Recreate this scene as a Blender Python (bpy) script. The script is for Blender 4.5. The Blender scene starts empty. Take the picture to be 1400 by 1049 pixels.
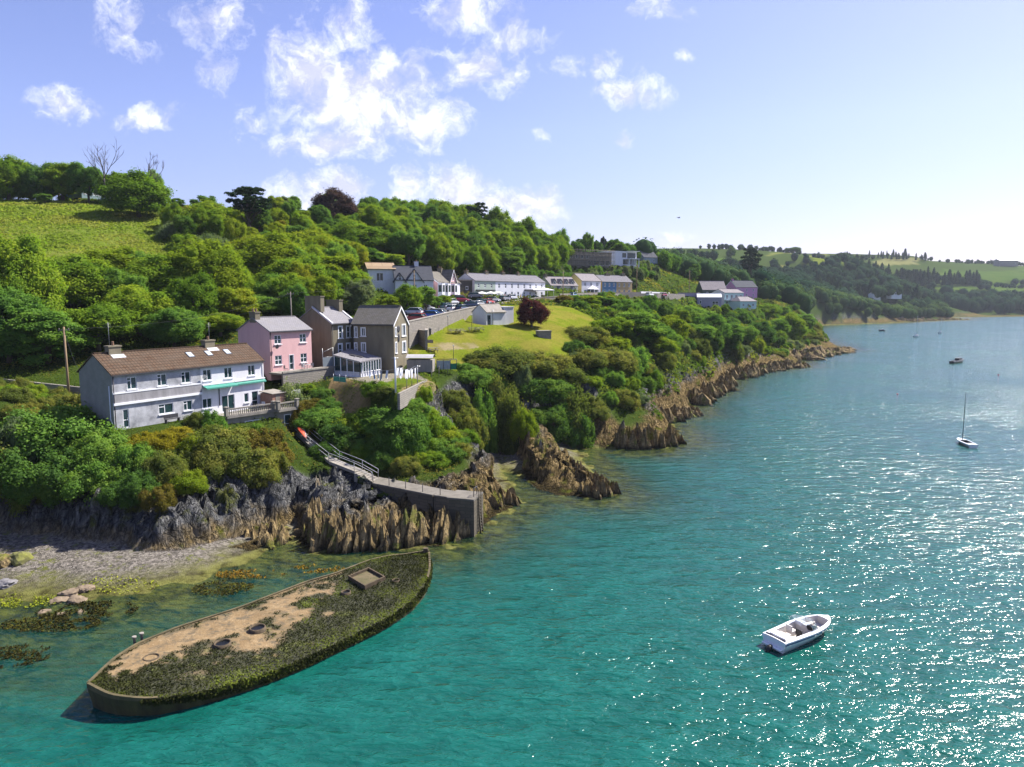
EXPOSURE = 1.27
SHELVE = .55
SKY_STR = 0.078
SKY_TINT = (1.0, .85, 1.07)
SKY_TINT_H = (.78, .67, .86)
CLOUD_LO, CLOUD_HI = (4.3, 4.4, 5.5), (7.1, 7.2, 7.7)
WAVE = .6; WATER_ROUGH = .12
WATER_A, WATER_B, WATER_C = (.003, .060, .046), (.003, .072, .055), (.008, .12, .095)
HAZE = .00007
import bpy, bmesh, math, random
import numpy as np
from mathutils import Vector, Matrix
random.seed(7); rng = np.random.default_rng(7)
R = math.radians
scene = bpy.context.scene
COL = scene.collection
# ------------------------------------------------------------------ camera model (photo pixels 1400 x 1049)
F, CX, CY, HC = 960.0, 700.0, 524.5, 25.0
PITCH = math.atan(118 / F)
cp, sp = math.cos(PITCH), math.sin(PITCH)
def ray(px, py):
    u, v = (px - CX) / F, (py - CY) / F
    return (u, cp - v * sp, -(sp + v * cp))
def atz(px, py, z):
    d = ray(px, py); t = (z - HC) / d[2]
    return (d[0] * t, d[1] * t, z)
def atY(px, py, Y):
    d = ray(px, py); t = Y / d[1]
    return (d[0] * t, Y, HC + d[2] * t)
def pxm(Y):            # metres per photo pixel at depth Y
    return Y / F
# ------------------------------------------------------------------ numpy noise
def _hash(ix, iy, iz, seed):
    h = (ix.astype(np.int64) * 374761393 + iy.astype(np.int64) * 668265263 + iz.astype(np.int64) * 2147483647 + seed * 974711) & 0xFFFFFFFF
    h = ((h ^ (h >> 13)) * 1274126177) & 0xFFFFFFFF
    h = ((h ^ (h >> 16)) * 2246822519) & 0xFFFFFFFF
    return ((h ^ (h >> 15)) & 0xFFFF) / 65535.0
def vnoise(x, y, z, seed=0):
    x = np.asarray(x, float); y = np.asarray(y, float) + 0 * x; z = np.asarray(z, float) + 0 * x
    ix, iy, iz = np.floor(x), np.floor(y), np.floor(z)
    fx, fy, fz = x - ix, y - iy, z - iz
    fx, fy, fz = [f * f * f * (f * (f * 6 - 15) + 10) for f in (fx, fy, fz)]
    r = 0
    for dx in (0, 1):
        for dy in (0, 1):
            for dz in (0, 1):
                w = (fx if dx else 1 - fx) * (fy if dy else 1 - fy) * (fz if dz else 1 - fz)
                r = r + w * _hash(ix + dx, iy + dy, iz + dz, seed)
    return r * 2 - 1
def fbm(x, y, z=0.0, oct=4, seed=0, gain=0.5):
    a, s, t = 1.0, 0.0, 0.0
    for i in range(oct):
        s = s + a * vnoise(np.asarray(x) * 2 ** i, np.asarray(y) * 2 ** i, np.asarray(z) * 2 ** i, seed + i * 17); t += a; a *= gain
    return s / t
def sstep(a, b, x):
    t = np.clip((x - a) / (b - a), 0, 1); return t * t * (3 - 2 * t)
def inpoly(x, y, poly):
    r = np.zeros(np.shape(x), bool); n = len(poly)
    for i in range(n):
        x1, y1 = poly[i][:2]; x2, y2 = poly[(i + 1) % n][:2]
        if y1 == y2: continue
        c = ((y1 > y) != (y2 > y)) & (x < (x2 - x1) * (y - y1) / (y2 - y1) + x1)
        r ^= c
    return r
def seg_dist(x, y, pts, closed=False):
    """distance to a polyline, index of nearest segment and parameter along it"""
    best = np.full(np.shape(x), 1e18); bi = np.zeros(np.shape(x), int); bt = np.zeros(np.shape(x))
    n = len(pts)
    for i in range(n if closed else n - 1):
        ax, ay = pts[i][:2]; bx, by = pts[(i + 1) % n][:2]
        dx, dy = bx - ax, by - ay; L = dx * dx + dy * dy + 1e-12
        t = np.clip(((x - ax) * dx + (y - ay) * dy) / L, 0, 1)
        d = (x - ax - t * dx) ** 2 + (y - ay - t * dy) ** 2
        m = d < best
        best = np.where(m, d, best); bi = np.where(m, i, bi); bt = np.where(m, t, bt)
    return np.sqrt(best), bi, bt
# ------------------------------------------------------------------ coast base line: px, py, z of base, cliff width, beach width
CB = [  # (px, py, zbase, cliffwidth, beachwidth)
    (0, 722, 1.6, 2.2, 15), (70, 733, 1.6, 2.2, 15), (150, 740, 1.5, 2.0, 13), (195, 752, 1.2, 3, 9), (245, 752, 1.0, 3, 8),
    (300, 738, .8, 3, 7), (345, 730, .7, 4, 4), (385, 722, .7, 4, 5), (408, 712, .6, 3, 6), (425, 744, .2, 2.0, .8), (470, 744, .2, 3, .8), (520, 742, .2, 4, .8),
    (600, 738, .2, 4, .8), (640, 722, .2, 4, .8), (668, 700, .2, 3, .8), (700, 686, .2, 3, .8), (676, 664, .4, 2.5, 4), (652, 645, .9, 2.5, 9), (645, 616, 1.5, 3, 12),
    (688, 602, 1.4, 3, 12), (712, 624, .9, 2, 7), (728, 652, .2, 2, .8), (745, 665, .2, 3, .8), (790, 676, .2, 4, .8), (830, 676, .2, 4, .6), (812, 655, .2, 3, .8), (775, 630, .5, 3, 3),
    (752, 607, 1.0, 3, 7), (785, 590, 1.2, 3, 8), (812, 603, .7, 3, 3), (842, 610, .2, 3, .8), (888, 612, .2, 4, .8), (926, 602, .2, 3.5, .8), (918, 585, .2, 4, .8), (900, 574, .2, 4, .8),
    (948, 563, .2, 5, .8), (940, 550, .2, 6, .8), (985, 532, .2, 6, .8), (995, 518, .2, 7, .8), (1030, 508, .2, 8, .8), (1092, 500, .2, 8, 1), (1090, 493, .2, 9, 1),
    (1125, 483, .2, 8, 1), (1157, 478, .2, 9, 1), (1128, 468, .2, 9, 1), (1108, 460, .2, 12, 2), (1100, 453, .2, 15, 2), (1108, 447, .2, 20, 2),
    (1119, 444, .3, 20, 4), (1200, 441.5, .3, 18, 5), (1270, 438.5, .3, 14, 6), (1314, 437, .3, 12, 6), (1300, 434.6, .3, 18, 6), (1285, 433.6, .3, 20, 20), (1330, 432.8, .5, 25, 10), (1400, 432.2, .3, 25, 5), (1600, 431.8, .3, 30, 5)]
COAST = [(-420, 20, 1.5, 4, 15), (-190, 66, 1.6, 3, 15), (-95, 66, 1.6, 2.2, 15)]
for (a, b, z, w, bw) in CB:
    p = atz(a, b, z); COAST.append((p[0], p[1], z, w, bw))
COAST += [(2600, 900, .3, 30, 5), (5200, 1200, .3, 30, 5), (5200, 5200, 1, 30, 5), (-4200, 5200, 1, 30, 5), (-4200, -300, 1, 30, 5)]
CA = np.array(COAST)
# ------------------------------------------------------------------ land control points: (px, py, Y)
LP = [(0, 640, 71), (100, 645, 73), (190, 655, 73), (235, 690, 67), (290, 680, 70), (330, 660, 74), (395, 640, 79), (200, 600, 74), (260, 612, 78),
      (440, 660, 79), (470, 668, 77), (520, 680, 75.5), (600, 690, 73.5), (640, 690, 73), (560, 625, 84), (500, 585, 90), (430, 580, 90), (560, 570, 94), (610, 580, 96), (640, 560, 103), (600, 560, 100),
      (460, 545, 98), (520, 540, 101), (580, 525, 106), (620, 510, 112), (600, 490, 117), (640, 460, 131), (700, 445, 146), (740, 430, 160), (800, 430, 171), (760, 480, 130), (790, 455, 147), (565, 480, 116),
      (650, 585, 97), (690, 590, 104), (720, 640, 88.5), (760, 648, 86), (800, 664, 83.5), (700, 530, 117), (760, 530, 121), (800, 540, 124), (830, 560, 122), (850, 585, 120), (890, 600, 117), (860, 530, 133), (770, 590, 112),
      (870, 510, 150), (900, 545, 146), (930, 540, 153), (910, 470, 176), (950, 465, 203), (960, 500, 190), (1000, 470, 240), (1010, 490, 225), (1050, 450, 290), (1060, 480, 270), (1100, 465, 335), (1130, 470, 345), (1085, 484, 300), (1105, 440, 390),
      (860, 440, 180), (900, 430, 215), (840, 415, 210), (930, 412, 310), (1030, 418, 350), (1010, 435, 320), (1100, 425, 480), (880, 420, 250), (1060, 410, 420),
      (60, 545, 88), (0, 550, 80), (-100, 560, 78), (300, 520, 100), (60, 450, 112), (200, 440, 122), (330, 440, 128), (397, 458, 124), (450, 430, 146), (480, 395, 168),
      (100, 348, 148), (0, 335, 150), (100, 300, 177), (0, 285, 182), (220, 335, 168), (100, 277, 206), (0, 274, 206), (220, 292, 200), (330, 325, 192), (430, 305, 230), (480, 330, 215), (-150, 300, 180),
      (565, 445, 134), (520, 440, 142), (620, 428, 154), (700, 406, 208), (640, 405, 190), (600, 385, 205), (560, 350, 215), (650, 372, 235), (740, 385, 250), (800, 398, 255), (870, 399, 292),
      (600, 320, 268), (520, 325, 250), (700, 345, 285), (765, 372, 285), (800, 366, 296), (860, 364, 305), (890, 360, 340), (940, 385, 345), (900, 385, 320), (1000, 395, 400), (830, 360, 400),
      (600, 322, 340), (700, 350, 400), (430, 310, 330), (150, 285, 300),
      (850, 352, 600), (960, 352, 800), (950, 341, 1000), (1080, 346, 1100), (1150, 356, 950), (1250, 350, 1300), (1350, 360, 1500), (1400, 364, 1600), (1250, 378, 1130), (1350, 388, 1220), (1280, 403, 1060), (1350, 407, 1090), (1400, 405, 1100),
      (1200, 428, 830), (1150, 415, 790), (1100, 405, 740), (1000, 385, 640), (1200, 405, 900), (1292, 428, 850), (1240, 420, 860), (1300, 425, 1010), (1380, 424, 1020), (900, 355, 520), (1050, 400, 560), (1120, 385, 900)]
PTS = [atY(*p) for p in LP]
PTS += [(-300, 150, 34), (-260, 60, 12), (-190, 75, 10), (-95, 72, 9), (-700, 400, 70), (-300, 320, 58), (-1500, 1500, 75), (0, 2200, 90), (2600, 2200, 60), (-100, 1000, 75), (-400, 700, 75), (1800, 1100, 25), (5000, 1500, 30),
        (5000, 5000, 60), (-4000, 5000, 60), (-4000, 0, 40), (-120, 500, 62)]
PA = np.array(PTS)
_D = np.sqrt(((PA[:, None, :2] - PA[None, :, :2]) ** 2).sum(-1))
_A = np.zeros((len(PA) + 1,) * 2); _A[:-1, :-1] = _D - np.eye(len(PA)) * 0.6; _A[:-1, -1] = 1; _A[-1, :-1] = 1
_W = np.linalg.solve(_A, np.concatenate([PA[:, 2], [0]]))
def land(x, y):
    r = np.full(np.shape(x), _W[-1])
    for i in range(len(PA)):
        r = r + _W[i] * np.sqrt((x - PA[i, 0]) ** 2 + (y - PA[i, 1]) ** 2)
    return r
PADS = []     # (polygon, z or function, falloff): levelled ground below buildings and roads
ROADS = []    # (points [(x, y, z)], half width, falloff)
def height(x, y, full=False, pads=True):
    x = np.asarray(x, float); y = np.asarray(y, float)
    wob = 1.2 * fbm(x * .22, y * .22, 0, 3, 5) * np.clip(y / 100, .5, 6)
    d, bi, bt = seg_dist(x + wob * .6, y + wob, COAST, True)
    ins = inpoly(x + wob * .6, y + wob, COAST)
    nx = (bi + 1) % len(CA)
    def par(k): return CA[bi, k] * (1 - bt) + CA[nx, k] * bt
    zb, w, bw = par(2), par(3), par(4)
    L = np.maximum(land(x, y), zb + .4)
    prof = np.clip(d / w, 0, 1); prof = 1 - (1 - prof) ** 2.2
    h_in = zb + (L - zb) * prof
    so, zo, wt = 0, 0, 0
    for c in CA:
        k = 1 / ((x - c[0]) ** 2 + (y - c[1]) ** 2 + 9) ** 1.2; wt = wt + k; zo = zo + k * c[2]; so = so + k * c[2] / max(c[4], .3)
    zo, so = zo / wt, np.maximum(so / wt, .05)
    zo = zo * .5 + zb * .5
    h_out = zo - so * d
    past = np.maximum(-h_out / so, 0); h_out = np.where(h_out < 0, np.maximum(-(so * .32 * past + .13 * np.maximum(past - 16 + 12 * sstep(-22, -8, x), 0)), -7), h_out)
    h = np.where(ins, h_in, h_out)
    sd = np.where(ins, d, -d)
    if pads:
        for poly, z, fo in PADS:
            ip = inpoly(x, y, poly); dd, _, _ = seg_dist(x, y, poly, True)
            m = np.where(ip, 1.0, 1 - sstep(0, fo, dd)); h = h * (1 - m) + z * m
        for pts, hw, fo in ROADS:
            dd, si, st = seg_dist(x, y, pts)
            za = np.array([p[2] for p in pts]); zr = za[si] * (1 - st) + za[np.minimum(si + 1, len(za) - 1)] * st
            m = 1 - sstep(hw, hw + fo, dd); h = h * (1 - m) + zr * m
    if full: return h, sd, w, zb, bw
    return h
def hz(x, y): return float(height(np.array([x]), np.array([y]))[0])
def hit(px, py, y0=40.0, y1=2500.0):
    """where the sight line through a photo pixel meets the ground"""
    d = ray(px, py); n = 700
    Y = y0 * (y1 / y0) ** (np.arange(n) / (n - 1)); t = Y / d[1]
    h = height(d[0] * t, Y); z = HC + d[2] * t
    k = np.nonzero(z <= np.maximum(h, 0))[0]
    if len(k) == 0: return None
    k = k[0]
    if k == 0: return (d[0] * t[0], Y[0], float(h[0]))
    a = (z[k - 1] - h[k - 1]); b = (z[k] - h[k]); s = a / (a - b + 1e-9)
    yy = Y[k - 1] + s * (Y[k] - Y[k - 1]); tt = yy / d[1]
    return (d[0] * tt, yy, hz(d[0] * tt, yy))
# ------------------------------------------------------------------ mesh builder
class MB:
    def __init__(s): s.v = []; s.f = []; s.m = []; s.sm = []
    def quad(s, pts, m=0, smooth=False):
        i = len(s.v); s.v += [tuple(p) for p in pts]; s.f.append(tuple(range(i, i + len(pts)))); s.m.append(m); s.sm.append(smooth)
    def box(s, x0, x1, y0, y1, z0, z1, m=0):
        i = len(s.v)
        s.v += [(x0, y0, z0), (x1, y0, z0), (x1, y1, z0), (x0, y1, z0), (x0, y0, z1), (x1, y0, z1), (x1, y1, z1), (x0, y1, z1)]
        for q in ((0, 3, 2, 1), (4, 5, 6, 7), (0, 1, 5, 4), (1, 2, 6, 5), (2, 3, 7, 6), (3, 0, 4, 7)):
            s.f.append(tuple(i + k for k in q)); s.m.append(m); s.sm.append(False)
    def poly_prism(s, poly, z0, z1, m=0, mt=None):
        n = len(poly); i = len(s.v)
        z0 = z0 if hasattr(z0, '__len__') else [z0] * n; z1 = z1 if hasattr(z1, '__len__') else [z1] * n
        s.v += [(p[0], p[1], z) for p, z in zip(poly, z0)] + [(p[0], p[1], z) for p, z in zip(poly, z1)]
        for k in range(n):
            s.f.append((i + k, i + (k + 1) % n, i + n + (k + 1) % n, i + n + k)); s.m.append(m); s.sm.append(False)
        s.f.append(tuple(range(i + n, i + 2 * n))); s.m.append(m if mt is None else mt); s.sm.append(False)
        s.f.append(tuple(range(i + n - 1, i - 1, -1))); s.m.append(m); s.sm.append(False)
    def tube(s, pts, r, n=6, m=0, caps=True, smooth=True):
        pts = [Vector(p) for p in pts]; k = len(pts); i0 = len(s.v)
        rr = r if hasattr(r, '__len__') else [r] * k
        up = Vector((0, 0, 1))
        for j, p in enumerate(pts):
            t = (pts[min(j + 1, k - 1)] - pts[max(j - 1, 0)]).normalized()
            a = t.cross(up)
            if a.length < .05: a = t.cross(Vector((1, 0, 0)))
            a.normalize(); b = t.cross(a)
            for q in range(n):
                w = 2 * math.pi * q / n
                s.v.append(tuple(p + (a * math.cos(w) + b * math.sin(w)) * rr[j]))
        for j in range(k - 1):
            for q in range(n):
                s.f.append((i0 + j * n + q, i0 + j * n + (q + 1) % n, i0 + (j + 1) * n + (q + 1) % n, i0 + (j + 1) * n + q)); s.m.append(m); s.sm.append(smooth)
        if caps:
            s.f.append(tuple(i0 + q for q in reversed(range(n)))); s.m.append(m); s.sm.append(False)
            s.f.append(tuple(i0 + (k - 1) * n + q for q in range(n))); s.m.append(m); s.sm.append(False)
    def loft(s, rings, m=0, closed=True, cap=True, smooth=True):
        i0 = len(s.v); n = len(rings[0])
        for r in rings: s.v += [tuple(p) for p in r]
        for j in range(len(rings) - 1):
            for q in range(n if closed else n - 1):
                s.f.append((i0 + j * n + q, i0 + j * n + (q + 1) % n, i0 + (j + 1) * n + (q + 1) % n, i0 + (j + 1) * n + q)); s.m.append(m); s.sm.append(smooth)
        if cap:
            s.f.append(tuple(i0 + q for q in reversed(range(n)))); s.m.append(m); s.sm.append(False)
            s.f.append(tuple(i0 + (len(rings) - 1) * n + q for q in range(n))); s.m.append(m); s.sm.append(False)
    def lathe(s, prof, n=12, m=0, c=(0, 0, 0), smooth=True):
        s.loft([[(c[0] + r * math.cos(2 * math.pi * q / n), c[1] + r * math.sin(2 * math.pi * q / n), c[2] + z) for q in range(n)] for r, z in prof], m, True, True, smooth)
    def xform(s, i0, M):
        for k in range(i0, len(s.v)): s.v[k] = tuple(M @ Vector(s.v[k]))
    def build(s, name, mats, parent=None, loc=None, rotz=0):
        me = bpy.data.meshes.new(name); me.from_pydata(s.v, [], s.f)
        for mm in (mats if isinstance(mats, (list, tuple)) else [mats]): me.materials.append(mm)
        me.polygons.foreach_set('material_index', s.m); me.polygons.foreach_set('use_smooth', s.sm); me.update()
        o = bpy.data.objects.new(name, me); COL.objects.link(o)
        if parent is not None: o.parent = parent
        if loc is not None: o.location = loc
        if rotz: o.rotation_euler = (0, 0, rotz)
        return o
def tag(o, label=None, cat=None, group=None, kind=None):
    if label: o['label'] = label
    if cat: o['category'] = cat
    if group: o['group'] = group
    if kind: o['kind'] = kind
    return o
def empty(name, loc, rotz=0, label=None, cat=None, group=None):
    o = bpy.data.objects.new(name, None); COL.objects.link(o); o.location = loc; o.rotation_euler = (0, 0, rotz); o.empty_display_size = .3
    return tag(o, label, cat, group)
def copy_tree(o, parent=None):
    c = o.copy(); COL.objects.link(c)
    if parent is not None: c.parent = parent
    for ch in list(o.children): copy_tree(ch, c)
    return c
# ------------------------------------------------------------------ node helpers
class G:
    def __init__(s, nt): s.nt = nt; s.nt.nodes.clear()
    def n(s, typ, props=None, **ins):
        nd = s.nt.nodes.new(typ)
        for k, v in (props or {}).items(): setattr(nd, k, v)
        for k, v in ins.items():
            key = int(k[1:]) if k[0] == 'i' and k[1:].isdigit() else k.replace('_', ' ')
            s.set(nd.inputs[key], v)
        return nd
    def set(s, sock, v):
        if hasattr(v, 'is_linked') or isinstance(v, bpy.types.NodeSocket): s.nt.links.new(v, sock)
        elif isinstance(v, bpy.types.Node): s.nt.links.new(v.outputs[0], sock)
        else:
            if sock.type == 'RGBA' and hasattr(v, '__len__') and len(v) == 3: v = (*v, 1)
            sock.default_value = v
    def math(s, op, a, b=0.0, c=None, clamp=False):
        nd = s.nt.nodes.new('ShaderNodeMath'); nd.operation = op; nd.use_clamp = clamp
        s.set(nd.inputs[0], a); s.set(nd.inputs[1], b)
        if c is not None: s.set(nd.inputs[2], c)
        return nd.outputs[0]
    def vmath(s, op, a, b=None, scale=None):
        nd = s.nt.nodes.new('ShaderNodeVectorMath'); nd.operation = op; s.set(nd.inputs[0], a)
        if b is not None: s.set(nd.inputs[1], b)
        if scale is not None: s.set(nd.inputs['Scale'], scale)
        return nd.outputs['Value'] if op in ('DOT_PRODUCT', 'LENGTH', 'DISTANCE') else nd.outputs[0]
    def mix(s, f, a, b, blend='MIX'):
        nd = s.nt.nodes.new('ShaderNodeMix'); nd.data_type = 'RGBA'; nd.blend_type = blend
        s.set(nd.inputs[0], f); s.set(nd.inputs[6], a); s.set(nd.inputs[7], b); return nd.outputs[2]
    def ramp(s, f, stops, interp='LINEAR'):
        nd = s.nt.nodes.new('ShaderNodeValToRGB'); s.set(nd.inputs[0], f); cr = nd.color_ramp; cr.interpolation = interp
        while len(cr.elements) < len(stops): cr.elements.new(.5)
        for e, (p, c) in zip(cr.elements, stops):
            e.position = p; e.color = (*c, 1) if hasattr(c, '__len__') else (c, c, c, 1)
        return nd.outputs[0]
    def noise(s, vec, scale, detail=4, rough=.55, dist=0, out=0):
        nd = s.n('ShaderNodeTexNoise', None, Vector=vec, Scale=scale, Detail=detail, Roughness=rough, Distortion=dist); return nd.outputs[out]
    def mapr(s, v, a, b, c=0., d=1.):
        nd = s.n('ShaderNodeMapRange', {'clamp': True}); s.set(nd.inputs[0], v)
        for k, q in enumerate((a, b, c, d)): nd.inputs[k + 1].default_value = q
        return nd.outputs[0]
    def bump(s, hgt, strength=.5, dist=.1, normal=None):
        nd = s.n('ShaderNodeBump', None, Strength=strength, Distance=dist, Height=hgt)
        if normal is not None: s.set(nd.inputs['Normal'], normal)
        return nd.outputs[0]
    def out(s, sh, vol=None):
        o = s.nt.nodes.new('ShaderNodeOutputMaterial')
        if sh is not None: s.nt.links.new(sh if isinstance(sh, bpy.types.NodeSocket) else sh.outputs[0], o.inputs[0])
        if vol is not None: s.nt.links.new(vol.outputs[0], o.inputs[1])
def newmat(name):
    m = bpy.data.materials.new(name); m.use_nodes = True; return m, G(m.node_tree)
MATS = {}
def pm(name, c1, c2=None, scale=1.5, rough=.8, bump=.0, bscale=12, metal=0, spec=.35, streak=False, coord='Object', clear=0):
    """weathered plain surface: two tones mixed by noise, optional bump and vertical streaks"""
    if name in MATS: return MATS[name]
    m, g = newmat(name); c2 = c2 or tuple(q * .75 for q in c1)
    tc = g.n('ShaderNodeTexCoord').outputs[coord]
    vec = g.n('ShaderNodeMapping', None, Vector=tc, Scale=(1, 1, .25)).outputs[0] if streak else tc
    f = g.mapr(g.noise(vec, scale, 6, .65), .3, .7)
    f2 = g.mapr(g.noise(tc, scale * 9, 3, .6), .25, .75)
    col = g.mix(f, c1, c2); col = g.mix(g.math('MULTIPLY', f2, .25), col, tuple(q * .7 for q in c2))
    kw = dict(Base_Color=col, Roughness=rough, Metallic=metal)
    b = g.n('ShaderNodeBsdfPrincipled', None, **kw); b.inputs['Specular IOR Level'].default_value = spec; b.inputs['Coat Weight'].default_value = clear
    if bump: g.set(b.inputs['Normal'], g.bump(g.noise(tc, bscale, 4, .6), bump, .05))
    g.out(b); MATS[name] = m; return m
# ------------------------------------------------------------------ site layout shared by ground and buildings
def px2(px, Y, z): return ((px - CX) / F * (Y * cp + (HC - z) * sp), Y)
class Site:
    """front-left and front-right corner of a building (as seen from the sea), its depth W and ground level z"""
    def __init__(s, a, b, z, W, pad=1.2, off=0.0):
        s.P0 = Vector((*px2(*a, z), z)) if len(a) == 2 else Vector(a); s.P1 = Vector((*px2(*b, z), z)) if len(b) == 2 else Vector(b)
        d = s.P1 - s.P0; s.L = d.length; s.u = d / s.L; s.n = Vector((-s.u.y, s.u.x, 0)); s.rot = math.atan2(d.y, d.x); s.W = W; s.z = z
        if pad: PADS.append(([tuple((s.P0 + s.u * x + s.n * y))[:2] for x, y in ((-.6, -.6), (s.L + .6, -.6), (s.L + .6, W + .6), (-.6, W + .6))], z + off, pad))
    def x(s, px, z=0.0):
        """distance along the front where a photo column meets it"""
        lo, hi = -5.0, s.L + 5
        for _ in range(40):
            m = (lo + hi) / 2; p = s.P0 + s.u * m
            q = CX + F * p.x / (p.y * cp + (HC - s.z - z) * sp)
            lo, hi = (m, hi) if q < px else (lo, m)
        return lo
S_TERR = Site((157, 75.5), (362, 93), 10.5, 6.3, 3.0)
S_PINK = Site((370.5, 98.6), (427, 104.9), 14.5, 7, 1.5)
S_MAIN = Site((455, 107.5), (486.5, 112.0), 13.6, 7.6, 1.5)
S_WING = Site((-24.9, 109.9, 14.4), (-18.2, 108.2, 14.4), 14.4, 5.6, 1.2)
CP = [(-23.4, 119.4, 20.0), (-15, 151.5, 21.7), (-7.0, 181, 22.9)]
RD = [(-7, 181, 22.9), (4, 204, 24.0), (18, 223, 24.8), (36.5, 256, 25.5), (52, 269, 25.7), (72, 300, 25.4), (96, 350, 24.0), (149, 420, 22)]
ROADS += [(CP, 5.8, .7), (RD, 3.0, 2.0)]
S_VILLA_A = Site((504, 172), (541, 174), 22.3, 8); S_VILLA_B = Site((541, 171), (593, 173.5), 22.3, 8)
S_BAY = Site((599, 176), (629, 186), 22.6, 8); S_RUIN = Site((628.5, 194), (649, 197), 23.6, 6.5)
S_WHT = Site((649, 196), (745, 222), 24.4, 7)
S_CREAM = Site((753, 238), (790, 246), 25.4, 7); S_YEL = Site((795, 250), (821, 257), 25.5, 7); S_BLUE = Site((823, 264), (864, 274), 25.6, 7)
S_SCAF = Site((776, 288), (836, 298), 37.5, 8); S_MOD = Site((836, 299), (870, 306), 38.5, 9); S_GREY = Site((880, 340), (899, 344), 41, 8)
S_LILAC = Site((924, 312), (956, 312), 22.2, 8); S_LEAN = Site((953, 308), (986, 306), 20.6, 7)
S_GRN = Site((960, 331), (993, 332), 23.5, 9); S_TURQ = Site((990, 322), (1016, 328), 20.8, 8); S_HIP = Site((1012, 318), (1034, 324), 20.0, 7); S_MAG = Site((1006, 350), (1035, 358), 24.6, 7)
S_TOP = Site((112, 214), (142, 220), 54.3, 8)
S_SHED = Site((665, 143.5), (691, 147), 19.3, 4.5, 2)
# garden, deck and lawn levels
def P(px, py, z): return atz(px, py, z)[:2]
DECK = [tuple((S_TERR.P0 + S_TERR.u * a + S_TERR.n * b))[:2] for a, b in ((12.2, -3.2), (20.6, -4.6), (21.6, -.2), (12.2, -.2))]
PDECK = [tuple((S_PINK.P0 + S_PINK.u * a + S_PINK.n * b))[:2] for a, b in ((-.4, -3.0), (9.6, -2.6), (9.6, 3), (-.4, -.2))]
GARDEN = [P(455, 518, 13.0), P(500, 524, 13.2), P(540, 542, 12.4), P(590, 522, 13.4), P(568, 500, 14.4), P(520, 500, 14.2)]
PADS += [(GARDEN, 13.3, 3.6), (PDECK, 12.6, 2.0)]
ROADS.append(([tuple(Vector(atz(a, b, z)) - Vector((0, 0, .45))) for a, b, z in ((398, 582, 7.55), (414, 594, 7.1), (432, 610, 6.5), (457, 630, 5.8), (490, 643, 5.2), (513, 656, 4.0))], 1.0, 2.2))
ENCL = [P(559, 466, 17.2), P(583, 470, 17.2), P(583, 452, 18.2), P(560, 452, 18.6)]
LAWN = [atY(*q)[:2] for q in ((556, 490, 113), (620, 505, 113), (650, 485, 122), (700, 482, 125), (760, 492, 126), (788, 470, 138), (800, 462, 146), (826, 436, 166), (770, 415, 185), (735, 418, 178), (690, 428, 170), (640, 438, 150), (583, 456, 130), (556, 470, 120))]
FIELD = [(-260, 150), (-110, 140), (-72, 150), (-68, 172), (-88, 186), (-100, 200), (-150, 212), (-330, 230)]
CGREEN = [P(520, 528, 13.2), P(545, 541, 12.6), P(585, 522, 13.4), P(560, 513, 13.6), P(538, 515, 13.6)]
def fp(*pts): return [hit_plain(*p) for p in pts]
def hit_plain(px, py):
    d = ray(px, py); Y = 300.0 * (4000 / 300.0) ** (np.arange(500) / 499); t = Y / d[1]
    z = HC + d[2] * t; h = land(d[0] * t, Y); k = np.nonzero(z <= h)[0]
    k = k[0] if len(k) else 499
    return (d[0] * t[k], Y[k])
ZONES = [(FIELD, (.14, .20, .03), (.19, .22, .045)), (LAWN, (.165, .205, .02), (.235, .22, .042)), (CGREEN, (.12, .17, .02), (.16, .19, .03)),
         (GARDEN, (.30, .27, .23), (.24, .21, .17)), (CGREEN, (.12, .17, .02), (.16, .19, .03)),
         ([atY(*q)[:2] for q in ((590, 473, 123), (650, 463, 129), (655, 466, 127), (600, 480, 120))], (.33, .27, .17), (.22, .2, .06)),
         ([P(440, 545, 11), P(500, 560, 11), P(510, 540, 12), P(455, 528, 12)], (.33, .23, .13), (.16, .13, .05)), ([P(550, 555, 12), P(620, 515, 13.5), P(590, 510, 14), P(548, 540, 12.4)], (.32, .25, .14), (.13, .14, .03)),
         ([P(200, 690, 4.5), P(300, 670, 6), P(300, 640, 8), P(230, 650, 7)], (.30, .22, .08), (.2, .17, .04)),
         (fp((850, 350), (1000, 352), (1000, 358), (870, 356)), (0.057, 0.101, 0.018), (0.069, 0.114, 0.021)), (fp((925, 361), (1000, 357), (1000, 366), (935, 370)), (0.057, 0.093, 0.017), (0.081, 0.114, 0.021)),
         (fp((950, 370), (1070, 364), (1070, 376), (955, 377)), (0.173, 0.171, 0.061), (0.191, 0.200, 0.076)), (fp((1050, 348), (1130, 347), (1128, 353), (1050, 353)), (0.162, 0.178, 0.051), (0.144, 0.158, 0.046)),
         (fp((1108, 354), (1165, 352), (1180, 359), (1150, 370), (1118, 366)), (0.150, 0.186, 0.030), (0.126, 0.164, 0.026)), (fp((1195, 357), (1215, 353), (1255, 354), (1255, 362), (1195, 363)), (0.197, 0.194, 0.087), (0.173, 0.171, 0.072)),
         (fp((1172, 377), (1290, 370), (1290, 384), (1200, 392)), (0.063, 0.106, 0.026), (0.081, 0.121, 0.028)), (fp((1290, 368), (1400, 370), (1400, 382), (1290, 384)), (0.057, 0.101, 0.022), (0.075, 0.114, 0.026)),
         (fp((1275, 392), (1400, 386), (1400, 400), (1290, 402)), (0.069, 0.114, 0.026), (0.081, 0.129, 0.028)), (fp((1400, 350), (1700, 350), (1700, 400), (1400, 400)), (0.063, 0.106, 0.026), (0.081, 0.121, 0.028)),
         ([atY(*q)[:2] for q in ((1165, 424, 805), (1265, 421, 850), (1265, 413, 880), (1175, 415, 830))], (0.126, 0.171, 0.017), (0.104, 0.143, 0.017))]

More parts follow.
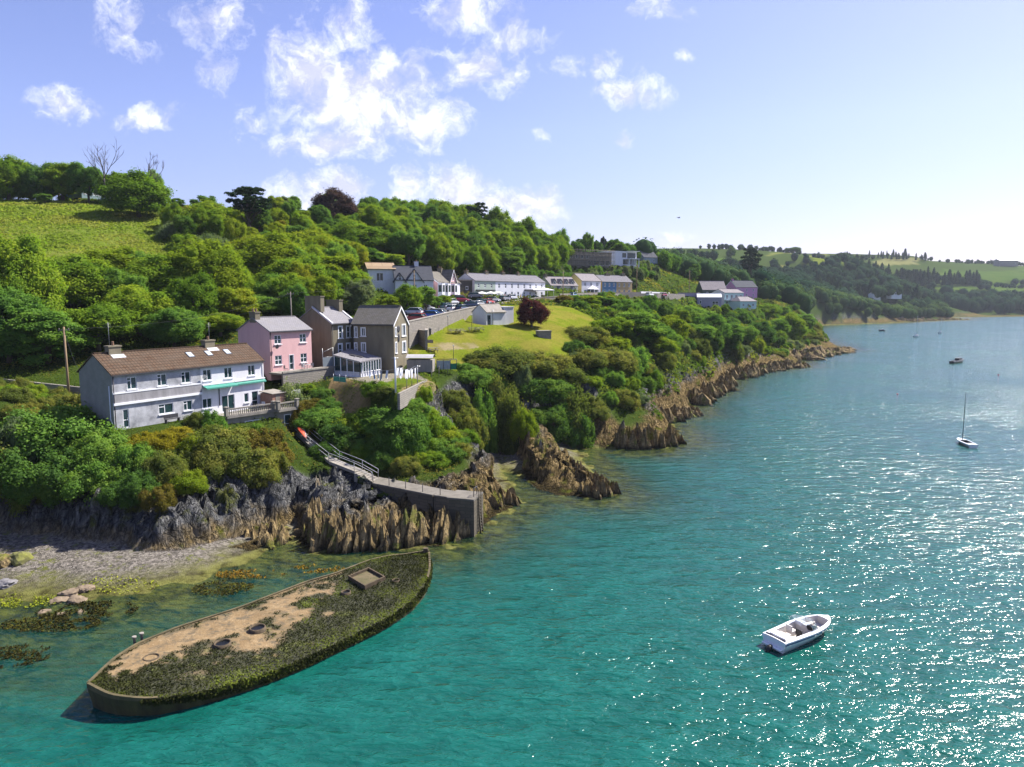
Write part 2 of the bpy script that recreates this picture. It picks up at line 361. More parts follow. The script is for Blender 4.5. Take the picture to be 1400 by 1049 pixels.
ROCKZ = [[P(318, 700, 4), P(340, 668, 6.5), P(410, 640, 7.0), P(440, 628, 6.2), P(490, 650, 5), P(520, 664, 4.2), P(640, 688, 3.9), P(640, 735, .5), P(430, 740, .5), P(400, 715, 1)],
         [P(500, 648, 5.2), P(545, 630, 6.5), P(590, 615, 7.5), P(635, 590, 9), P(650, 585, 9), P(668, 640, 4), P(690, 680, 1), P(650, 690, 2), P(600, 668, 4.2)],
         [P(655, 600, 7), P(680, 590, 7), P(760, 600, 5), P(790, 640, 3), P(835, 675, .5), P(760, 672, .5), P(700, 650, .5)]]
# ------------------------------------------------------------------ camera, render, sun, sky
cam = bpy.data.objects.new('camera', bpy.data.cameras.new('camera')); COL.objects.link(cam)
cam.location = (0, 0, HC); cam.rotation_euler = (math.pi / 2 - PITCH, 0, 0)
cam.data.sensor_width = 36; cam.data.lens = 36 * F / 1400; cam.data.clip_end = 20000; cam.data.clip_start = .5
scene.camera = cam
scene.view_settings.view_transform = 'Standard'; scene.view_settings.look = 'None'; scene.view_settings.exposure = EXPOSURE; scene.view_settings.gamma = 1
scene.cycles.use_denoising = True; scene.cycles.max_bounces = 6; scene.cycles.transparent_max_bounces = 12
scene.cycles.diffuse_bounces = 3; scene.cycles.glossy_bounces = 3; scene.cycles.volume_bounces = 0; scene.cycles.caustics_reflective = False; scene.cycles.caustics_refractive = False
scene.cycles.sample_clamp_indirect = 6
SUN_AZ, SUN_EL = 58, 49
sd_ = bpy.data.lights.new('sun', 'SUN'); sd_.energy = 4.5; sd_.angle = R(.6); sd_.color = (1, .95, .87)
sun = bpy.data.objects.new('sun', sd_); COL.objects.link(sun)
_s = Vector((math.sin(R(SUN_AZ)) * math.cos(R(SUN_EL)), math.cos(R(SUN_AZ)) * math.cos(R(SUN_EL)), math.sin(R(SUN_EL))))
sun.rotation_euler = _s.to_track_quat('Z', 'Y').to_euler()
world = bpy.data.worlds.new('World'); scene.world = world; world.use_nodes = True
g = G(world.node_tree)
sky = g.n('ShaderNodeTexSky', dict(sky_type='NISHITA', sun_disc=False, sun_elevation=R(SUN_EL), sun_rotation=R(SUN_AZ), altitude=50, air_density=1.0, dust_density=.8, ozone_density=3.0))
dirn = g.n('ShaderNodeTexCoord').outputs['Generated']
sep = g.n('ShaderNodeSeparateXYZ', None, i0=dirn)
yy = g.math('MAXIMUM', sep.outputs[1], .02)
P2 = g.n('ShaderNodeCombineXYZ', None, X=g.math('DIVIDE', sep.outputs[0], yy), Y=g.math('DIVIDE', sep.outputs[2], yy)).outputs[0]
warp = g.vmath('SUBTRACT', g.noise(P2, 9, 5, .6, 0, 1), (.5, .5, .5))
P2w = g.vmath('ADD', P2, g.vmath('SCALE', warp, None, .075))
CLOUDS = [(490, 125, 120, 80, 1), (425, 85, 62, 62, 1), (455, 195, 90, 34, 1), (575, 165, 66, 48, .95), (480, 30, 60, 60, .55), (545, 110, 90, 60, .6), (655, 90, 70, 48, .75), (700, 52, 56, 24, .6), (640, 8, 80, 34, .7), (690, 115, 30, 28, .5),
          (300, 28, 56, 52, .6), (294, 96, 32, 34, .55), (178, 28, 60, 52, .5), (82, 141, 48, 28, .8), (205, 157, 58, 22, .8), (338, 165, 32, 34, .38), (865, 120, 56, 26, .75), (830, 84, 54, 26, .55), (768, 90, 26, 24, .4), (935, 76, 16, 12, .5), (850, 184, 16, 16, .5), (738, 182, 14, 12, .4),
          (622, 262, 68, 44, 1.1), (556, 258, 30, 36, .9), (718, 288, 66, 40, 1.1), (670, 285, 70, 30, 1), (430, 272, 80, 34, 1), (476, 262, 40, 28, 1), (900, 326, 52, 14, .5), (1380, 350, 90, 24, .5), (900, 8, 44, 20, .5)]
acc = None
for (a, b, rx, ry, dn) in CLOUDS:
    d = ray(a, b); c = (d[0] / d[1], d[2] / d[1], 0); rx, ry = rx * 1.12, ry * 1.12
    v = g.vmath('MULTIPLY', g.vmath('SUBTRACT', P2w, c), (F / rx, F / ry, 0))
    e = g.math('MULTIPLY', g.math('SUBTRACT', 1, g.vmath('LENGTH', v), clamp=True), dn)
    acc = e if acc is None else g.math('MAXIMUM', acc, e)
nz = g.noise(P2w, 26, 10, .66, .2)
cm = g.math('ADD', g.math('MULTIPLY', acc, 1.5), g.math('MULTIPLY', g.math('SUBTRACT', nz, .58), 3.0))
cm = g.math('MULTIPLY', g.mapr(cm, -.06, .95), g.mapr(acc, .0, .16))
shade = g.noise(g.vmath('ADD', P2, (.012, .02, 0)), 14, 6, .55)
nzb = g.noise(g.vmath('ADD', P2w, (.012, .02, 0)), 20, 6, .6, .2); lit = g.math('ADD', g.math('MULTIPLY', g.math('SUBTRACT', nz, nzb), 1.6), g.math('MULTIPLY', shade, .55))
ccol = g.mix(g.mapr(lit, .12, .5), CLOUD_LO, CLOUD_HI)
hor = g.mapr(sep.outputs[2], 0.0, .22, .0, 1.0)
skyc = g.mix(1, sky.outputs[0], g.mix(hor, SKY_TINT_H, SKY_TINT), 'MULTIPLY')
full = g.mix(g.math('MULTIPLY', cm, .86), skyc, ccol)
bg = g.n('ShaderNodeBackground', None, Color=full, Strength=SKY_STR)
wo = g.nt.nodes.new('ShaderNodeOutputWorld'); g.nt.links.new(bg.outputs[0], wo.inputs[0])

# ------------------------------------------------------------------ terrain
def axis(parts):
    out = [parts[0][0]]
    for a, b, st, gr in parts:
        q = a
        while q < b - st * .5:
            q += st; st *= gr; out.append(min(q, b))
    return np.array(out)
def rev(a): return -a[::-1]
xs = np.concatenate([rev(axis([(130, 4100, 3, 1.09)]))[:-1], axis([(-130, -60, 1.0, 1), (-60, 15, .33, 1), (15, 60, .7, 1), (60, 230, 2.2, 1), (230, 900, 6, 1.01), (900, 5000, 20, 1.12)])])
ys = axis([(-200, 20, 25, .93), (20, 55, 1.5, 1), (55, 106, .33, 1), (106, 190, .7, 1), (190, 420, 2.2, 1), (420, 1300, 6, 1.006), (1300, 5000, 12, 1.12)])
def build_terrain():
    X, Y = np.meshgrid(xs, ys); sh = X.shape; x = X.ravel(); y = Y.ravel()
    h, sd, w, zb, bw = height(x, y, True)
    gy, gx = np.gradient(sd.reshape(sh), ys, xs); gn = np.sqrt(gx ** 2 + gy ** 2) + 1e-6
    gx = (gx / gn).ravel(); gy = (gy / gn).ravel()
    hy, hx = np.gradient(h.reshape(sh), ys, xs); slope = np.sqrt(hx ** 2 + hy ** 2).ravel()
    n1 = fbm(x * .25, y * .25, h * .25, 4, 31)
    pad = np.zeros(len(x), bool)
    for poly, z, fo in PADS: pad |= inpoly(x, y, poly)
    rock = np.where(sd > -1, 1 - sstep(w * .95 + .3, w * 1.35 + 1.6, sd + n1 * 2.2), 0) * (1 - sstep(700, 1000, y) * .3)
    hi = 3.2 + 2.6 * sstep(300, 230, y); rock = np.where(y > 128, rock * (1 - sstep(hi, hi + 2.4, h + n1 * 2.5)), rock)
    rock = np.maximum(rock, sstep(1.5, 2.1, slope + n1 * .5) * (sd < 7) * (y < 130))
    rock = np.where((sd < .2) & (bw >= 3), rock * sstep(-.3, .2, sd), rock); rock = np.where(pad, 0, rock)
    for q in ROCKZ: rock = np.where(inpoly(x + n1 * 1.5, y + n1 * 1.5, q), 1.0, rock)
    near = np.clip(1 - (y - 380) / 200, 0, 1)
    a = sstep(-.5, 1.5, sd) * rock * near
    up = np.clip((h - .3) / 2, 0, 1)
    xr, yr = x * .94 + y * .34, y * .94 - x * .34
    rib = fbm(xr * 1.0, yr * .55, h * .16, 4, 3, .6); rib2 = 1 - 2 * np.abs(fbm(xr * .5, yr * .28, h * .1, 3, 8)); big = fbm(x * .12, y * .12, h * .12, 3, 12)
    off = a * (rib * 1.6 + rib2 * 1.0 + big * 1.9) * np.clip(h / 3, .35, 1)
    x2 = x + gx * off + a * rib2 * .25; y2 = y + gy * off
    z2 = h + a * up * (fbm(xr * 1.1, yr * .35, h * .2, 4, 21, .62) * 2.1) + np.where(~pad & (sd > 1), fbm(x * .15, y * .15, 0, 3, 40) * .35, 0)
    road = np.full(len(x), 1e9)
    for pts, hw, fo in ROADS:
        dd, _, _ = seg_dist(x, y, pts); road = np.minimum(road, dd - hw)
    z2 = np.where((road < .6), h - .05, z2)
    bed = (sd < 0) & (h < 1.0); z2 = np.where(bed, z2 + fbm(x * .5, y * .5, 0, 3, 77) * .18, z2)
    # albedo of what grows or lies there
    alb = np.zeros((len(x), 3)); alb[:] = (.055, .085, .018)
    m1 = fbm(x * .05, y * .05, 0, 4, 50); m2 = fbm(x * .35, y * .35, 0, 4, 51)
    def put(poly, c, c2=None, sc=m2, soft=None):
        ip = inpoly(x + m2 * .8 * np.clip(y / 150, .3, 4), y + m2 * .8 * np.clip(y / 150, .3, 4), poly)
        t = np.clip(sc * 1.6 + .5, 0, 1)[:, None]; cc = np.array(c) * (1 - t) + np.array(c2 or c) * t
        alb[ip] = cc[ip]
    for z in ZONES: put(*z)
    alb[(y > 380) & (alb[:, 0] == .055)] = (.05, .075, .022)
    beach = (sd < .6) & (h > -8)
    alb[beach] = (.2, .185, .165); alb[beach & (y > 400)] = (.06, .055, .04)
    me = bpy.data.meshes.new('ground'); ny, nx = sh
    co = np.stack([x2, y2, z2], 1); me.vertices.add(len(x)); me.vertices.foreach_set('co', co.ravel())
    i = (np.arange(ny - 1)[:, None] * nx + np.arange(nx - 1)[None]).ravel()
    q = np.stack([i, i + 1, i + 1 + nx, i + nx], 1)
    me.loops.add(q.size); me.loops.foreach_set('vertex_index', q.ravel()); me.polygons.add(len(q)); me.polygons.foreach_set('loop_start', np.arange(len(q)) * 4)
    me.polygons.foreach_set('use_smooth', np.ones(len(q), bool))
    at = me.attributes.new('alb', 'FLOAT_COLOR', 'POINT'); at.data.foreach_set('color', np.concatenate([alb, np.ones((len(x), 1))], 1).ravel())
    at = me.attributes.new('rock', 'FLOAT', 'POINT'); at.data.foreach_set('value', rock)
    at = me.attributes.new('beach', 'FLOAT', 'POINT'); at.data.foreach_set('value', beach.astype(float))
    me.update(); me.validate()
    me.materials.append(ground_mat())
    o = bpy.data.objects.new('ground', me); COL.objects.link(o); tag(o, 'coastal ground of grassy slopes, rocky shore and distant fields', kind='structure')
    return o
def ground_mat():
    m, g = newmat('ground'); pos = g.n('ShaderNodeNewGeometry').outputs['Position']
    sep = g.n('ShaderNodeSeparateXYZ', None, i0=pos); z = sep.outputs[2]
    att = lambda n, o: g.n('ShaderNodeAttribute', dict(attribute_name=n)).outputs[o]
    alb, rock, beach = att('alb', 'Color'), att('rock', 'Fac'), att('beach', 'Fac')
    n1 = g.noise(pos, .35, 6, .6); n2 = g.noise(pos, 2.2, 6, .65); n3 = g.noise(pos, 9, 4, .7)
    grass = g.mix(g.mapr(n2, .3, .72), g.mix(1, alb, (.62, .66, .6), 'MULTIPLY'), g.mix(1, alb, (1.25, 1.2, 1.1), 'MULTIPLY'))
    grass = g.mix(g.mapr(n3, .3, .7, 0, .6), grass, g.mix(1, alb, (.8, .85, .7), 'MULTIPLY'))
    # rock: upright strata
    rv = g.n('ShaderNodeMapping', None, Vector=pos, Rotation=(R(8), R(-12), R(20)), Scale=(2.2, 1.1, .42)).outputs[0]
    r1 = g.noise(rv, 1.3, 8, .68, .4); r2 = g.noise(pos, .5, 5, .6)
    slate = g.ramp(r1, [(.34, (.022, .024, .028)), (.46, (.115, .118, .12)), (.56, (.19, .19, .187)), (.70, (.40, .39, .37))])
    tan = g.ramp(r1, [(.30, (.035, .027, .014)), (.45, (.17, .125, .055)), (.6, (.34, .25, .12)), (.8, (.48, .40, .24))])
    zt = g.math('SUBTRACT', g.math('ADD', z, g.math('MULTIPLY', g.math('SUBTRACT', r2, .5), 5.5)), g.mapr(sep.outputs[0], -16, -4, 0, 2.6))
    rk = g.mix(g.mapr(zt, 1.2, 3.2), tan, slate)
    rk = g.mix(g.mapr(g.math('ADD', z, g.math('MULTIPLY', g.math('SUBTRACT', n2, .5), 1.4)), .9, .25, 0, .85), rk, (.035, .03, .014))
    ck = g.math('MINIMUM', g.math('ABSOLUTE', g.math('SUBTRACT', g.noise(rv, .42, 3, .6, .6), .5)), g.math('ABSOLUTE', g.math('SUBTRACT', g.noise(pos, .55, 4, .6, .5), .5)))
    rk = g.mix(g.mapr(ck, .0, .03, .65, 0), rk, (.018, .017, .015))
    moss = g.math('MULTIPLY', g.mapr(n1, .56, .64), g.mapr(z, 6, 9, 1, .35))
    rk = g.mix(g.math('MULTIPLY', moss, .8), rk, g.mix(g.mapr(n2, .35, .65), (.16, .17, .02), (.08, .10, .02)))
    sh = g.mix(g.mapr(n3, .3, .7), g.mix(1, alb, (.6, .6, .62), 'MULTIPLY'), g.mix(1, alb, (1.35, 1.3, 1.2), 'MULTIPLY'))
    vo = g.n('ShaderNodeTexVoronoi', None, Vector=pos, Scale=4.5, Randomness=1.0); sh = g.mix(.8, sh, g.mix(1, sh, g.ramp(g.n('ShaderNodeSeparateXYZ', None, i0=vo.outputs['Color']).outputs[0], [(0, .35), (.5, .9), (1, 1.7)]), 'MULTIPLY'))
    sh = g.mix(g.mapr(g.noise(pos, .8, 8, .75), .54, .62, 0, .75), sh, (.15, .17, .02))
    sh = g.mix(g.mapr(z, .75, .1), sh, g.mix(g.mapr(g.noise(pos, .6, 6, .7), .4, .62), (.20, .20, .06), (.05, .045, .018)))
    sh = g.mix(g.mapr(z, -.3, -1.2), sh, g.mix(g.mapr(g.noise(pos, .32, 5, .6), .46, .6), (.25, .245, .115), g.mix(g.mapr(n1, .4, .6), (.06, .06, .025), (.24, .16, .04))))
    col = g.mix(beach, grass, sh); col = g.mix(rock, col, rk)
    bp = g.math('ADD', g.math('MULTIPLY', g.math('MULTIPLY', g.math('ADD', r1, g.mapr(ck, 0, .05, -.3, 0)), rock), 3.0), g.math('MULTIPLY', n3, .6))
    b = g.n('ShaderNodeBsdfPrincipled', None, Base_Color=col, Roughness=.9, Normal=g.bump(bp, 1.0, .45)); b.inputs['Specular IOR Level'].default_value = 0
    g.out(b); return m
# ------------------------------------------------------------------ water
def build_water():
    wx = np.concatenate([rev(axis([(70, 4100, 2, 1.15)]))[:-1], axis([(-70, 40, .7, 1), (40, 120, 2, 1), (120, 5000, 4, 1.12)])])
    wy = axis([(-200, 25, 18, .93), (25, 125, .7, 1), (125, 300, 2, 1), (300, 5000, 4, 1.06)])
    X, Y = np.meshgrid(wx, wy); sh = X.shape; x, y = X.ravel(), Y.ravel()
    h = height(x, y, pads=False)
    shal = np.exp(np.minimum(h, 0) / 1.1)
    me = bpy.data.meshes.new('water'); ny, nx = sh
    me.vertices.add(len(x)); me.vertices.foreach_set('co', np.stack([x, y, 0 * x], 1).ravel())
    i = (np.arange(ny - 1)[:, None] * nx + np.arange(nx - 1)[None]).ravel(); hh = h
    q = np.stack([i, i + 1, i + 1 + nx, i + nx], 1)
    keep = (np.minimum.reduce([hh[q[:, k]] for k in range(4)]) < .8); q = q[keep]
    me.loops.add(q.size); me.loops.foreach_set('vertex_index', q.ravel()); me.polygons.add(len(q)); me.polygons.foreach_set('loop_start', np.arange(len(q)) * 4)
    me.polygons.foreach_set('use_smooth', np.ones(len(q), bool))
    at = me.attributes.new('shal', 'FLOAT', 'POINT'); at.data.foreach_set('value', shal)
    me.update(); me.validate(); me.materials.append(water_mat())
    o = bpy.data.objects.new('water', me); COL.objects.link(o); tag(o, 'rippled turquoise sea water of the inlet', kind='structure'); return o
def water_mat():
    m, g = newmat('water'); pos = g.n('ShaderNodeNewGeometry').outputs['Position']
    shal = g.n('ShaderNodeAttribute', dict(attribute_name='shal')).outputs['Fac']
    def wv(sc, rot, st, det, dist): 
        return g.noise(g.n('ShaderNodeMapping', None, Vector=pos, Rotation=(0, 0, R(rot)), Scale=(sc, sc * st, sc)).outputs[0], 1, det, .6, dist)
    w0 = wv(.07, 25, 2.2, 2, 0); w1 = wv(.26, 32, 2.4, 2, .3); w2 = wv(1.25, 20, 2.0, 2, .5); w3 = wv(4.0, 48, 1.6, 2, .3)
    patch = g.noise(pos, .03, 4, .55)
    amp = g.mapr(patch, .35, .65, .65, 1.15)
    hh = g.math('ADD', g.math('ADD', g.math('MULTIPLY', w1, .9), g.math('MULTIPLY', w2, .28)), g.math('MULTIPLY', w3, .062))
    nrm = g.bump(g.math('MULTIPLY', hh, amp), 1.0, WAVE)
    deep = g.mix(g.mapr(patch, .35, .65), WATER_A, WATER_B)
    deep = g.mix(g.mapr(g.math('ADD', w1, g.math('MULTIPLY', w2, .5)), .6, .95, .0, .6), deep, WATER_C)  # lighter teal along the waves paints ripple reflection and refraction into the colour
    dif = g.n('ShaderNodeBsdfDiffuse', None, Color=deep, Normal=nrm)
    tr = g.n('ShaderNodeBsdfTransparent', None, Color=(.86, .90, .66, 1))
    body = g.n('ShaderNodeMixShader', None, i0=g.mapr(shal, .06, .85, 0, .88), i1=dif, i2=tr)
    gl = g.n('ShaderNodeBsdfGlossy', None, Color=(1, 1, 1, 1), Roughness=WATER_ROUGH, Normal=nrm)
    fr = g.n('ShaderNodeFresnel', None, IOR=1.33, Normal=nrm)
    sh = g.n('ShaderNodeMixShader', None, i0=fr, i1=body, i2=gl); g.out(sh); return m
build_terrain(); build_water()
# ------------------------------------------------------------------ building materials
def roofmat(name, c1, c2, cm, sx, sy, bump=.6, moss=None):
    if name in MATS: return MATS[name]
    m, g = newmat(name); tc = g.n('ShaderNodeTexCoord').outputs['Object']
    sep = g.n('ShaderNodeSeparateXYZ', None, i0=tc)
    v = g.n('ShaderNodeCombineXYZ', None, X=g.math('MULTIPLY', sep.outputs[0], sx), Y=g.math('MULTIPLY', sep.outputs[2], sy)).outputs[0]
    br = g.n('ShaderNodeTexBrick', dict(offset=.0 if 'tile' in name else .5), Vector=v, Color1=c1, Color2=c2, Mortar=cm, Scale=1, Mortar_Size=.12 if 'tile' in name else .07, Mortar_Smooth=.3, Bias=0, Brick_Width=1, Row_Height=1)
    n = g.noise(tc, .9, 6, .65); col = g.mix(g.mapr(n, .35, .7, 0, .55), br.outputs[0], moss or tuple(q * .6 for q in c1))
    n2 = g.noise(tc, 7, 4, .7); col = g.mix(g.mapr(n2, .3, .75, 0, .4), col, tuple(q * 1.35 for q in c2))
    b = g.n('ShaderNodeBsdfPrincipled', None, Base_Color=col, Roughness=.85, Normal=g.bump(br.outputs[1], bump, -.05)); b.inputs['Specular IOR Level'].default_value = .08; g.out(b); MATS[name] = m; return m
def stonemat(name, c1, c2, cm, w=.5, h=.22, coord='Object', bump=.8):
    if name in MATS: return MATS[name]
    m, g = newmat(name); tc = g.n('ShaderNodeTexCoord').outputs[coord]
    sep = g.n('ShaderNodeSeparateXYZ', None, i0=tc)
    v = g.n('ShaderNodeCombineXYZ', None, X=g.math('ADD', sep.outputs[0], sep.outputs[1]), Y=sep.outputs[2]).outputs[0]
    v = g.vmath('ADD', v, g.vmath('SCALE', g.noise(tc, 1.6, 3, .6, 0, 1), None, .22))
    br = g.n('ShaderNodeTexBrick', dict(offset=.5), Vector=v, Color1=c1, Color2=c2, Mortar=cm, Scale=1, Mortar_Size=.025, Mortar_Smooth=.3, Brick_Width=w, Row_Height=h)
    col = g.mix(g.mapr(g.noise(tc, 1.1, 6, .65), .3, .7, 0, .6), br.outputs[0], tuple(q * .55 for q in c1))
    b = g.n('ShaderNodeBsdfPrincipled', None, Base_Color=col, Roughness=.9, Normal=g.bump(br.outputs[1], bump, -.05)); g.out(b); MATS[name] = m; return m
W_WHITE = pm('white_render', (.74, .735, .76), (.60, .595, .62), .8, .8, .15, streak=True)
W_BRIGHT = pm('bright_white_render', (.76, .76, .79), (.62, .63, .67), .8, .8, .1, streak=True)
W_PEBBLE = pm('grey_pebbledash', (.44, .45, .48), (.27, .27, .29), 1.0, .95, .5, 22, streak=True)
W_PEBWHITE = pm('stained_white_pebbledash', (.58, .585, .61), (.20, .205, .22), .75, .95, .4, 20)
W_BAND = pm('grey_band_dash', (.36, .35, .36), (.22, .21, .215), 1.4, .95, .5, 22, streak=True)
W_PINK = pm('pink_render', (.70, .44, .43), (.60, .36, .355), .8, .85, .1, streak=True)
W_KHAKI = pm('old_cement_render', (.235, .205, .14), (.15, .13, .09), .7, .95, .4, 14, streak=True)
W_CONC = pm('weathered_concrete', (.33, .30, .26), (.19, .175, .15), 1.2, .95, .4, 10, streak=True)
W_LILAC = pm('lilac_grey_render', (.38, .35, .44), (.30, .28, .35), 1, .9, .1)
W_CREAM = pm('cream_render', (.70, .67, .50), (.60, .57, .42), 1, .9, .1); W_YEL = pm('yellow_render', (.70, .58, .26), (.62, .5, .22), 1, .9, .1)
W_BLUE = pm('blue_render', (.13, .26, .40), (.10, .20, .32), 1, .9, .1); W_OCHRE = pm('ochre_render', (.55, .40, .20), (.45, .33, .16), 1, .9, .1)
W_GREEN = pm('pale_green_render', (.40, .47, .40), (.34, .40, .34), 1, .9, .1); W_MAG = pm('magenta_pink_render', (.62, .30, .50), (.52, .25, .42), 1, .9, .1)
W_TURQ = pm('mint_render', (.45, .62, .60), (.38, .54, .52), 1, .9, .1)
TRIM = pm('white_trim', (.82, .83, .85), (.72, .73, .75), 2, .5, 0); DARKTRIM = pm('dark_trim', (.045, .045, .055), (.03, .03, .035), 3, .6, 0); TEAL = pm('teal_canvas', (.06, .28, .22), (.05, .22, .17), 2, .7, 0)
GLASS = pm('window_glass', (.012, .03, .034), (.02, .05, .055), 1.2, .07, 0, spec=.6); GREYMET = pm('galvanised_steel', (.42, .43, .44), (.32, .33, .34), 3, .45, 0, metal=.6)
LEAD = pm('lead_flashing', (.55, .56, .58), (.42, .42, .44), 3, .6, 0); SKYLT = pm('pale_skylight_glass', (.5, .55, .6), (.42, .47, .52), 3, .12, 0, spec=.7)
R_TILE = roofmat('brown_roof_tiles', (.115, .072, .046), (.085, .053, .034), (.03, .02, .014), 2.6, 3.7, 1.0, (.11, .095, .075))
R_SLATE = roofmat('grey_slates', (.235, .225, .24), (.19, .185, .20), (.10, .10, .11), 2.6, 6.5, .35, (.18, .17, .15)); R_LSLATE = roofmat('pale_slates', (.19, .185, .20), (.155, .15, .16), (.1, .095, .105), 2.6, 6.5, .3)
R_MOSSY = roofmat('mossy_old_slates', (.20, .185, .165), (.145, .135, .12), (.08, .075, .065), 2.6, 6.0, .5, (.10, .09, .05)); R_BROWN = roofmat('tan_sheet_roof', (.34, .25, .16), (.30, .22, .14), (.22, .16, .1), .4, .2, .2)
R_PINKISH = roofmat('pale_pinkish_slates', (.26, .235, .235), (.22, .20, .205), (.14, .13, .135), 2.6, 6.5, .3); R_DSLATE = roofmat('dark_slates', (.085, .09, .105), (.07, .075, .085), (.04, .04, .05), 2.6, 6.5, .3)
STONE = stonemat('rubble_stone_wall', (.30, .27, .23), (.22, .2, .175), (.15, .135, .11), .55, .26)
BRICK = stonemat('red_brick', (.36, .13, .07), (.28, .10, .055), (.30, .25, .2), .25, .09, bump=.3)
TIMBER = pm('grey_weathered_timber', (.26, .23, .19), (.17, .15, .12), 2, .9, .2, streak=True); POLE = pm('pole_timber', (.30, .21, .12), (.20, .14, .085), 2, .9, .2, streak=True)
ASPH = pm('asphalt', (.16, .155, .15), (.12, .117, .115), .6, .95, .2, 20, coord='Object'); ORANGE = pm('orange_red_paint', (.62, .09, .03), (.5, .07, .03), 2, .6)

def panel(mb, O, U, N, w, h, holes, m=0, depth=.14):
    """wall sheet from O along U (w) and up (h) with rectangular openings and their reveals; N points outwards"""
    xs_ = sorted({0, w, *[q for a in holes for q in (a[0], a[0] + a[2])]}); zs_ = sorted({0, h, *[q for a in holes for q in (a[1], a[1] + a[3])]})
    O, U, N = Vector(O), Vector(U), Vector(N); Z = Vector((0, 0, 1))
    for i in range(len(xs_) - 1):
        for j in range(len(zs_) - 1):
            cx, cz = (xs_[i] + xs_[i + 1]) / 2, (zs_[j] + zs_[j + 1]) / 2
            if any(a[0] < cx < a[0] + a[2] and a[1] < cz < a[1] + a[3] for a in holes): continue
            mb.quad([O + U * xs_[i] + Z * zs_[j], O + U * xs_[i + 1] + Z * zs_[j], O + U * xs_[i + 1] + Z * zs_[j + 1], O + U * xs_[i] + Z * zs_[j + 1]], m)
    for a in holes:
        c = [O + U * a[0] + Z * a[1], O + U * (a[0] + a[2]) + Z * a[1], O + U * (a[0] + a[2]) + Z * (a[1] + a[3]), O + U * a[0] + Z * (a[1] + a[3])]
        for k in range(4):
            p, q = c[k], c[(k + 1) % 4]; mb.quad([p, q, q - N * depth, p - N * depth], m)
def obox(mb, O, U, N, x0, x1, z0, z1, d0, d1, m=0):
    O, U, N = Vector(O), Vector(U), Vector(N); i = len(mb.v)
    mb.box(x0, x1, d0, d1, z0, z1, m)
    for k in range(i, len(mb.v)):
        x, d, z = mb.v[k]; mb.v[k] = tuple(O + U * x - N * d + Vector((0, 0, z)))
def window(parent, O, U, N, x, z, w, h, kind='two', fine=True, frame=None, name='window', sill=True, sur=0):
    """kinds: two, three, sash, one, door, grid. A frame part with pane and sill sub-parts; distant ones are one mesh"""
    fr = frame or TRIM; t = .075 if fine else .12; mb = MB(); dep = .10
    obox(mb, O, U, N, x, x + t, z, z + h, dep - .05, dep + .04); obox(mb, O, U, N, x + w - t, x + w, z, z + h, dep - .05, dep + .04)
    obox(mb, O, U, N, x + t, x + w - t, z, z + t, dep - .05, dep + .04); obox(mb, O, U, N, x + t, x + w - t, z + h - t, z + h, dep - .05, dep + .04)
    V = {'two': (.5,), 'three': (.33, .67), 'grid': (.5,), 'door2': (.5,), 'left': (.42,)}.get(kind, ())
    Hh = {'sash': (.5,), 'grid': (.5,), 'door': (.42,)}.get(kind, ())
    for q in V: obox(mb, O, U, N, x + w * q - t * .5, x + w * q + t * .5, z + t, z + h - t, dep - .045, dep + .035)
    for q in Hh: obox(mb, O, U, N, x + t, x + w - t, z + h * q - t * .5, z + h * q + t * .5, dep - .04, dep + .03)
    if kind == 'left': obox(mb, O, U, N, x + t, x + w * .42 - t * .5, z + h * .68, z + h * .68 + t, dep - .04, dep + .03)
    if sur:
        obox(mb, O, U, N, x - sur, x, z - .02, z + h + sur, -.04, .05); obox(mb, O, U, N, x + w, x + w + sur, z - .02, z + h + sur, -.04, .05); obox(mb, O, U, N, x, x + w, z + h, z + h + sur, -.04, .05)
    if fine:
        f = mb.build(name, fr, parent); p = MB(); obox(p, O, U, N, x + t * .5, x + w - t * .5, z + t * .5, z + h - t * .5, dep, dep + .02); p.build('pane', GLASS, f)
        if sill and 'door' not in kind: s_ = MB(); obox(s_, O, U, N, x - .1 - sur, x + w + .1 + sur, z - .12, z - .02, -.12, .06); s_.build('sill', fr, f)
        if 'door' in kind: s_ = MB(); obox(s_, O, U, N, x + w - .2, x + w - .12, z + .95, z + 1.1, dep - .1, dep - .05); s_.build('handle', GREYMET, f)
    else:
        obox(mb, O, U, N, x + t * .5, x + w - t * .5, z + t * .5, z + h - t * .5, dep, dep + .02, 1); f = mb.build(name, [fr, GLASS], parent)
    return f
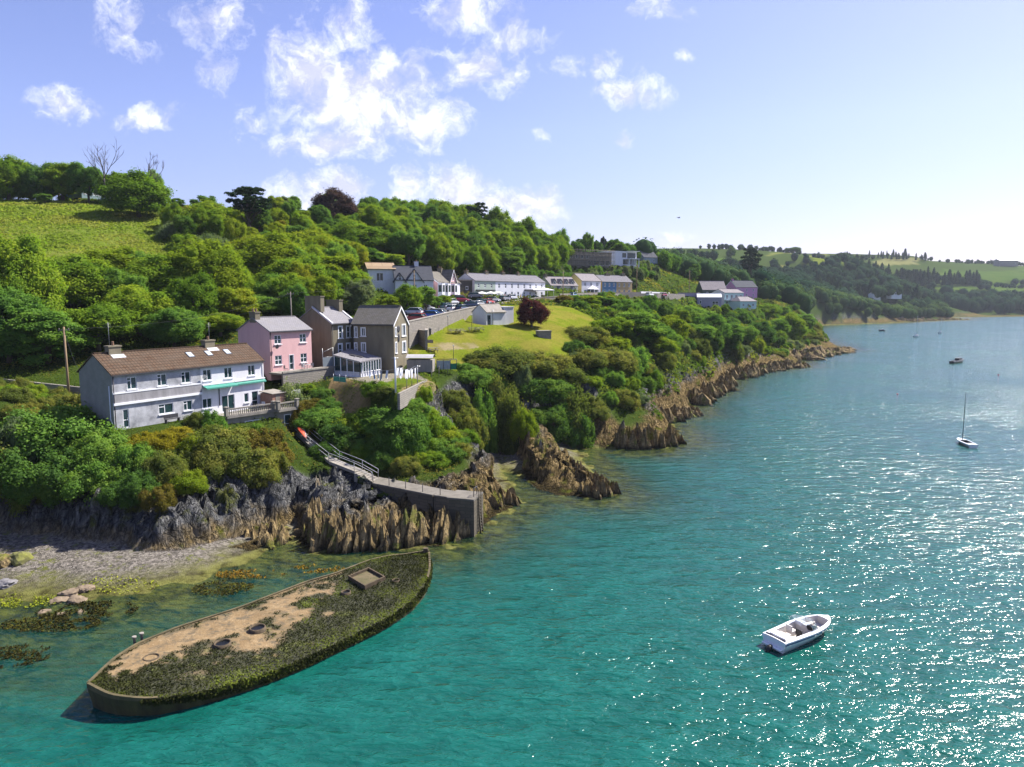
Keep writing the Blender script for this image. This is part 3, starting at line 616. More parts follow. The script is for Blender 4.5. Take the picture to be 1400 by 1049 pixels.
def house(site, name, label, eave, rise, wallm, roofm, wins=(), chim=(), cat='house', fine=True, over=.25, flat=False, gable_trim=None, found=1.2, frame=None, segs=None, group=None, endm=None, hip=0, roofname='roof', gutter=True):
    """wins: (face, x, z, w, h, kind[, sur]); segs: (x0, x1, material, name) splits the front wall by colour"""
    root = empty(name, site.P0, site.rot, label, cat, group); L, W = site.L, site.W
    faces = {'f': ((0, 0, 0), (1, 0, 0), (0, -1, 0), L), 'r': ((L, 0, 0), (0, 1, 0), (1, 0, 0), W), 'b': ((L, W, 0), (-1, 0, 0), (0, 1, 0), L), 'l': ((0, W, 0), (0, -1, 0), (-1, 0, 0), W)}
    segs = segs or [(0, L, wallm, 'wall')]
    wins = [(*q, 0)[:7] for q in wins]
    for k, (x0, x1, wm, nm) in enumerate(segs):
        mb = MB()
        panel(mb, (x0, 0, 0), (1, 0, 0), (0, -1, 0), x1 - x0, eave, [(q[1] - x0, q[2], q[3], q[4]) for q in wins if q[0] == 'f' and x0 - .01 <= q[1] and q[1] + q[3] <= x1 + .01])
        mb.box(x0, x1, .0, .3, -found, 0)
        if k == 0:
            for fc in 'rbl':
                O, U, N, w = faces[fc]; panel(mb, O, U, N, w, eave, [q[1:5] for q in wins if q[0] == fc], 1)
            mb.box(0, .3, .3, W, -found, 0, 1); mb.box(L - .3, L, .3, W, -found, 0, 1); mb.box(.3, L - .3, W - .3, W, -found, 0, 1)
            if not flat and not hip:
                mb.quad([(0, W, eave), (0, 0, eave), (0, W / 2, eave + rise)], 1); mb.quad([(L, 0, eave), (L, W, eave), (L, W / 2, eave + rise)], 1)
        mb.build(nm, [wm, endm or wallm], root)
    rf = MB(); t = .14; o = over; sl = rise / (W / 2)
    if flat:
        rf.box(-.15, L + .15, -.15, W + .15, eave - .05, eave + .25); roof = rf.build(roofname, roofm, root)
    else:
        e = -o * sl
        for sgn in (0, 1):
            y0, y1 = (-o, W / 2) if not sgn else (W + o, W / 2)
            xo = -o * .5 if not hip else -o
            b0 = [(xo, y0, eave + e), (L - xo, y0, eave + e), (L - xo - hip, y1, eave + rise), (xo + hip, y1, eave + rise)]
            i = len(rf.v); rf.v += b0 + [(p[0], p[1], p[2] + t) for p in b0]
            for q in ((3, 2, 1, 0), (4, 5, 6, 7), (0, 1, 5, 4), (1, 2, 6, 5), (3, 0, 4, 7)): rf.f.append(tuple(i + k for k in q)); rf.m.append(0); rf.sm.append(False)
        if hip:
            rf.quad([(-o, -o, eave + e + t), (hip - o, W / 2, eave + rise + t), (-o, W + o, eave + e + t)]); rf.quad([(L + o, -o, eave + e + t), (L + o, W + o, eave + e + t), (L - hip + o, W / 2, eave + rise + t)])
        rf.box(.0 + hip, L - hip, W / 2 - .14, W / 2 + .14, eave + rise + t - .05, eave + rise + t + .09)
        roof = rf.build(roofname, roofm, root)
        if fine and gutter:
            gm = MB(); gm.box(-.1, L + .1, -o - .12, -o - .01, eave + e - .06, eave + e + .06); gm.tube([(.12, -.1, eave - .2), (.12, -.1, .1)], .05); gm.build('gutter', DARKTRIM, root)
        if gable_trim:
            bb = MB()
            for xx in (-.18, L + .1):
                for ya, yb in ((-o, W / 2), (W + o, W / 2)):
                    za, zb2 = eave + e, eave + rise
                    c = [(xx, ya, za - .28), (xx, ya, za + .02), (xx, yb, zb2 + .02), (xx, yb, zb2 - .28)]
                    i = len(bb.v); bb.v += c + [(p[0] + .08, p[1], p[2]) for p in c]
                    for q in ((0, 1, 2, 3), (7, 6, 5, 4), (0, 4, 5, 1), (1, 5, 6, 2), (2, 6, 7, 3), (3, 7, 4, 0)): bb.f.append(tuple(i + k for k in q)); bb.m.append(0); bb.sm.append(False)
            bb.build('bargeboard', gable_trim, root)
    for q in wins:
        O, U, N, w = faces[q[0]]; kd = q[5]
        window(root, O, U, N, q[1], q[2], q[3], q[4], kd, fine, frame, 'door' if 'door' in kd else 'window', True, q[6])
    for c in chim:   # (x, y, wx, wy, top, material, pots)
        x, y, wx, wy, top, cmat, pots = c; cm = MB(); zb = eave + rise - abs(y - W / 2) * sl - .6
        if flat: zb = eave
        zt = eave + rise + top
        cm.box(x - wx / 2, x + wx / 2, y - wy / 2, y + wy / 2, zb, zt); cm.box(x - wx / 2 - .08, x + wx / 2 + .08, y - wy / 2 - .08, y + wy / 2 + .08, zt, zt + .16); ch = cm.build('chimney', cmat, roof)
        for k in range(pots):
            p = MB(); yy_ = y + (k - (pots - 1) / 2) * wy / max(pots, 1); p.lathe([(.13, 0), (.15, .1), (.11, .4), (.14, .45)], 8, 0, (x, yy_, zt + .16)); p.build('chimney_pot', pm('terracotta', (.34, .2, .12), (.2, .12, .08), 3), ch)
    return root, roof
def inwin(site, a, b, z, h, kind, sur=0): x0, x1 = site.x(a, z + h / 2), site.x(b, z + h / 2); return ('f', x0, z, x1 - x0, h, kind, sur)

# ------------------------------------------------------------------ long terrace by the cliff
s = S_TERR; xb = s.x(275.5, 3)
up = [(173.5, 187, 'left'), (215, 228, 'left'), (248, 260.5, 'left'), (277.5, 289, 'two'), (306.5, 317.5, 'two'), (339, 348.5, 'two')]
wins = [inwin(s, a, b, 4.35, 1.35, k) for a, b, k in up]
wins += [inwin(s, 168.5, 176.5, .15, 2.05, 'door', .0), inwin(s, 217, 237, 1.05, 1.15, 'left'), inwin(s, 251, 263, 1.05, 1.15, 'left'), inwin(s, 277, 290, .95, 1.2, 'two'), inwin(s, 303.5, 321, .1, 2.1, 'door2'), inwin(s, 334, 340, .9, 1.2, 'one'), inwin(s, 344.5, 353, .1, 2.1, 'door')]
terr, troof = house(s, 'terraced_house', 'long terrace under one brown tiled roof, grey pebbledash left half and white right half', 6.2, 2.0, W_PEBWHITE, R_TILE, wins,
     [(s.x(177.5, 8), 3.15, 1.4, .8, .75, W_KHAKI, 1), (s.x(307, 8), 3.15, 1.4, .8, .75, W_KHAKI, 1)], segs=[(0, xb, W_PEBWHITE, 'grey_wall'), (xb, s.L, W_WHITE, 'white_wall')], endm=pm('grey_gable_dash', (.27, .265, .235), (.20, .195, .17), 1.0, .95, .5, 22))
mb = MB(); mb.box(0.02, xb, -.2, -.002, 2.75, 3.0); mb.build('string_course', TRIM, terr); mb = MB(); mb.box(.02, xb, -.09, -.002, 3.0, 4.0, 0); mb.build('spandrel_band', W_BAND, terr)
mb = MB(); mb.box(.02, xb, -.13, -.002, 4.0, 4.16); mb.build('sill_band', TRIM, terr)
mb = MB(); mb.tube([(-.03, .5, 4.9), (-.08, .45, 1.2), (-.1, .1, .7)], .06); mb.build('waste_pipe', TRIM, terr)
mb = MB(); mb.tube([(s.L - .1, -.08, 6), (s.L - .1, -.08, .2)], .05); mb.build('downpipe', TRIM, terr)
for a, b in ((268.5, 281.5), (294, 306), (319.5, 331)):
    x0 = s.x(a, 7.4); sl = 2.0 / 3.15; y0, y1 = 1.35, 2.25; z0, z1 = 6.2 + .14 + y0 * sl, 6.2 + .14 + y1 * sl
    mb = MB(); x1 = x0 + .85
    for q, dz, mm, e in (((x0, x1), .06, 0, 0), ((x0 + .09, x1 - .09), .09, 1, .09)):
        mb.poly_prism([(q[0], y0 + e), (q[1], y0 + e), (q[1], y1 - e), (q[0], y1 - e)], [z0 + e * sl - .02, z0 + e * sl - .02, z1 - e * sl - .02, z1 - e * sl - .02], [z0 + e * sl + dz, z0 + e * sl + dz, z1 - e * sl + dz, z1 - e * sl + dz], mm)
    mb.build('skylight', [DARKTRIM, SKYLT], troof)
for px in (180, 309):
    x0 = s.x(px, 7.6); mb = MB(); y0, y1 = 2.2, 2.74; mb.poly_prism([(x0 - .75, y0), (x0 + .75, y0), (x0 + .75, y1), (x0 - .75, y1)], [6.3 + y0 * sl] * 2 + [6.3 + y1 * sl] * 2, [6.37 + y0 * sl] * 2 + [6.37 + y1 * sl] * 2); mb.build('chimney_flashing', LEAD, troof)
for px, ht in ((171.5, 3.4), (308, 3.0)):
    x0 = s.x(px, 10); mb = MB(); mb.tube([(x0, 3.15, 8.3), (x0, 3.15, 8.3 + ht)], .016, 4)
    for k in range(4): mb.tube([(x0 - .3, 3.15, 8.2 + ht - k * .14), (x0 + .3, 3.15, 8.2 + ht - k * .14)], .008, 3)
    tag(mb.build('aerial', GREYMET, troof))
for (a, b, zz, dp) in ((276.5, 319.5, 3.75, .9), (320.5, 361.5, 3.75, .35)):
    x0, x1 = s.x(a, 3.5), s.x(b, 3.5); mb = MB()
    mb.poly_prism([(x0, -dp), (x1, -dp), (x1, -.003), (x0, -.003)], [zz - .32, zz - .32, zz - .05, zz - .05], [zz - .26, zz - .26, zz, zz]); mb.poly_prism([(x0, -dp - .03), (x1, -dp - .03), (x1, -dp), (x0, -dp)], zz - .42, zz - .25); mb.box(x0, x1, -.16, -.004, zz + .01, zz + .17, 1)
    mb.build('awning', [TEAL, TRIM], terr)
mb = MB(); x0 = s.x(299.5, 2); mb.tube([(x0, -.08, 3.2), (x0, -.08, 1.0)], .05); mb.build('drainpipe', DARKTRIM, terr)
mb = MB(); x0 = s.x(264, 4.6) + .9; mb.lathe([(.02, 0), (.2, .06), (.28, .16)], 10); i0 = 0; mb.xform(0, Matrix.Translation((x0 + .4, -.2, 4.9)) @ Matrix.Rotation(R(95), 4, 'X')); mb.build('satellite_dish', GREYMET, terr)
# balustraded deck in front of the white half
dk = empty('terrace_deck', s.P0, s.rot, 'concrete deck with stone balustrade and basement room below the white house half', 'deck')
D = [(12.3, -.05), (12.3, -2.7), (18.7, -3.7), (18.9, -4.3), (21.9, -4.5), (21.9, -.05)]
mb = MB(); mb.poly_prism(D, -.28, .02); mb.build('deck_slab', W_CONC, dk)
mb = MB()
Db = [(12.5, -.2), (12.5, -2.4), (18.7, -3.4), (21.5, -4.1), (21.5, -.2)]
mb.poly_prism(Db, -3.3, -.285); mb.build('basement_wall', W_CONC, dk)
def along(p, q): p, q = Vector((*p, 0)), Vector((*q, 0)); d = q - p; return p, d.normalized(), d.length
p, u, l = along((12.5, -2.4), (18.7, -3.4)); n_ = Vector((u.y, -u.x, 0))
window(dk, p + n_ * .12 + Vector((0, 0, -2.2)), u, n_, 2.3, 0, 2.2, 1.25, 'two'); 
p, u, l = along((18.7, -3.4), (21.5, -4.1)); n_ = Vector((u.y, -u.x, 0))
window(dk, p + n_ * .12 + Vector((0, 0, -2.9)), u, n_, 1.5, 0, .95, 2.1, 'door', name='door')
bal = MB(); rail = MB(); posts = []
for (a, b) in ((D[1], D[2]), (D[3], D[4])):
    p, u, l = along(a, b); n_ = Vector((-u.y, u.x, 0)); nb = int(l / .27); p = p + n_ * .15
    for k in range(nb):
        c = p + u * (k + .5) * l / nb; i = len(bal.v); bal.lathe([(.06, .1), (.06, .16), (.045, .22), (.085, .38), (.05, .6), (.045, .7), (.065, .76)], 7, 0, (c.x, c.y, 0))
    q = p + u * l
    rail.poly_prism([(p - n_ * .11)[:2], (q - n_ * .11)[:2], (q + n_ * .11)[:2], (p + n_ * .11)[:2]], .76, .92); rail.poly_prism([(p - n_ * .1)[:2], (q - n_ * .1)[:2], (q + n_ * .1)[:2], (p + n_ * .1)[:2]], .021, .1)
    posts += [p, q]
tag(bal.build('balusters', W_CONC, dk), kind='stuff'); rail.build('handrail', W_CONC, dk)
for c in posts: mb = MB(); mb.box(c.x - .2, c.x + .2, c.y - .2, c.y + .2, .03, 1.08); mb.box(c.x - .26, c.x + .26, c.y - .26, c.y + .26, 1.08, 1.18); mb.build('pier_post', W_CONC, dk)
bs = empty('brick_shed', s.P0 + s.u * 19.4 - s.n * 2.6, s.rot, 'small red brick lean-to shed at the end of the balustraded deck', 'shed')
mb = MB(); mb.box(0, 2.2, 0, 2.3, .025, 1.9); mb.build('wall', BRICK, bs); mb = MB(); mb.poly_prism([(-.15, -.2), (2.35, -.2), (2.35, 2.4), (-.15, 2.4)], [1.91, 1.91, 2.1, 2.1], [1.99, 1.99, 2.2, 2.2]); mb.build('roof', W_CONC, bs)
mb = MB(); mb.box(.5, 1.2, -.03, -.003, .03, 1.8); mb.build('door', TIMBER, bs)
def chair_set(base, rot, label, metal, npair=2, group=None):
    t = empty('garden_table', base, rot, label, 'table', group)
    mb = MB(); mb.lathe([(.5, .70), (.52, .72), (.5, .74)], 14); mb.build('table_top', metal, t); mb = MB(); mb.tube([(0, 0, .02), (0, 0, .7)], .04); mb.lathe([(.25, .0), (.2, .05)], 10); mb.build('pedestal', metal, t)
def garden_chair(base, rot, label, metal, group=None):
    t = empty('garden_chair', base, rot, label, 'chair', group); mb = MB(); mb.box(-.24, .24, -.24, .24, .42, .46); mb.build('seat', metal, t); mb = MB(); mb.box(-.24, .24, .22, .26, .5, .92); mb.build('backrest', metal, t)
    for x in (-.21, .21):
        for y in (-.21, .21): mb = MB(); mb.tube([(x, y, 0), (x, y, .42 if y < 0 else .9)], .02, 5); mb.build('leg', metal, t)
def onsite(s, x, y, z=0): return s.P0 + s.u * x + s.n * y + Vector((0, 0, z))
DARKPL = pm('dark_wicker', (.05, .05, .055), (.03, .03, .035), 5, .7); WHITEPL = pm('white_plastic', (.7, .7, .7), (.6, .6, .6), 4, .5)
chair_set(onsite(s, 17.8, -2.0, .03), 0, 'small dark round table on the balustraded deck of the white house', DARKPL)
garden_chair(onsite(s, 17.0, -2.1, .03), s.rot + 1.5, 'dark garden chair left of the round table on the balustraded deck', DARKPL)
garden_chair(onsite(s, 18.5, -1.7, .03), s.rot - 1.2, 'white plastic chair right of the round table on the balustraded deck', WHITEPL)
# steel steps from the deck to the walkway
st = empty('steel_steps', onsite(s, 21.95, -3.6, 0), s.rot, 'steep galvanised steel steps with mesh screen beside the balustraded deck', 'steps')
for yy_ in (-.45, .45):
    mb = MB(); mb.tube([(.1, yy_, .0), (1.3, yy_ - 1.2, -3.1)], .05, 5); mb.build('stringer', GREYMET, st); mb = MB(); mb.tube([(.1, yy_, 1.0), (1.3, yy_ - 1.2, -2.1)], .03, 5); mb.tube([(.1, yy_, 0), (.1, yy_, 1.0)], .03, 5); mb.tube([(1.3, yy_ - 1.2, -3.1), (1.3, yy_ - 1.2, -2.1)], .03, 5); mb.build('handrail', GREYMET, st)
for k in range(11): f_ = (k + .5) / 11; mb = MB(); mb.box(.1 + 1.2 * f_ - .13, .1 + 1.2 * f_ + .13, -.44 - 1.2 * f_, .44 - 1.2 * f_, -3.1 * f_, -3.1 * f_ + .04); mb.build('tread', GREYMET, st)
mb = MB()
for k in range(16): mb.tube([(.1 + k * .14, 1.0, -.2), (.1 + k * .14, 1.0, 2.0)], .018, 4)
for zz in (-.2, .9, 2.0): mb.tube([(.1, 1.0, zz), (2.2, 1.0, zz)], .03, 4)
mb.build('mesh_screen', GREYMET, st)

# ------------------------------------------------------------------ pink house
s = S_PINK
wins = [inwin(s, 375, 384.5, 3.9, 1.25, 'grid'), inwin(s, 409.5, 418.5, 3.9, 1.25, 'grid'), inwin(s, 376, 385.5, .95, 1.3, 'grid'), inwin(s, 396, 401.5, .05, 2.15, 'door', .06), inwin(s, 411, 419.5, .95, 1.3, 'grid')]
pk, pr = house(s, 'detached_house', 'pink rendered two-storey house with grey slate roof above the brown-roofed terrace', 5.75, 1.75, W_PINK, R_SLATE, wins, [(.35, 3.5, .8, 1.3, .8, W_KHAKI, 2)])
mb = MB(); mb.lathe([(.02, 0), (.2, .05), (.33, .18)], 10); mb.xform(0, Matrix.Translation((.9, -.25, 3.6)) @ Matrix.Rotation(R(100), 4, 'X')); mb.build('satellite_dish', DARKTRIM, pk)
pd = empty('retaining_wall', s.P0, s.rot, 'concrete retaining wall and terrace floor in front of the pink house', 'wall')
mb = MB(); mb.poly_prism([(-.4, -3.0), (9.6, -2.6), (9.6, -.01), (-.4, -.01)], -.25, 0); mb.build('terrace_floor', W_CONC, pd); mb = MB(); mb.poly_prism([(-.4, -3.02), (9.6, -2.62), (9.6, -2.3), (-.4, -2.7)], -3.2, -.255); mb.poly_prism([(9.3, -2.3), (9.6, -2.3), (9.6, 3), (9.3, 3)], -3.2, -.255); mb.build('wall', STONE, pd)
mb = MB(); mb.poly_prism([(-.45, -3.1), (9.65, -2.7), (9.65, -2.45), (-.45, -2.85)], .002, .22); mb.build('coping', W_CONC, pd)
gs = empty('screen_fence', onsite(s, 7.5, -2.3, 0), s.rot, 'glass and steel windscreen between the pink house and the grey house', 'fence')
mb = MB(); mb.box(0, 2.0, -.02, .02, .25, 1.6); mb.build('glass_panel', pm('grey_glass', (.22, .25, .28), (.17, .2, .22), 1, .2, spec=.6), gs)
for x in (0, 2.05): mb = MB(); mb.tube([(x, 0, 0), (x, 0, 3.0)], .04, 6); mb.build('post', GREYMET, gs)
mb = MB(); mb.tube([(0, 0, 2.4), (2.05, 0, 3.0)], .03, 5); mb.tube([(0, 0, 1.65), (2.05, 0, 1.65)], .03, 5); mb.build('rail', GREYMET, gs)
chair_set(onsite(s, 5.2, -1.6, 0), 0, 'round metal table on the terrace of the pink house', GREYMET)
for k, (x, y, r_, w_) in enumerate(((4.4, -1.7, 1.4, 'left of'), (6.0, -1.5, -1.4, 'right of'), (5.2, -.9, 0, 'behind'))): garden_chair(onsite(s, x, y, 0), s.rot + r_, 'metal chair ' + w_ + ' the round table on the pink house terrace', GREYMET)
garden_chair(onsite(s, 1.4, -1.5, 0), s.rot + .5, 'dark wicker armchair below the dish on the pink house terrace', DARKPL)

# ------------------------------------------------------------------ grey main house and wing
s = S_MAIN
wins = [inwin(s, a, b, z, 1.75, 'sash', .17) for a, b in ((463.2, 467.6), (474.2, 478.4)) for z in (5.1, 2.4)]
gm, gr = house(s, 'grey_house', 'tall grey cement-rendered house with two broad chimneys beside the pink house', 7.45, 2.3, W_KHAKI, R_SLATE, wins, [(.45, 3.8, .8, 3.3, 1.7, W_KHAKI, 0), (s.L - .3, 3.9, .8, 2.8, 1.1, W_KHAKI, 0)], endm=W_KHAKI)
for xa, xb2 in ((s.L - .1, s.L + .25), (-.2, .12)):
    mb = MB(); mb.poly_prism([(xa, -.3), (xb2, -.3), (xb2, 3.8), (xa, 3.8)], [7.27, 7.27, 9.75, 9.75], [7.55, 7.55, 10.03, 10.03]); mb.build('verge', LEAD, gr)
s = S_WING
wins = [inwin(s, 485, 488, 4.4, 1.6, 'sash', .1), inwin(s, 485, 488, 1.9, 1.6, 'sash', .1), inwin(s, 494, 499, 4.6, 1.25, 'two', .12), inwin(s, 494.5, 499.5, 2.1, 1.4, 'two', .12),
        ('r', .55, 2.0, .45, 1.6, 'sash', .14), ('r', 3.3, 4.5, 1.2, 1.7, 'two', .2), ('r', 3.3, 1.9, 1.2, 1.6, 'two', .2), ('r', .55, 4.6, .45, 1.3, 'sash', .14)]
wg, wr = house(s, 'house_wing', 'grey gabled house with mossy slate roof facing the lawn and washing line', 6.6, 2.55, W_KHAKI, R_MOSSY, wins, gable_trim=TRIM, over=.3, cat='house')
for nm, zz, r0 in (('round_vent', 5.7, .5), ('wall_plaque', 4.3, .32)):
    mb = MB(); mb.lathe([(r0, 0), (r0, .09), (r0 * .7, .12)], 16); mb.xform(0, Matrix.Translation((s.L + .005, 1.75, zz)) @ Matrix.Rotation(R(90), 4, 'Y') @ Matrix.Diagonal((1.0 if r0 > .4 else 2.0, 1, 1, 1))); mb.build(nm, DARKTRIM, wg)
# conservatory
A, B, C, Dd = [Vector((*px2(px, Y, 14), z)) for px, Y, z in ((457.5, 105.2, 16.3), (492.5, 102.6, 15.5), (521, 107.2, 15.7), (480, 109.8, 16.9))]
cv = empty('conservatory', (A.x, A.y, 13.3), 0, 'white framed glass conservatory with shallow slate roof in front of the grey houses', 'conservatory')
rel = lambda p, z=None: Vector((p.x - A.x, p.y - A.y, (p.z if z is None else z) - 13.3))
mb = MB(); q = [rel(p) for p in (A, B, C, Dd)]; cen = sum(q, Vector()) / 4; q2 = [p + (Vector((p.x - cen.x, p.y - cen.y, 0)) * .04) for p in q]; mb.poly_prism([p[:2] for p in q2], [p.z for p in q2], [p.z + .12 for p in q2]); rfc = mb.build('roof', R_SLATE, cv)
for f1, f2 in ((.42, .45), (.62, .5)):
    c = q[0].lerp(q[1], f1).lerp(q[3].lerp(q[2], f1), f2); mb = MB(); e1 = (q[1] - q[0]).normalized(); e2 = (q[3] - q[0]).normalized(); w_ = [c + e1 * a * .6 + e2 * b * .35 for a, b in ((-1, -1), (1, -1), (1, 1), (-1, 1))]
    mb.poly_prism([p[:2] for p in w_], [p.z + .1 for p in w_], [p.z + .2 for p in w_]); mb.build('roof_light', DARKTRIM, rfc)
fr = MB(); gl_ = MB()
for a, b, nn in ((q[0], q[1], 4), (q[1], q[2], 8)):
    for k in range(nn + 1):
        p = a.lerp(b, k / nn); fr.box(p.x - .06, p.x + .06, p.y - .06, p.y + .06, 0, p.z)
    u = (b - a).normalized()
    for zz in (.02, .7): fr.tube([Vector((a.x, a.y, zz)), Vector((b.x, b.y, zz))], .06, 4)
    fr.tube([a, b], .09, 4); inn = Vector((-u.y, u.x, 0)) * .03
    gl_.quad([Vector((a.x, a.y, .7)) + inn, Vector((b.x, b.y, .7)) + inn, b + inn, a + inn]); 
fr.build('frame', TRIM, cv); gl_.build('glazing', GLASS, cv)
mb = MB(); 
for a, b in ((q[0], q[1]), (q[1], q[2])):
    u = (b - a); u.z = 0; u.normalize(); nn = Vector((u.y, -u.x, 0)) * .05; a0, b0 = Vector((a.x, a.y, 0)), Vector((b.x, b.y, 0)); mb.poly_prism([(a0 - nn)[:2], (b0 - nn)[:2], (b0 - nn * 3)[:2], (a0 - nn * 3)[:2]], -.6, .66)
mb.build('dwarf_wall', W_BRIGHT, cv)
# ------------------------------------------------------------------ houses along the road and beyond
def row(face, x0, x1, n, z, w, h, kind='two', sur=0): return [(face, x0 + (x1 - x0) * (k + .5) / n - w / 2, z, w, h, kind, sur) for k in range(n)]
def place(S): return S
s = S_VILLA_A
house(s, 'white_villa', 'white two-storey house with low tan roof above the shrubs by the car park', 9.6, 1.5, W_BRIGHT, R_BROWN, [('f', s.x(515.5), 6.6, 1.7, 2.0, 'two', .05), ('f', s.x(516), 2.9, 1.4, 2.0, 'two', .05)], fine=False, over=.5, found=2)
s = S_VILLA_B
vb, vbr = house(s, 'gabled_house', 'white house with three steep dark-edged gables beside the tan-roofed house', 6.9, 3.4, W_BRIGHT, R_DSLATE, row('f', .8, s.L - .6, 3, 1.2, 1.0, 1.9, 'two') + [('r', 1.2, 1.0, 1.3, 1.9, 'two'), ('r', 4.8, 1.0, 1.3, 1.9, 'two'), ('r', 1.2, 3.5, 1.3, 1.6, 'two'), ('r', 4.8, 3.5, 1.3, 1.6, 'two')] + row('f', .8, s.L - .6, 3, 4.2, 1.0, 1.6, 'two'), [(s.L * .62, 4.2, 1.0, .8, 1.0, W_BRIGHT, 2)], fine=False, gable_trim=DARKTRIM, found=2)
for gx, gw in ((1.1, 1.4), (s.L * .5, 2.1)):      # front gables rising through the eaves
    mb = MB(); hgt = gw * 1.35
    mb.quad([(gx - gw, -.12, 6.6), (gx + gw, -.12, 6.6), (gx, -.12, 6.6 + hgt)]); mb.quad([(gx - gw, -.12, 6.6), (gx - gw, 0.1, 6.6), (gx + gw, .1, 6.6), (gx + gw, -.12, 6.6)])
    mb.build('gable_wall', W_BRIGHT, vb); mb = MB(); bt_ = MB()
    for sg in (-1, 1):
        a, b = Vector((gx + sg * (gw + .25), -.4, 6.3)), Vector((gx, -.4, 6.72 + hgt)); back = Vector((0, 2.2, 0))
        mb.quad([a, b, b + back, a + back] if sg < 0 else [a + back, b + back, b, a]); n_ = Vector((0, -.06, 0)); dn = Vector((0, 0, -.3))
        bt_.quad([a + n_, b + n_, b + n_ + dn, a + n_ + dn]); bt_.quad([a, a + n_, a + n_ + dn, a + dn]); bt_.quad([a, b, b + n_, a + n_]); bt_.quad([a + dn, b + dn, b + n_ + dn, a + n_ + dn])
    mb.build('gable_roof', R_DSLATE, vb); bt_.build('bargeboard', DARKTRIM, vb); window(vb, (0, -.22, 0), (1, 0, 0), (0, -1, 0), gx - .4, 6.8, .8, 1.4, 'sash', False)
s = S_BAY
bw, bwr = house(s, 'bay_windowed_house', 'pair of terraced houses with bay windows and a pink front gable behind the parked cars', 6.2, 2.6, W_WHITE, R_MOSSY, row('f', .2, s.L * .45, 2, 1.0, 1.1, 1.8, 'sash') + row('f', .2, s.L * .45, 2, 3.9, 1.1, 1.7, 'sash') + [('f', s.L * .86, 1, 1.0, 1.9, 'sash')], [(s.L * .7, 4, .8, 1.2, .9, W_KHAKI, 2)], fine=False, endm=W_PINK, gable_trim=TRIM)
mb = MB(); x0 = s.L * .66; gw = 1.9; mb.quad([(x0 - gw, -.1, 6.0), (x0 + gw, -.1, 6.0), (x0, -.1, 9.3)]); mb.quad([(x0 - gw, -.1, .0), (x0 + gw, -.1, 0), (x0 + gw, -.1, 6), (x0 - gw, -.1, 6)]); mb.build('pink_gable', W_PINK, bw)
mb = MB(); tr = MB()
for sg in (-1, 1):
    a, b = Vector((x0 + sg * (gw + .25), -.4, 5.6)), Vector((x0, -.4, 9.45)); bk = Vector((0, 3.4, 0)); mb.quad([a, b, b + bk, a + bk] if sg < 0 else [a + bk, b + bk, b, a]); dn = Vector((0, -.02, -.28)); tr.quad([a + dn * .05, b + dn * .05, b + dn, a + dn])
mb.build('gable_roof', R_MOSSY, bw); tr.build('bargeboard', TRIM, bw); window(bw, (0, -.2, 0), (1, 0, 0), (0, -1, 0), x0 - .4, 6.6, .8, 1.4, 'one', False)
for cx_ in (s.L * .1, s.L * .36, s.L * .66):
    b_ = MB(); pl = [(cx_ - 1.1, -.1), (cx_ - .65, -1.0), (cx_ + .65, -1.0), (cx_ + 1.1, -.1)]
    for z0, z1 in ((0, .9), (2.7, 3.7), (5.4, 5.8)): b_.poly_prism(pl, z0, z1)
    b_.poly_prism([(p[0] * .9 + cx_ * .1, p[1] * .9 - .01) for p in pl], .91, 5.39, 1)
    for p in pl: b_.box(p[0] - .09, p[0] + .09, p[1] - .04, p[1] + .1, .9, 5.4)
    b_.build('bay_window', [TRIM, GLASS], bw)
mb = MB(); mb.poly_prism([(s.L * .82, -1.8), (s.L, -1.8), (s.L, -.1), (s.L * .82, -.1)], 0, .6); mb.poly_prism([(s.L * .82, -1.8), (s.L, -1.8), (s.L, -.1), (s.L * .82, -.1)], [2.3, 2.3, 3.0, 3.0], [2.4, 2.4, 3.1, 3.1]); mb.poly_prism([(s.L * .83, -1.75), (s.L - .05, -1.75), (s.L - .05, -.1), (s.L * .83, -.1)], .61, [2.29, 2.29, 2.99, 2.99], 1); mb.build('glass_porch', [TRIM, GLASS], bw)
s = S_RUIN
house(s, 'roofless_house', 'dark grey square house with stepped parapet between the pink gable and the green cottage', 6.0, 0, pm('dark_cement', (.10, .09, .08), (.07, .065, .055), .8, .95), W_CONC, [('f', 2.0, 3.4, .9, 1.0, 'one'), ('f', 1.6, 1.2, 1.0, 1.0, 'one'), ('f', 3.0, .8, 1.0, 1.5, 'one')], [(.6, 3, .9, 1.2, 1.2, W_KHAKI, 1), (s.L - .5, 3, .9, 1.2, 1.4, W_KHAKI, 1)], fine=False, flat=True)
s = S_WHT; w = []; LG = s.L * .27
w += row('f', .3, LG - .3, 3, 3.2, .8, 1.3, 'sash') + row('f', .3, LG - .3, 2, .5, 1.2, 1.8, 'two')
w += row('f', LG + .2, s.L - .2, 8, 3.2, .8, 1.4, 'sash') + row('f', LG + .2, s.L - .2, 8, .5, .9, 1.7, 'sash')
wt, wtr = house(s, 'cottage_terrace', 'long row of cottages with pale slate roof, green first house and white ones beyond', 5.2, 2.0, W_BRIGHT, R_LSLATE, w, [(LG, 3.5, 1.2, .8, .6, W_KHAKI, 2), (s.L * .5, 3.5, 1.2, .8, .6, W_KHAKI, 2), (s.L * .72, 3.5, 1.2, .8, .6, W_KHAKI, 2), (.5, 3.5, .8, 1, .7, W_KHAKI, 1)], fine=False, segs=[(0, LG, W_GREEN, 'green_wall'), (LG, s.L, W_BRIGHT, 'white_wall')], endm=W_BRIGHT)
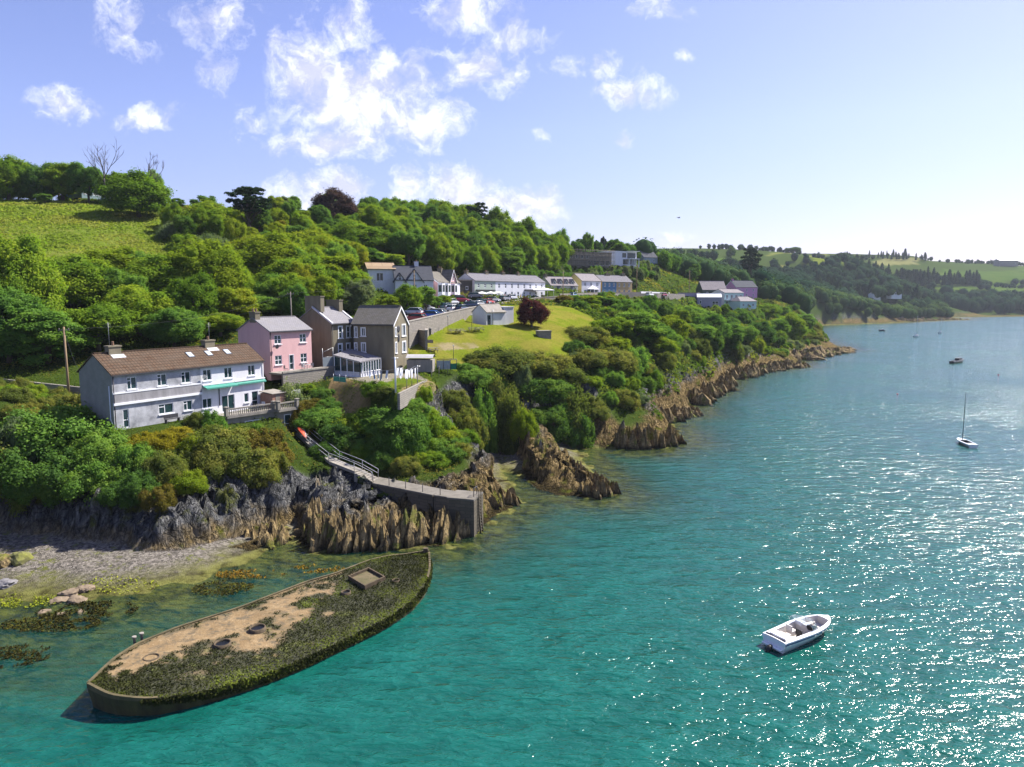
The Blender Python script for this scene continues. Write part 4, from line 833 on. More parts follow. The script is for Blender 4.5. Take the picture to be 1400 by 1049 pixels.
mb = MB(); mb.box(s.L * .68, s.L * .8, -.5, -.003, 2.5, 2.95); mb.box(s.L * .68, s.L * .8, -.06, -.003, .0, .4); mb.build('shop_fascia', DARKTRIM, wt); mb = MB(); mb.box(.5, LG - .5, -.5, -.003, 2.4, 2.7); mb.build('shop_fascia', DARKTRIM, wt)
s = S_CREAM
cm_, cr_ = house(s, 'dormer_cottage', 'cream cottage with four small dormer gables in its pale roof', 3.6, 2.9, W_CREAM, R_PINKISH, row('f', .4, s.L - .4, 3, .6, 1.3, 1.3, 'three'), [(.5, 3.5, .8, 1.2, .8, W_KHAKI, 1)], fine=False, endm=W_CREAM)
for k in range(4):
    gx = s.L * (.17 + .22 * k); mb = MB(); gw = .85; y0 = .5
    mb.quad([(gx - gw, y0, 3.9), (gx + gw, y0, 3.9), (gx + gw, y0, 4.6), (gx, y0, 5.7), (gx - gw, y0, 4.6)])
    for sg in (-1, 1): mb.quad([(gx + sg * gw, y0, 3.9), (gx + sg * gw, y0, 4.6), (gx + sg * gw, 2.2, 4.6), (gx + sg * gw, 2.2, 3.9)])
    d_ = mb.build('dormer', W_CREAM, cr_); mb = MB()
    for sg in (-1, 1): a, b = Vector((gx + sg * (gw + .2), y0 - .25, 4.45)), Vector((gx, y0 - .25, 5.85)); bk = Vector((0, 2.3, 0)); mb.quad([a, b, b + bk, a + bk]); dn = Vector((0, -.01, -.22)); mb.quad([a + dn * .05, b + dn * .05, b + dn, a + dn], 1)
    mb.build('dormer_roof', [R_PINKISH, DARKTRIM], d_); window(d_, (0, y0 - .12, 0), (1, 0, 0), (0, -1, 0), gx - .4, 4.05, .8, .9, 'one', False)
for gx in (s.L * .25, s.L * .75):
    mb = MB(); mb.poly_prism([(gx - .9, -1.2), (gx + .9, -1.2), (gx + .9, -.01), (gx - .9, -.01)], 0, 2.2); mb.quad([(gx - .9, -1.2, 2.2), (gx + .9, -1.2, 2.2), (gx, -1.2, 3.3)])
    for sg in (-1, 1): a, b = Vector((gx + sg * 1.1, -1.4, 2.0)), Vector((gx, -1.4, 3.45)); bk = Vector((0, 1.4, 0)); mb.quad([a, b, b + bk, a + bk], 1)
    mb.box(gx - .4, gx + .4, -1.24, -1.201, .05, 2.0, 2); mb.build('porch', [W_CREAM, R_PINKISH, DARKTRIM], cm_)
s = S_YEL
ye, yr = house(s, 'detached_house', 'white-fronted house with yellow gable end between the dormer cottage and the blue house', 5.3, 2.5, W_WHITE, R_PINKISH, row('f', .3, s.L - .3, 3, 3.4, 1.0, 1.4, 'two') + row('f', .3, s.L - .3, 3, .7, 1.1, 1.4, 'two'), fine=False, endm=W_YEL)
mb = MB(); c = s.L * .5; pl = [(c - 2.2, -.05), (c - 2.2, -1.6), (c - 1, -2.3), (c + 1, -2.3), (c + 2.2, -1.6), (c + 2.2, -.05)]; mb.poly_prism(pl, 0, .5); mb.poly_prism([(q[0] * .97 + c * .03, q[1] * .97) for q in pl], .501, 2.2, 1)
for q in pl: mb.box(q[0] - .07, q[0] + .07, q[1] - .06, q[1] + .06, .5, 2.25)
mb.poly_prism(pl, 2.21, 2.4); tp = Vector((c, -.4, 3.7))
for k in range(5): mb.quad([(*pl[k], 2.4), (*pl[k + 1], 2.4), tuple(tp)])
mb.build('sun_room', [TRIM, GLASS], ye)
s = S_BLUE; h2 = s.L * .47
bl, br_ = house(s, 'semi_detached_houses', 'pair of houses in blue and ochre under one pale slate roof above the road', 5.2, 2.4, W_BLUE, R_LSLATE, row('f', .3, h2 - .2, 3, 3.3, .9, 1.4, 'two') + row('f', .3, h2 - .2, 3, .6, 1.0, 1.6, 'two') + row('f', h2 + .2, s.L - .3, 3, 3.3, .9, 1.4, 'two') + row('f', h2 + .2, s.L - .3, 3, .6, 1.0, 1.6, 'two'), [(h2 - 1.5, 3.5, 2.2, .9, .7, W_KHAKI, 2), (s.L - 1.6, 3.5, 1.8, .9, .9, W_KHAKI, 2)], fine=False, segs=[(0, h2, W_BLUE, 'blue_wall'), (h2, s.L, W_OCHRE, 'ochre_wall')], endm=W_OCHRE)
# scaffolded building, modern house, grey-roofed house
s = S_SCAF
sc, scr = house(s, 'unfinished_building', 'unfinished flat-roofed grey block wrapped in scaffolding on the slope', 5.6, 0, pm('bare_blockwork', (.34, .31, .27), (.26, .235, .2), .8, .95), W_CONC, row('f', .5, s.L * .5, 4, 3.3, 1.2, 1.4, 'one') + row('f', s.L * .45, s.L - .5, 4, .5, 2.2, 2.0, 'one'), fine=False, flat=True, found=5)
sf = MB()
for k in range(12):
    x = -.5 + (s.L + 1) * k / 11
    for y in (-1.6, -.5): sf.tube([(x, y, -4), (x, y, 7.0)], .07, 4)
for z in (-.5, 1.6, 3.7, 5.8): 
    for y in (-1.6, -.5): sf.tube([(-.7, y, z + .8), (s.L + .7, y, z + .8)], .06, 4)
    sf.box(-.6, s.L + .6, -1.5, -.6, z, z + .08)
sf.build('scaffolding', TIMBER, sc); mb = MB(); mb.box(.2, 1.4, .5, 3, 5.9, 7.1); mb.build('roof_unit', pm('blue_sheeting', (.06, .09, .25), None, 2), sc)
s = S_MOD
mo, mr = house(s, 'modern_house', 'modern white flat-roofed two-storey house with wide glazing beside the scaffolding', 5.6, 0, W_BRIGHT, TRIM, [('f', s.L * .42, 3.2, s.L * .16, 1.9, 'one'), ('f', s.L * .62, 3.0, s.L * .34, 2.2, 'three'), ('f', s.L * .45, .3, s.L * .2, 2.2, 'two'), ('f', s.L * .68, .3, s.L * .13, 2.2, 'two'), ('f', s.L * .84, .3, s.L * .12, 2.2, 'two')], fine=False, flat=True, found=4, frame=DARKTRIM)
mb = MB(); mb.box(s.L * .6, s.L + .4, -1.8, -.01, 2.6, 2.85); mb.box(s.L * .6, s.L + .4, -1.6, -.01, 5.86, 6.0); mb.build('balcony', TRIM, mo)
for x in (s.L * .62, s.L * .8, s.L): mb = MB(); mb.box(x - .12, x + .12, -1.7, -1.46, -2, 2.59); mb.build('column', TRIM, mo)
house(S_GREY, 'hillside_house', 'small blue-grey roofed house half hidden by bushes above the road', 3.0, 3.2, pm('blue_grey_render', (.34, .40, .46), None, 1), R_DSLATE, row('f', .5, S_GREY.L - .5, 2, .8, 1.2, 1.2, 'two'), fine=False)
# hamlet beyond the road
s = S_LILAC; house(s, 'flat_roofed_building', 'long low lilac-grey flat building with two small arched windows', 4.6, 0, W_LILAC, W_CONC, [('f', s.L * .28, 1.3, .9, 1.7, 'one'), ('f', s.L * .62, 1.3, .9, 1.7, 'one')], fine=False, flat=True, found=3)
s = S_LEAN; house(s, 'boat_store', 'lilac-grey store with bright white lean-to roof in front of the hamlet', 4.4, 1.4, W_LILAC, TRIM, [('f', s.L * .1, 1.6, .8, 1.4, 'one'), ('f', s.L * .62, .3, 2.6, 2.4, 'grid')], fine=False, found=3)
s = S_GRN; house(s, 'slate_roofed_house', 'dark-walled house with tall pale slate roof and rooflights in the hamlet', 5.0, 4.0, pm('dark_green_render', (.07, .10, .09), None, 1), R_PINKISH, row('f', .6, s.L - .6, 3, 2.4, 1.1, 1.5, 'two') + row('r', 1, 7, 2, 2.5, 1, 1.4, 'two'), fine=False, endm=pm('dark_green_render', (.07, .10, .09), None, 1))
s = S_TURQ; tq, tr_ = house(s, 'seaside_house', 'white and mint house with glazed balcony in the hamlet', 6.2, 1.6, W_TURQ, R_PINKISH, row('f', .3, s.L - .3, 4, 3.4, 1.4, 1.9, 'two') + row('f', .3, s.L - .3, 4, .4, 1.3, 2.0, 'two'), fine=False, endm=W_BRIGHT)
mb = MB(); mb.box(-.2, s.L + .2, -1.5, -.01, 2.7, 2.95); 
for k in range(8): mb.box(-.1 + s.L * k / 7, .02 + s.L * k / 7, -1.45, -1.38, 2.95, 3.9)
mb.box(-.2, s.L + .2, -1.47, -1.36, 3.9, 4.0); mb.build('balcony', TRIM, tq)
house(S_HIP, 'hipped_bungalow', 'mint bungalow with pale pinkish hipped roof at the seaward end of the hamlet', 3.2, 2.0, W_TURQ, R_PINKISH, row('f', .5, S_HIP.L - .5, 3, .8, 1.3, 1.4, 'two'), fine=False, hip=2.4, found=3)
s = S_MAG; mg, mgr = house(s, 'pink_house', 'magenta-pink house with steep gables at the far end of the hamlet', 5.4, 3.2, W_MAG, R_DSLATE, row('f', .4, s.L - .4, 3, 3.2, .9, 1.3, 'sash') + row('f', .4, s.L - .4, 3, .6, .9, 1.5, 'sash') + [('l', 3, 3.6, .8, 1.4, 'sash')], [(1.0, 3.5, .8, .8, .7, W_MAG, 2)], fine=False, gable_trim=TRIM)
s = S_TOP; house(s, 'hilltop_house', 'grey slate-roofed house behind the hilltop trees above the field', 4.6, 3.0, pm('teal_grey_render', (.22, .32, .36), None, 1), R_LSLATE, row('f', .4, s.L - .4, 4, 1.2, 1.2, 1.6, 'two'), fine=False)
# far buildings across the bay
def far_house(a, b, Y, zz, W, eave, rise, wm, rm, name, label, wn=3, flat=False):
    st = Site((a, Y), (b, Y + 3), zz, W, 4); house(st, name, label, eave, rise, wm, rm, row('f', .5, st.L - .5, wn, 1, 2.0, 2.0, 'two'), fine=False, flat=flat, found=4)
far_house(1219, 1233, 830, 27, 9, 4, 2.5, W_BRIGHT, R_LSLATE, 'white_villa', 'white house among the pines on the far headland', 4)
far_house(1194, 1204, 820, 25, 8, 3.5, 2, W_WHITE, R_LSLATE, 'small_villa', 'small white house left of the larger one on the far headland', 2)
far_house(1366, 1392, 1420, 90, 16, 8, 3, W_CONC, TRIM, 'farm_barn', 'long barn with bright roof on the far right skyline', 3)
# ------------------------------------------------------------------ shed, walls and blocks on the green
s = S_SHED
sh_, shr = house(s, 'boat_shed', 'small white shed with grey lean roof on the grassy green', 2.7, 1.5, W_BRIGHT, W_CONC, [('f', .25, .05, .9, 2.0, 'door')], fine=True, gutter=False, frame=DARKTRIM, found=2)
mb = MB(); x0 = s.L; mb.box(x0 + .01, x0 + 2.6, .3, 4.2, -1.5, 3.6); mb.box(x0 - .02, x0 + 2.7, .2, 4.3, 3.6, 3.75); mb.build('annexe', W_BRIGHT, sh_)
mb = MB(); mb.tube([(1.7, -.08, 0), (1.7, -.08, 3.2)], .07, 6); mb.build('vent_pipe', GREYMET, sh_)
WL = [(-17.4, 117.5, 20.9), (-9.2, 150, 22.7), (-1.3, 180, 23.8), (8.0, 201, 24.9), (20.5, 219, 25.6)]
rw = MB(); nseg = 40
pts = []
for k in range(len(WL) - 1):
    for q in range(10): f_ = q / 10; pts.append(tuple(WL[k][i] * (1 - f_) + WL[k + 1][i] * f_ for i in range(3)))
pts.append(WL[-1])
for a, b in zip(pts[:-1], pts[1:]):
    d = Vector((b[0] - a[0], b[1] - a[1], 0)).normalized(); n_ = Vector((d.y, -d.x, 0)) * .22
    rw.poly_prism([(a[0] + n_.x, a[1] + n_.y), (b[0] + n_.x, b[1] + n_.y), (b[0] - n_.x, b[1] - n_.y), (a[0] - n_.x, a[1] - n_.y)], [a[2] - 5.5, b[2] - 5.5, b[2] - 5.5, a[2] - 5.5], [a[2], b[2], b[2], a[2]])
    n2 = n_ * 1.35; rw.poly_prism([(a[0] + n2.x, a[1] + n2.y), (b[0] + n2.x, b[1] + n2.y), (b[0] - n2.x, b[1] - n2.y), (a[0] - n2.x, a[1] - n2.y)], [a[2] + .001, b[2] + .001] + [b[2] + .001, a[2] + .001], [a[2] + .14, b[2] + .14, b[2] + .14, a[2] + .14], 1)
wl = rw.build('retaining_wall', [STONE, W_CONC]); tag(wl, 'long rubble stone wall holding up the car park above the green', 'wall')
mb = MB(); E = [Vector((*p, 0)) for p in ENCL]
for k in range(4):
    a, b = E[k], E[(k + 1) % 4]; d = (b - a).normalized(); n_ = Vector((d.y, -d.x, 0)) * .2; mb.poly_prism([(a + n_)[:2], (b + n_)[:2], (b - n_)[:2], (a - n_)[:2]], 14.5, 19.3 + .02 * k); mb.poly_prism([(a + n_ * 1.4)[:2], (b + n_ * 1.4)[:2], (b - n_ * 1.4)[:2], (a - n_ * 1.4)[:2]], 19.31 + .02 * k, 19.47 + .02 * k, 1)
tag(mb.build('stone_enclosure', [STONE, W_CONC]), 'square roofless stone enclosure beside the grey gabled house', 'wall')
def on(px, py, dz=0.0):
    p = hit(px, py); return Vector((p[0], p[1], p[2] + dz))
p = on(743, 461); mb = MB(); mb.box(-1.3, 1.3, -.9, .9, -1, 1.15); mb.box(-1.4, 1.4, -1, 1, 1.151, 1.3, 1); tag(mb.build('stone_bunker', [STONE, W_CONC], None, p, .3), 'small dark stone block set into the slope of the green', 'block')
road = MB()
def strip(pts, hw, m=0, dz=.05, n=14):
    L = []
    for k in range(len(pts) - 1):
        for q in range(n): f_ = q / n; L.append(Vector([pts[k][i] * (1 - f_) + pts[k + 1][i] * f_ for i in range(3)]))
    L.append(Vector(pts[-1])); E1, E2 = [], []
    for k, p in enumerate(L):
        d = L[min(k + 1, len(L) - 1)] - L[max(k - 1, 0)]; n_ = Vector((d.y, -d.x, 0)).normalized() * hw; E1.append(p - n_ + Vector((0, 0, dz))); E2.append(p + n_ + Vector((0, 0, dz)))
    mb = MB()
    for k in range(len(L) - 1): mb.quad([E1[k], E2[k], E2[k + 1], E1[k + 1]], m, True)
    return mb
tag(strip(CP, 5.4).build('car_park', ASPH), 'asphalt car park above the stone wall', kind='structure'); tag(strip(RD, 2.9, 0, .07).build('road', ASPH), 'narrow coast road past the cottages', kind='structure')
mb = strip(RD[3:], .12, 0, .9); 
hedge_lines = []
# ------------------------------------------------------------------ foliage
def leafmat(name, c1, c2, c3=None, trans=.46):
    if name in MATS: return MATS[name]
    m, g = newmat(name); tone = g.n('ShaderNodeAttribute', dict(attribute_name='tone')).outputs['Fac']
    rnd = g.n('ShaderNodeObjectInfo').outputs['Random']
    f = g.math('ADD', g.math('MULTIPLY', tone, .75), g.math('MULTIPLY', rnd, .5), clamp=True)
    col = g.ramp(f, [(0.0, c1), (.6, c2), (1.0, c3 or c2)])
    d = g.n('ShaderNodeBsdfDiffuse', None, Color=col)
    t = g.n('ShaderNodeBsdfTranslucent', None, Color=g.mix(1, col, (1.15, 1.25, .6), 'MULTIPLY'))
    g.out(g.n('ShaderNodeMixShader', None, i0=trans, i1=d, i2=t)); MATS[name] = m; return m
L_SYC = leafmat('sycamore_leaves', (0.072, 0.144, 0.020), (0.160, 0.254, 0.028), (0.246, 0.301, 0.030))
L_YEL = leafmat('yellowish_leaves', (0.113, 0.182, 0.019), (0.212, 0.273, 0.024), (0.287, 0.290, 0.031))
L_DARK = leafmat('dark_leaves', (0.046, 0.097, 0.028), (0.090, 0.173, 0.036), (0.152, 0.234, 0.041))
L_MID = leafmat('mid_green_leaves', (0.064, 0.140, 0.031), (0.131, 0.241, 0.045), (0.201, 0.302, 0.051))
L_GREY = leafmat('grey_green_leaves', (0.078, 0.119, 0.056), (0.142, 0.189, 0.087), (0.206, 0.238, 0.111))
L_GORSE = leafmat('olive_leaves', (0.071, 0.102, 0.024), (0.143, 0.173, 0.041), (0.244, 0.233, 0.052))
L_BRONZE = leafmat('bronze_green_leaves', (0.078, 0.085, 0.019), (0.143, 0.124, 0.026), (0.195, 0.150, 0.039))
L_GOLD = leafmat('golden_leaves', (.16, .14, .015), (.24, .21, .02), (.30, .26, .03))
L_PURP = leafmat('purple_leaves', (0.039, 0.014, 0.017), (0.084, 0.028, 0.028), (0.140, 0.049, 0.042), .25)
L_BEECH = leafmat('copper_leaves', (.035, .025, .022), (.065, .04, .035), (.09, .06, .04), .2)
L_PINE = leafmat('pine_needles', (.012, .03, .016), (.025, .05, .022), (.045, .07, .028), .1)
L_PINK = leafmat('pink_blossom', (.25, .10, .22), (.42, .2, .36), (.5, .28, .42))
BARK = pm('bark', (.13, .105, .08), (.075, .06, .045), 4, .95, .3, streak=True); DEADWOOD = pm('bare_grey_wood', (.10, .09, .08), (.06, .05, .045), 4, .95, .2)
def quads_mesh(name, P, Nn, size, tone, mat, core=None, aspect=.62):
    """leaf-sized diamonds at P facing Nn; core adds (verts, faces, tone)"""
    n = len(P); Nn = Nn / (np.linalg.norm(Nn, axis=1, keepdims=True) + 1e-9)
    r = rng.normal(size=(n, 3)); A = np.cross(Nn, r); A /= np.linalg.norm(A, axis=1, keepdims=True) + 1e-9; B = np.cross(Nn, A)
    s = np.asarray(size).reshape(-1, 1) * .5
    fold = Nn * s * .25
    V = np.stack([P + A * s, P + B * s * aspect + fold, P - A * s, P - B * s * aspect + fold], 1).reshape(-1, 3)
    Fq = np.arange(4 * n).reshape(-1, 4); T = np.repeat(tone, 4)
    me = bpy.data.meshes.new(name)
    if core is not None:
        cv, cf, ct = core; V = np.concatenate([V, cv]); T = np.concatenate([T, ct]); cf = cf + 4 * n
    me.vertices.add(len(V)); me.vertices.foreach_set('co', V.ravel())
    lt = np.full(n, 4); li = Fq.ravel()
    if core is not None: li = np.concatenate([li, cf.ravel()]); lt = np.concatenate([lt, np.full(len(cf), 3)])
    me.loops.add(len(li)); me.loops.foreach_set('vertex_index', li.astype(np.int32)); me.polygons.add(len(lt))
    me.polygons.foreach_set('loop_start', np.concatenate([[0], np.cumsum(lt)[:-1]]).astype(np.int32))
    at = me.attributes.new('tone', 'FLOAT', 'POINT'); at.data.foreach_set('value', np.clip(T, 0, 1).astype(np.float32))
    me.update(); me.validate(); me.materials.append(mat); return me
def _ico():
    bm = bmesh.new(); bmesh.ops.create_icosphere(bm, subdivisions=2, radius=1); v = np.array([p.co[:] for p in bm.verts]); f = np.array([[q.index for q in t.verts] for t in bm.faces]); bm.free(); return v, f
ICO_V, ICO_F = _ico()
def crown_geo(seed, R, ncl, clr, nleaf, leaf, low=-.45, upn=.35, squash=.8, shell=.8, jit=.16, corek=.64):
    r_ = np.random.default_rng(seed); R = np.array(R, float)
    i = np.arange(ncl) + .5; z = 1 - (1 - low) * i / ncl; th = i * 2.39996 + r_.uniform(0, 6)
    d = np.stack([np.sqrt(1 - z ** 2) * np.cos(th), np.sqrt(1 - z ** 2) * np.sin(th), z], 1) + r_.normal(size=(ncl, 3)) * .14
    d /= np.linalg.norm(d, axis=1, keepdims=True)
    lump = 1 + .34 * vnoise(d[:, 0] * 1.7 + seed, d[:, 1] * 1.7, d[:, 2] * 1.7, seed) + r_.normal(size=ncl) * jit * .5
    C = d * R * shell * lump[:, None]; cr = r_.uniform(*clr, ncl); ct = r_.uniform(0, 1, ncl)
    w = cr ** 2; ci = r_.choice(ncl, nleaf, p=w / w.sum())
    v = r_.normal(size=(nleaf, 3)) + d[ci] * .75 + np.array([0, 0, .45]); v /= np.linalg.norm(v, axis=1, keepdims=True)
    P_ = C[ci] + v * (cr[ci] * np.where(r_.uniform(0, 1, nleaf) < .12, r_.uniform(1.0, 1.5, nleaf), r_.uniform(.66, 1.12, nleaf)))[:, None] * np.array([1, 1, squash])
    Nn = v * .8 + r_.normal(size=(nleaf, 3)) * .55 + np.array([0, 0, upn])
    tone = ct[ci] * .6 + r_.uniform(0, .4, nleaf)
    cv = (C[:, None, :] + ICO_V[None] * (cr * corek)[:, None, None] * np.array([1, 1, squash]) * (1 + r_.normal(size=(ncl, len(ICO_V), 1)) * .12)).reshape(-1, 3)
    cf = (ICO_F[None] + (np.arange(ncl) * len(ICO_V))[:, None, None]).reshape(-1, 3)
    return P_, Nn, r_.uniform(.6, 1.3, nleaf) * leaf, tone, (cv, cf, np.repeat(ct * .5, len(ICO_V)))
PROTO = {}
def trunk_mb(h, r, spread, nl, seed, top=.75):
    rr = random.Random(seed); mb = MB()
    mb.tube([(0, 0, -1.2), (0.03, 0, h * .25), (rr.uniform(-.2, .2), rr.uniform(-.2, .2), h * .5), (rr.uniform(-.3, .3), rr.uniform(-.3, .3), h * top)], [r * 1.35, r, r * .75, r * .3], 8)
    for k in range(nl):
        a = k * 2.4 + rr.uniform(0, 1); z0 = h * rr.uniform(.22, .5); q = spread * rr.uniform(.6, .95)
        mb.tube([(0, 0, z0), (math.cos(a) * q * .45, math.sin(a) * q * .45, z0 + h * .17), (math.cos(a) * q, math.sin(a) * q, z0 + h * rr.uniform(.24, .36))], [r * .5, r * .33, r * .12], 5)
    return mb
def make_proto(key, name, w0, h0, crown, mat, trunk=None, one=False):
    P_, Nn, s_, t_, core = crown; me = quads_mesh('crown', P_, Nn, s_, t_, mat, core); PROTO[key] = (name, w0, h0, me, trunk, one)
for k in range(4):
    c = crown_geo(100 + k, (4.4, 4.4, 4.7), 92, (.6, 1.75), 15000, .36, low=-.8, squash=.95); c[0][:, 2] += 5.7; c[4][0][:, 2] += 5.7
    tm = trunk_mb(10, .32, 3.4, 6, k).build('trunk', BARK); tme = tm.data; bpy.data.objects.remove(tm); make_proto('syc%d' % k, 'broadleaf_tree', 10.6, 11.1, c, L_SYC, tme)
for k in range(3):   # looser, more upright small trees
    c = crown_geo(200 + k, (2.0, 2.0, 2.7), 46, (.4, .85), 6500, .24, low=-.7); c[0][:, 2] += 3.4; c[4][0][:, 2] += 3.4
    tm = trunk_mb(5, .14, 1.4, 5, 20 + k).build('trunk', BARK); tme = tm.data; bpy.data.objects.remove(tm); make_proto('small%d' % k, 'small_tree', 4.9, 6.5, c, L_MID, tme)
for k in range(4):   # dense bushes down to the ground
    c = crown_geo(300 + k, (2.2, 2.2, 1.6), 72, (.26, .82), 13000, .17, low=-.55, shell=.85, squash=.92); c[0][:, 2] += .75; c[4][0][:, 2] += .75
    make_proto('bush%d' % k, 'bush', 5.1, 2.6, c, L_GORSE, None, True)
for k in range(2):   # flat-topped cypress
    parts = []; rr = np.random.default_rng(400 + k); Ps, Ns, Ss, Ts, CV, CF, CT = [], [], [], [], [], [], []; off = 0
    for j in range(15):
        a = j * 2.4; q = rr.uniform(.5, 3.9) * (1 if j > 2 else .4); zz = 5.2 + (j / 15) * 4.6 - q * .15
        P_, Nn, s_, t_, core = crown_geo(420 + j + 50 * k, (1.75, 1.75, .42), 16, (.35, .6), 650, .26, low=-.3, squash=.5); o = np.array([math.cos(a) * q, math.sin(a) * q, zz])
        Ps.append(P_ + o); Ns.append(Nn); Ss.append(s_); Ts.append(t_); CV.append(core[0] + o); CF.append(core[1] + off); CT.append(core[2]); off += len(core[0])
    c = (np.concatenate(Ps), np.concatenate(Ns), np.concatenate(Ss), np.concatenate(Ts), (np.concatenate(CV), np.concatenate(CF), np.concatenate(CT)))
    tm = trunk_mb(9.5, .3, 3.8, 9, 50 + k, .95).build('trunk', BARK); tme = tm.data; bpy.data.objects.remove(tm); make_proto('cyp%d' % k, 'cypress_tree', 10.5, 10.6, c, L_PINE, tme)
for k in range(3):   # distant conifers
    rr = np.random.default_rng(500 + k); n = 900; z = rr.uniform(0, 1, n) ** .8; lay = .75 + .35 * np.sin(z * 40 + rr.uniform(0, 6)); rad = (1 - z) ** .8 * 2.6 * lay * rr.uniform(.3, 1.05, n) + .1; th = rr.uniform(0, 6.28, n)
    P_ = np.stack([rad * np.cos(th), rad * np.sin(th), 2 + z * 9], 1); Nn = np.stack([np.cos(th), np.sin(th), 0 * th + .8], 1) + rr.normal(size=(n, 3)) * .4
    cc = 14; zc = np.linspace(0, 1, cc); CVs = np.concatenate([np.concatenate([np.stack([np.cos(np.arange(8) * .785), np.sin(np.arange(8) * .785), 0 * np.arange(8)], 1) * (1 - q) * 1.5 + np.array([0, 0, 1.6 + q * 8.6])]) for q in zc])
    CFs = np.array([t for j in range(cc - 1) for q in range(8) for t in ((j * 8 + q, j * 8 + (q + 1) % 8, j * 8 + 8 + q), (j * 8 + (q + 1) % 8, j * 8 + 8 + (q + 1) % 8, j * 8 + 8 + q))])
    make_proto('fir%d' % k, 'conifer_tree', 5.0, 11.0, (P_, Nn, rr.uniform(.5, 1.0, n), rr.uniform(0, 1, n), (CVs, CFs, np.full(len(CVs), .3))), L_PINE, None, True)
c = crown_geo(600, (1.0, 1.0, 2.2), 40, (.3, .5), 5000, .18, low=-.9); c[0][:, 2] += 2.3; c[4][0][:, 2] += 2.3; make_proto('column0', 'column_shrub', 2.6, 4.9, c, L_GOLD, None, True)
for k in range(3):   # taller and many-headed crowns
    rr = np.random.default_rng(700 + k); parts = []
    for j in range((1, 3, 4)[k]):
        a = j * 2.1 + k; q = 0 if k == 0 else 2.1; R_ = (3.5, 3.5, 5.2) if k == 0 else (2.6 + rr.uniform(-.4, .5), 2.6, 3.2 + rr.uniform(-.6, .8)); cc = crown_geo(720 + 10 * k + j, R_, (84, 44, 36)[k], (.5, 1.4), (14000, 6000, 4600)[k], .34, low=-.8, squash=.95); parts.append((cc, np.array([math.cos(a) * q, math.sin(a) * q, 5.9 + rr.uniform(-1.0, 1.4) * (k > 0)])))
    off = 0; CV, CF, CT = [], [], []
    for cc, o in parts: CV.append(cc[4][0] + o); CF.append(cc[4][1] + off); CT.append(cc[4][2]); off += len(cc[4][0])
    c = (np.concatenate([cc[0] + o for cc, o in parts]), np.concatenate([cc[1] for cc, o in parts]), np.concatenate([cc[2] for cc, o in parts]), np.concatenate([cc[3] for cc, o in parts]), (np.concatenate(CV), np.concatenate(CF), np.concatenate(CT)))
    tm = trunk_mb(10, .3, 3.2, 7, 90 + k).build('trunk', BARK); tme = tm.data; bpy.data.objects.remove(tm); make_proto('syc%d' % (4 + k), 'broadleaf_tree', (8.6, 10.4, 10.4)[k], (11.8, 10.8, 10.8)[k], c, L_SYC, tme)
NVAR = dict(syc=7, small=3, bush=4, cyp=2, fir=3, column=1); _cnt = {}
KINDS_ = {'bushes above the rocks': 'bramble_thicket', 'bushes beyond the point': 'bramble_thicket', 'cliff bushes below the terrace': 'cliff_bush', 'bushes on the cliff edge of the green': 'cliff_bush', 'bushes below the grey houses': 'bank_shrub', 'bushes below the coast road': 'hedge_shrub', 'hedge bushes beside the terrace': 'hedge_shrub', 'thickets of the sea slope': 'thicket'}
def put_tree(kind, x, y, w, h, mat=None, label=None, group=None, cat=None, name=None, z=None, sink=.15):
    name = name or KINDS_.get(group)
    v = _cnt.get(kind, 0); _cnt[kind] = v + 1; nm, w0, h0, me, tme, one = PROTO['%s%d' % (kind, v % NVAR[kind])]
    z = hz(x, y) if z is None else z; k = w / w0; kz = h / h0; rot = random.uniform(0, 6.28)
    def mesh(name_, m_, par=None):
        o = bpy.data.objects.new(name_, m_); COL.objects.link(o); o.parent = par; return o
    if one: root = mesh(name or nm, me); cr = root
    else:
        root = bpy.data.objects.new(name or nm, None); COL.objects.link(root); cr = mesh('crown', me, root); mesh('trunk', tme, root)
    if mat is not None: cr.material_slots[0].link = 'OBJECT'; cr.material_slots[0].material = mat
    root.location = (x, y, z - sink - (0.12 * h if kind == 'bush' else 0)); root.scale = (k, k * random.uniform(.9, 1.1), kz); root.rotation_euler = (0, 0, rot)
    tag(root, label, cat or ('bush' if kind in ('bush', 'column') else 'tree'), group); return root
PLACED = []
def tree(kind, px, top, wpx, Y, mat=None, label=None, group=None, cat=None, name=None, maxr=2.2):
    p = atY(px, top, Y); z = hz(p[0], Y); w = wpx * Y / F; h = max(p[2] - z, .45 * w if kind != 'bush' else .3 * w)
    nm, w0, h0 = PROTO[kind + '0'][:3]
    if (h / h0) > maxr * (w / w0): z = p[2] - maxr * (w / w0) * h0 if kind == 'zz' else z
    PLACED.append((p[0], Y, w * .5)); return put_tree(kind, p[0], Y, w, h, mat, label, group, cat, name, z)
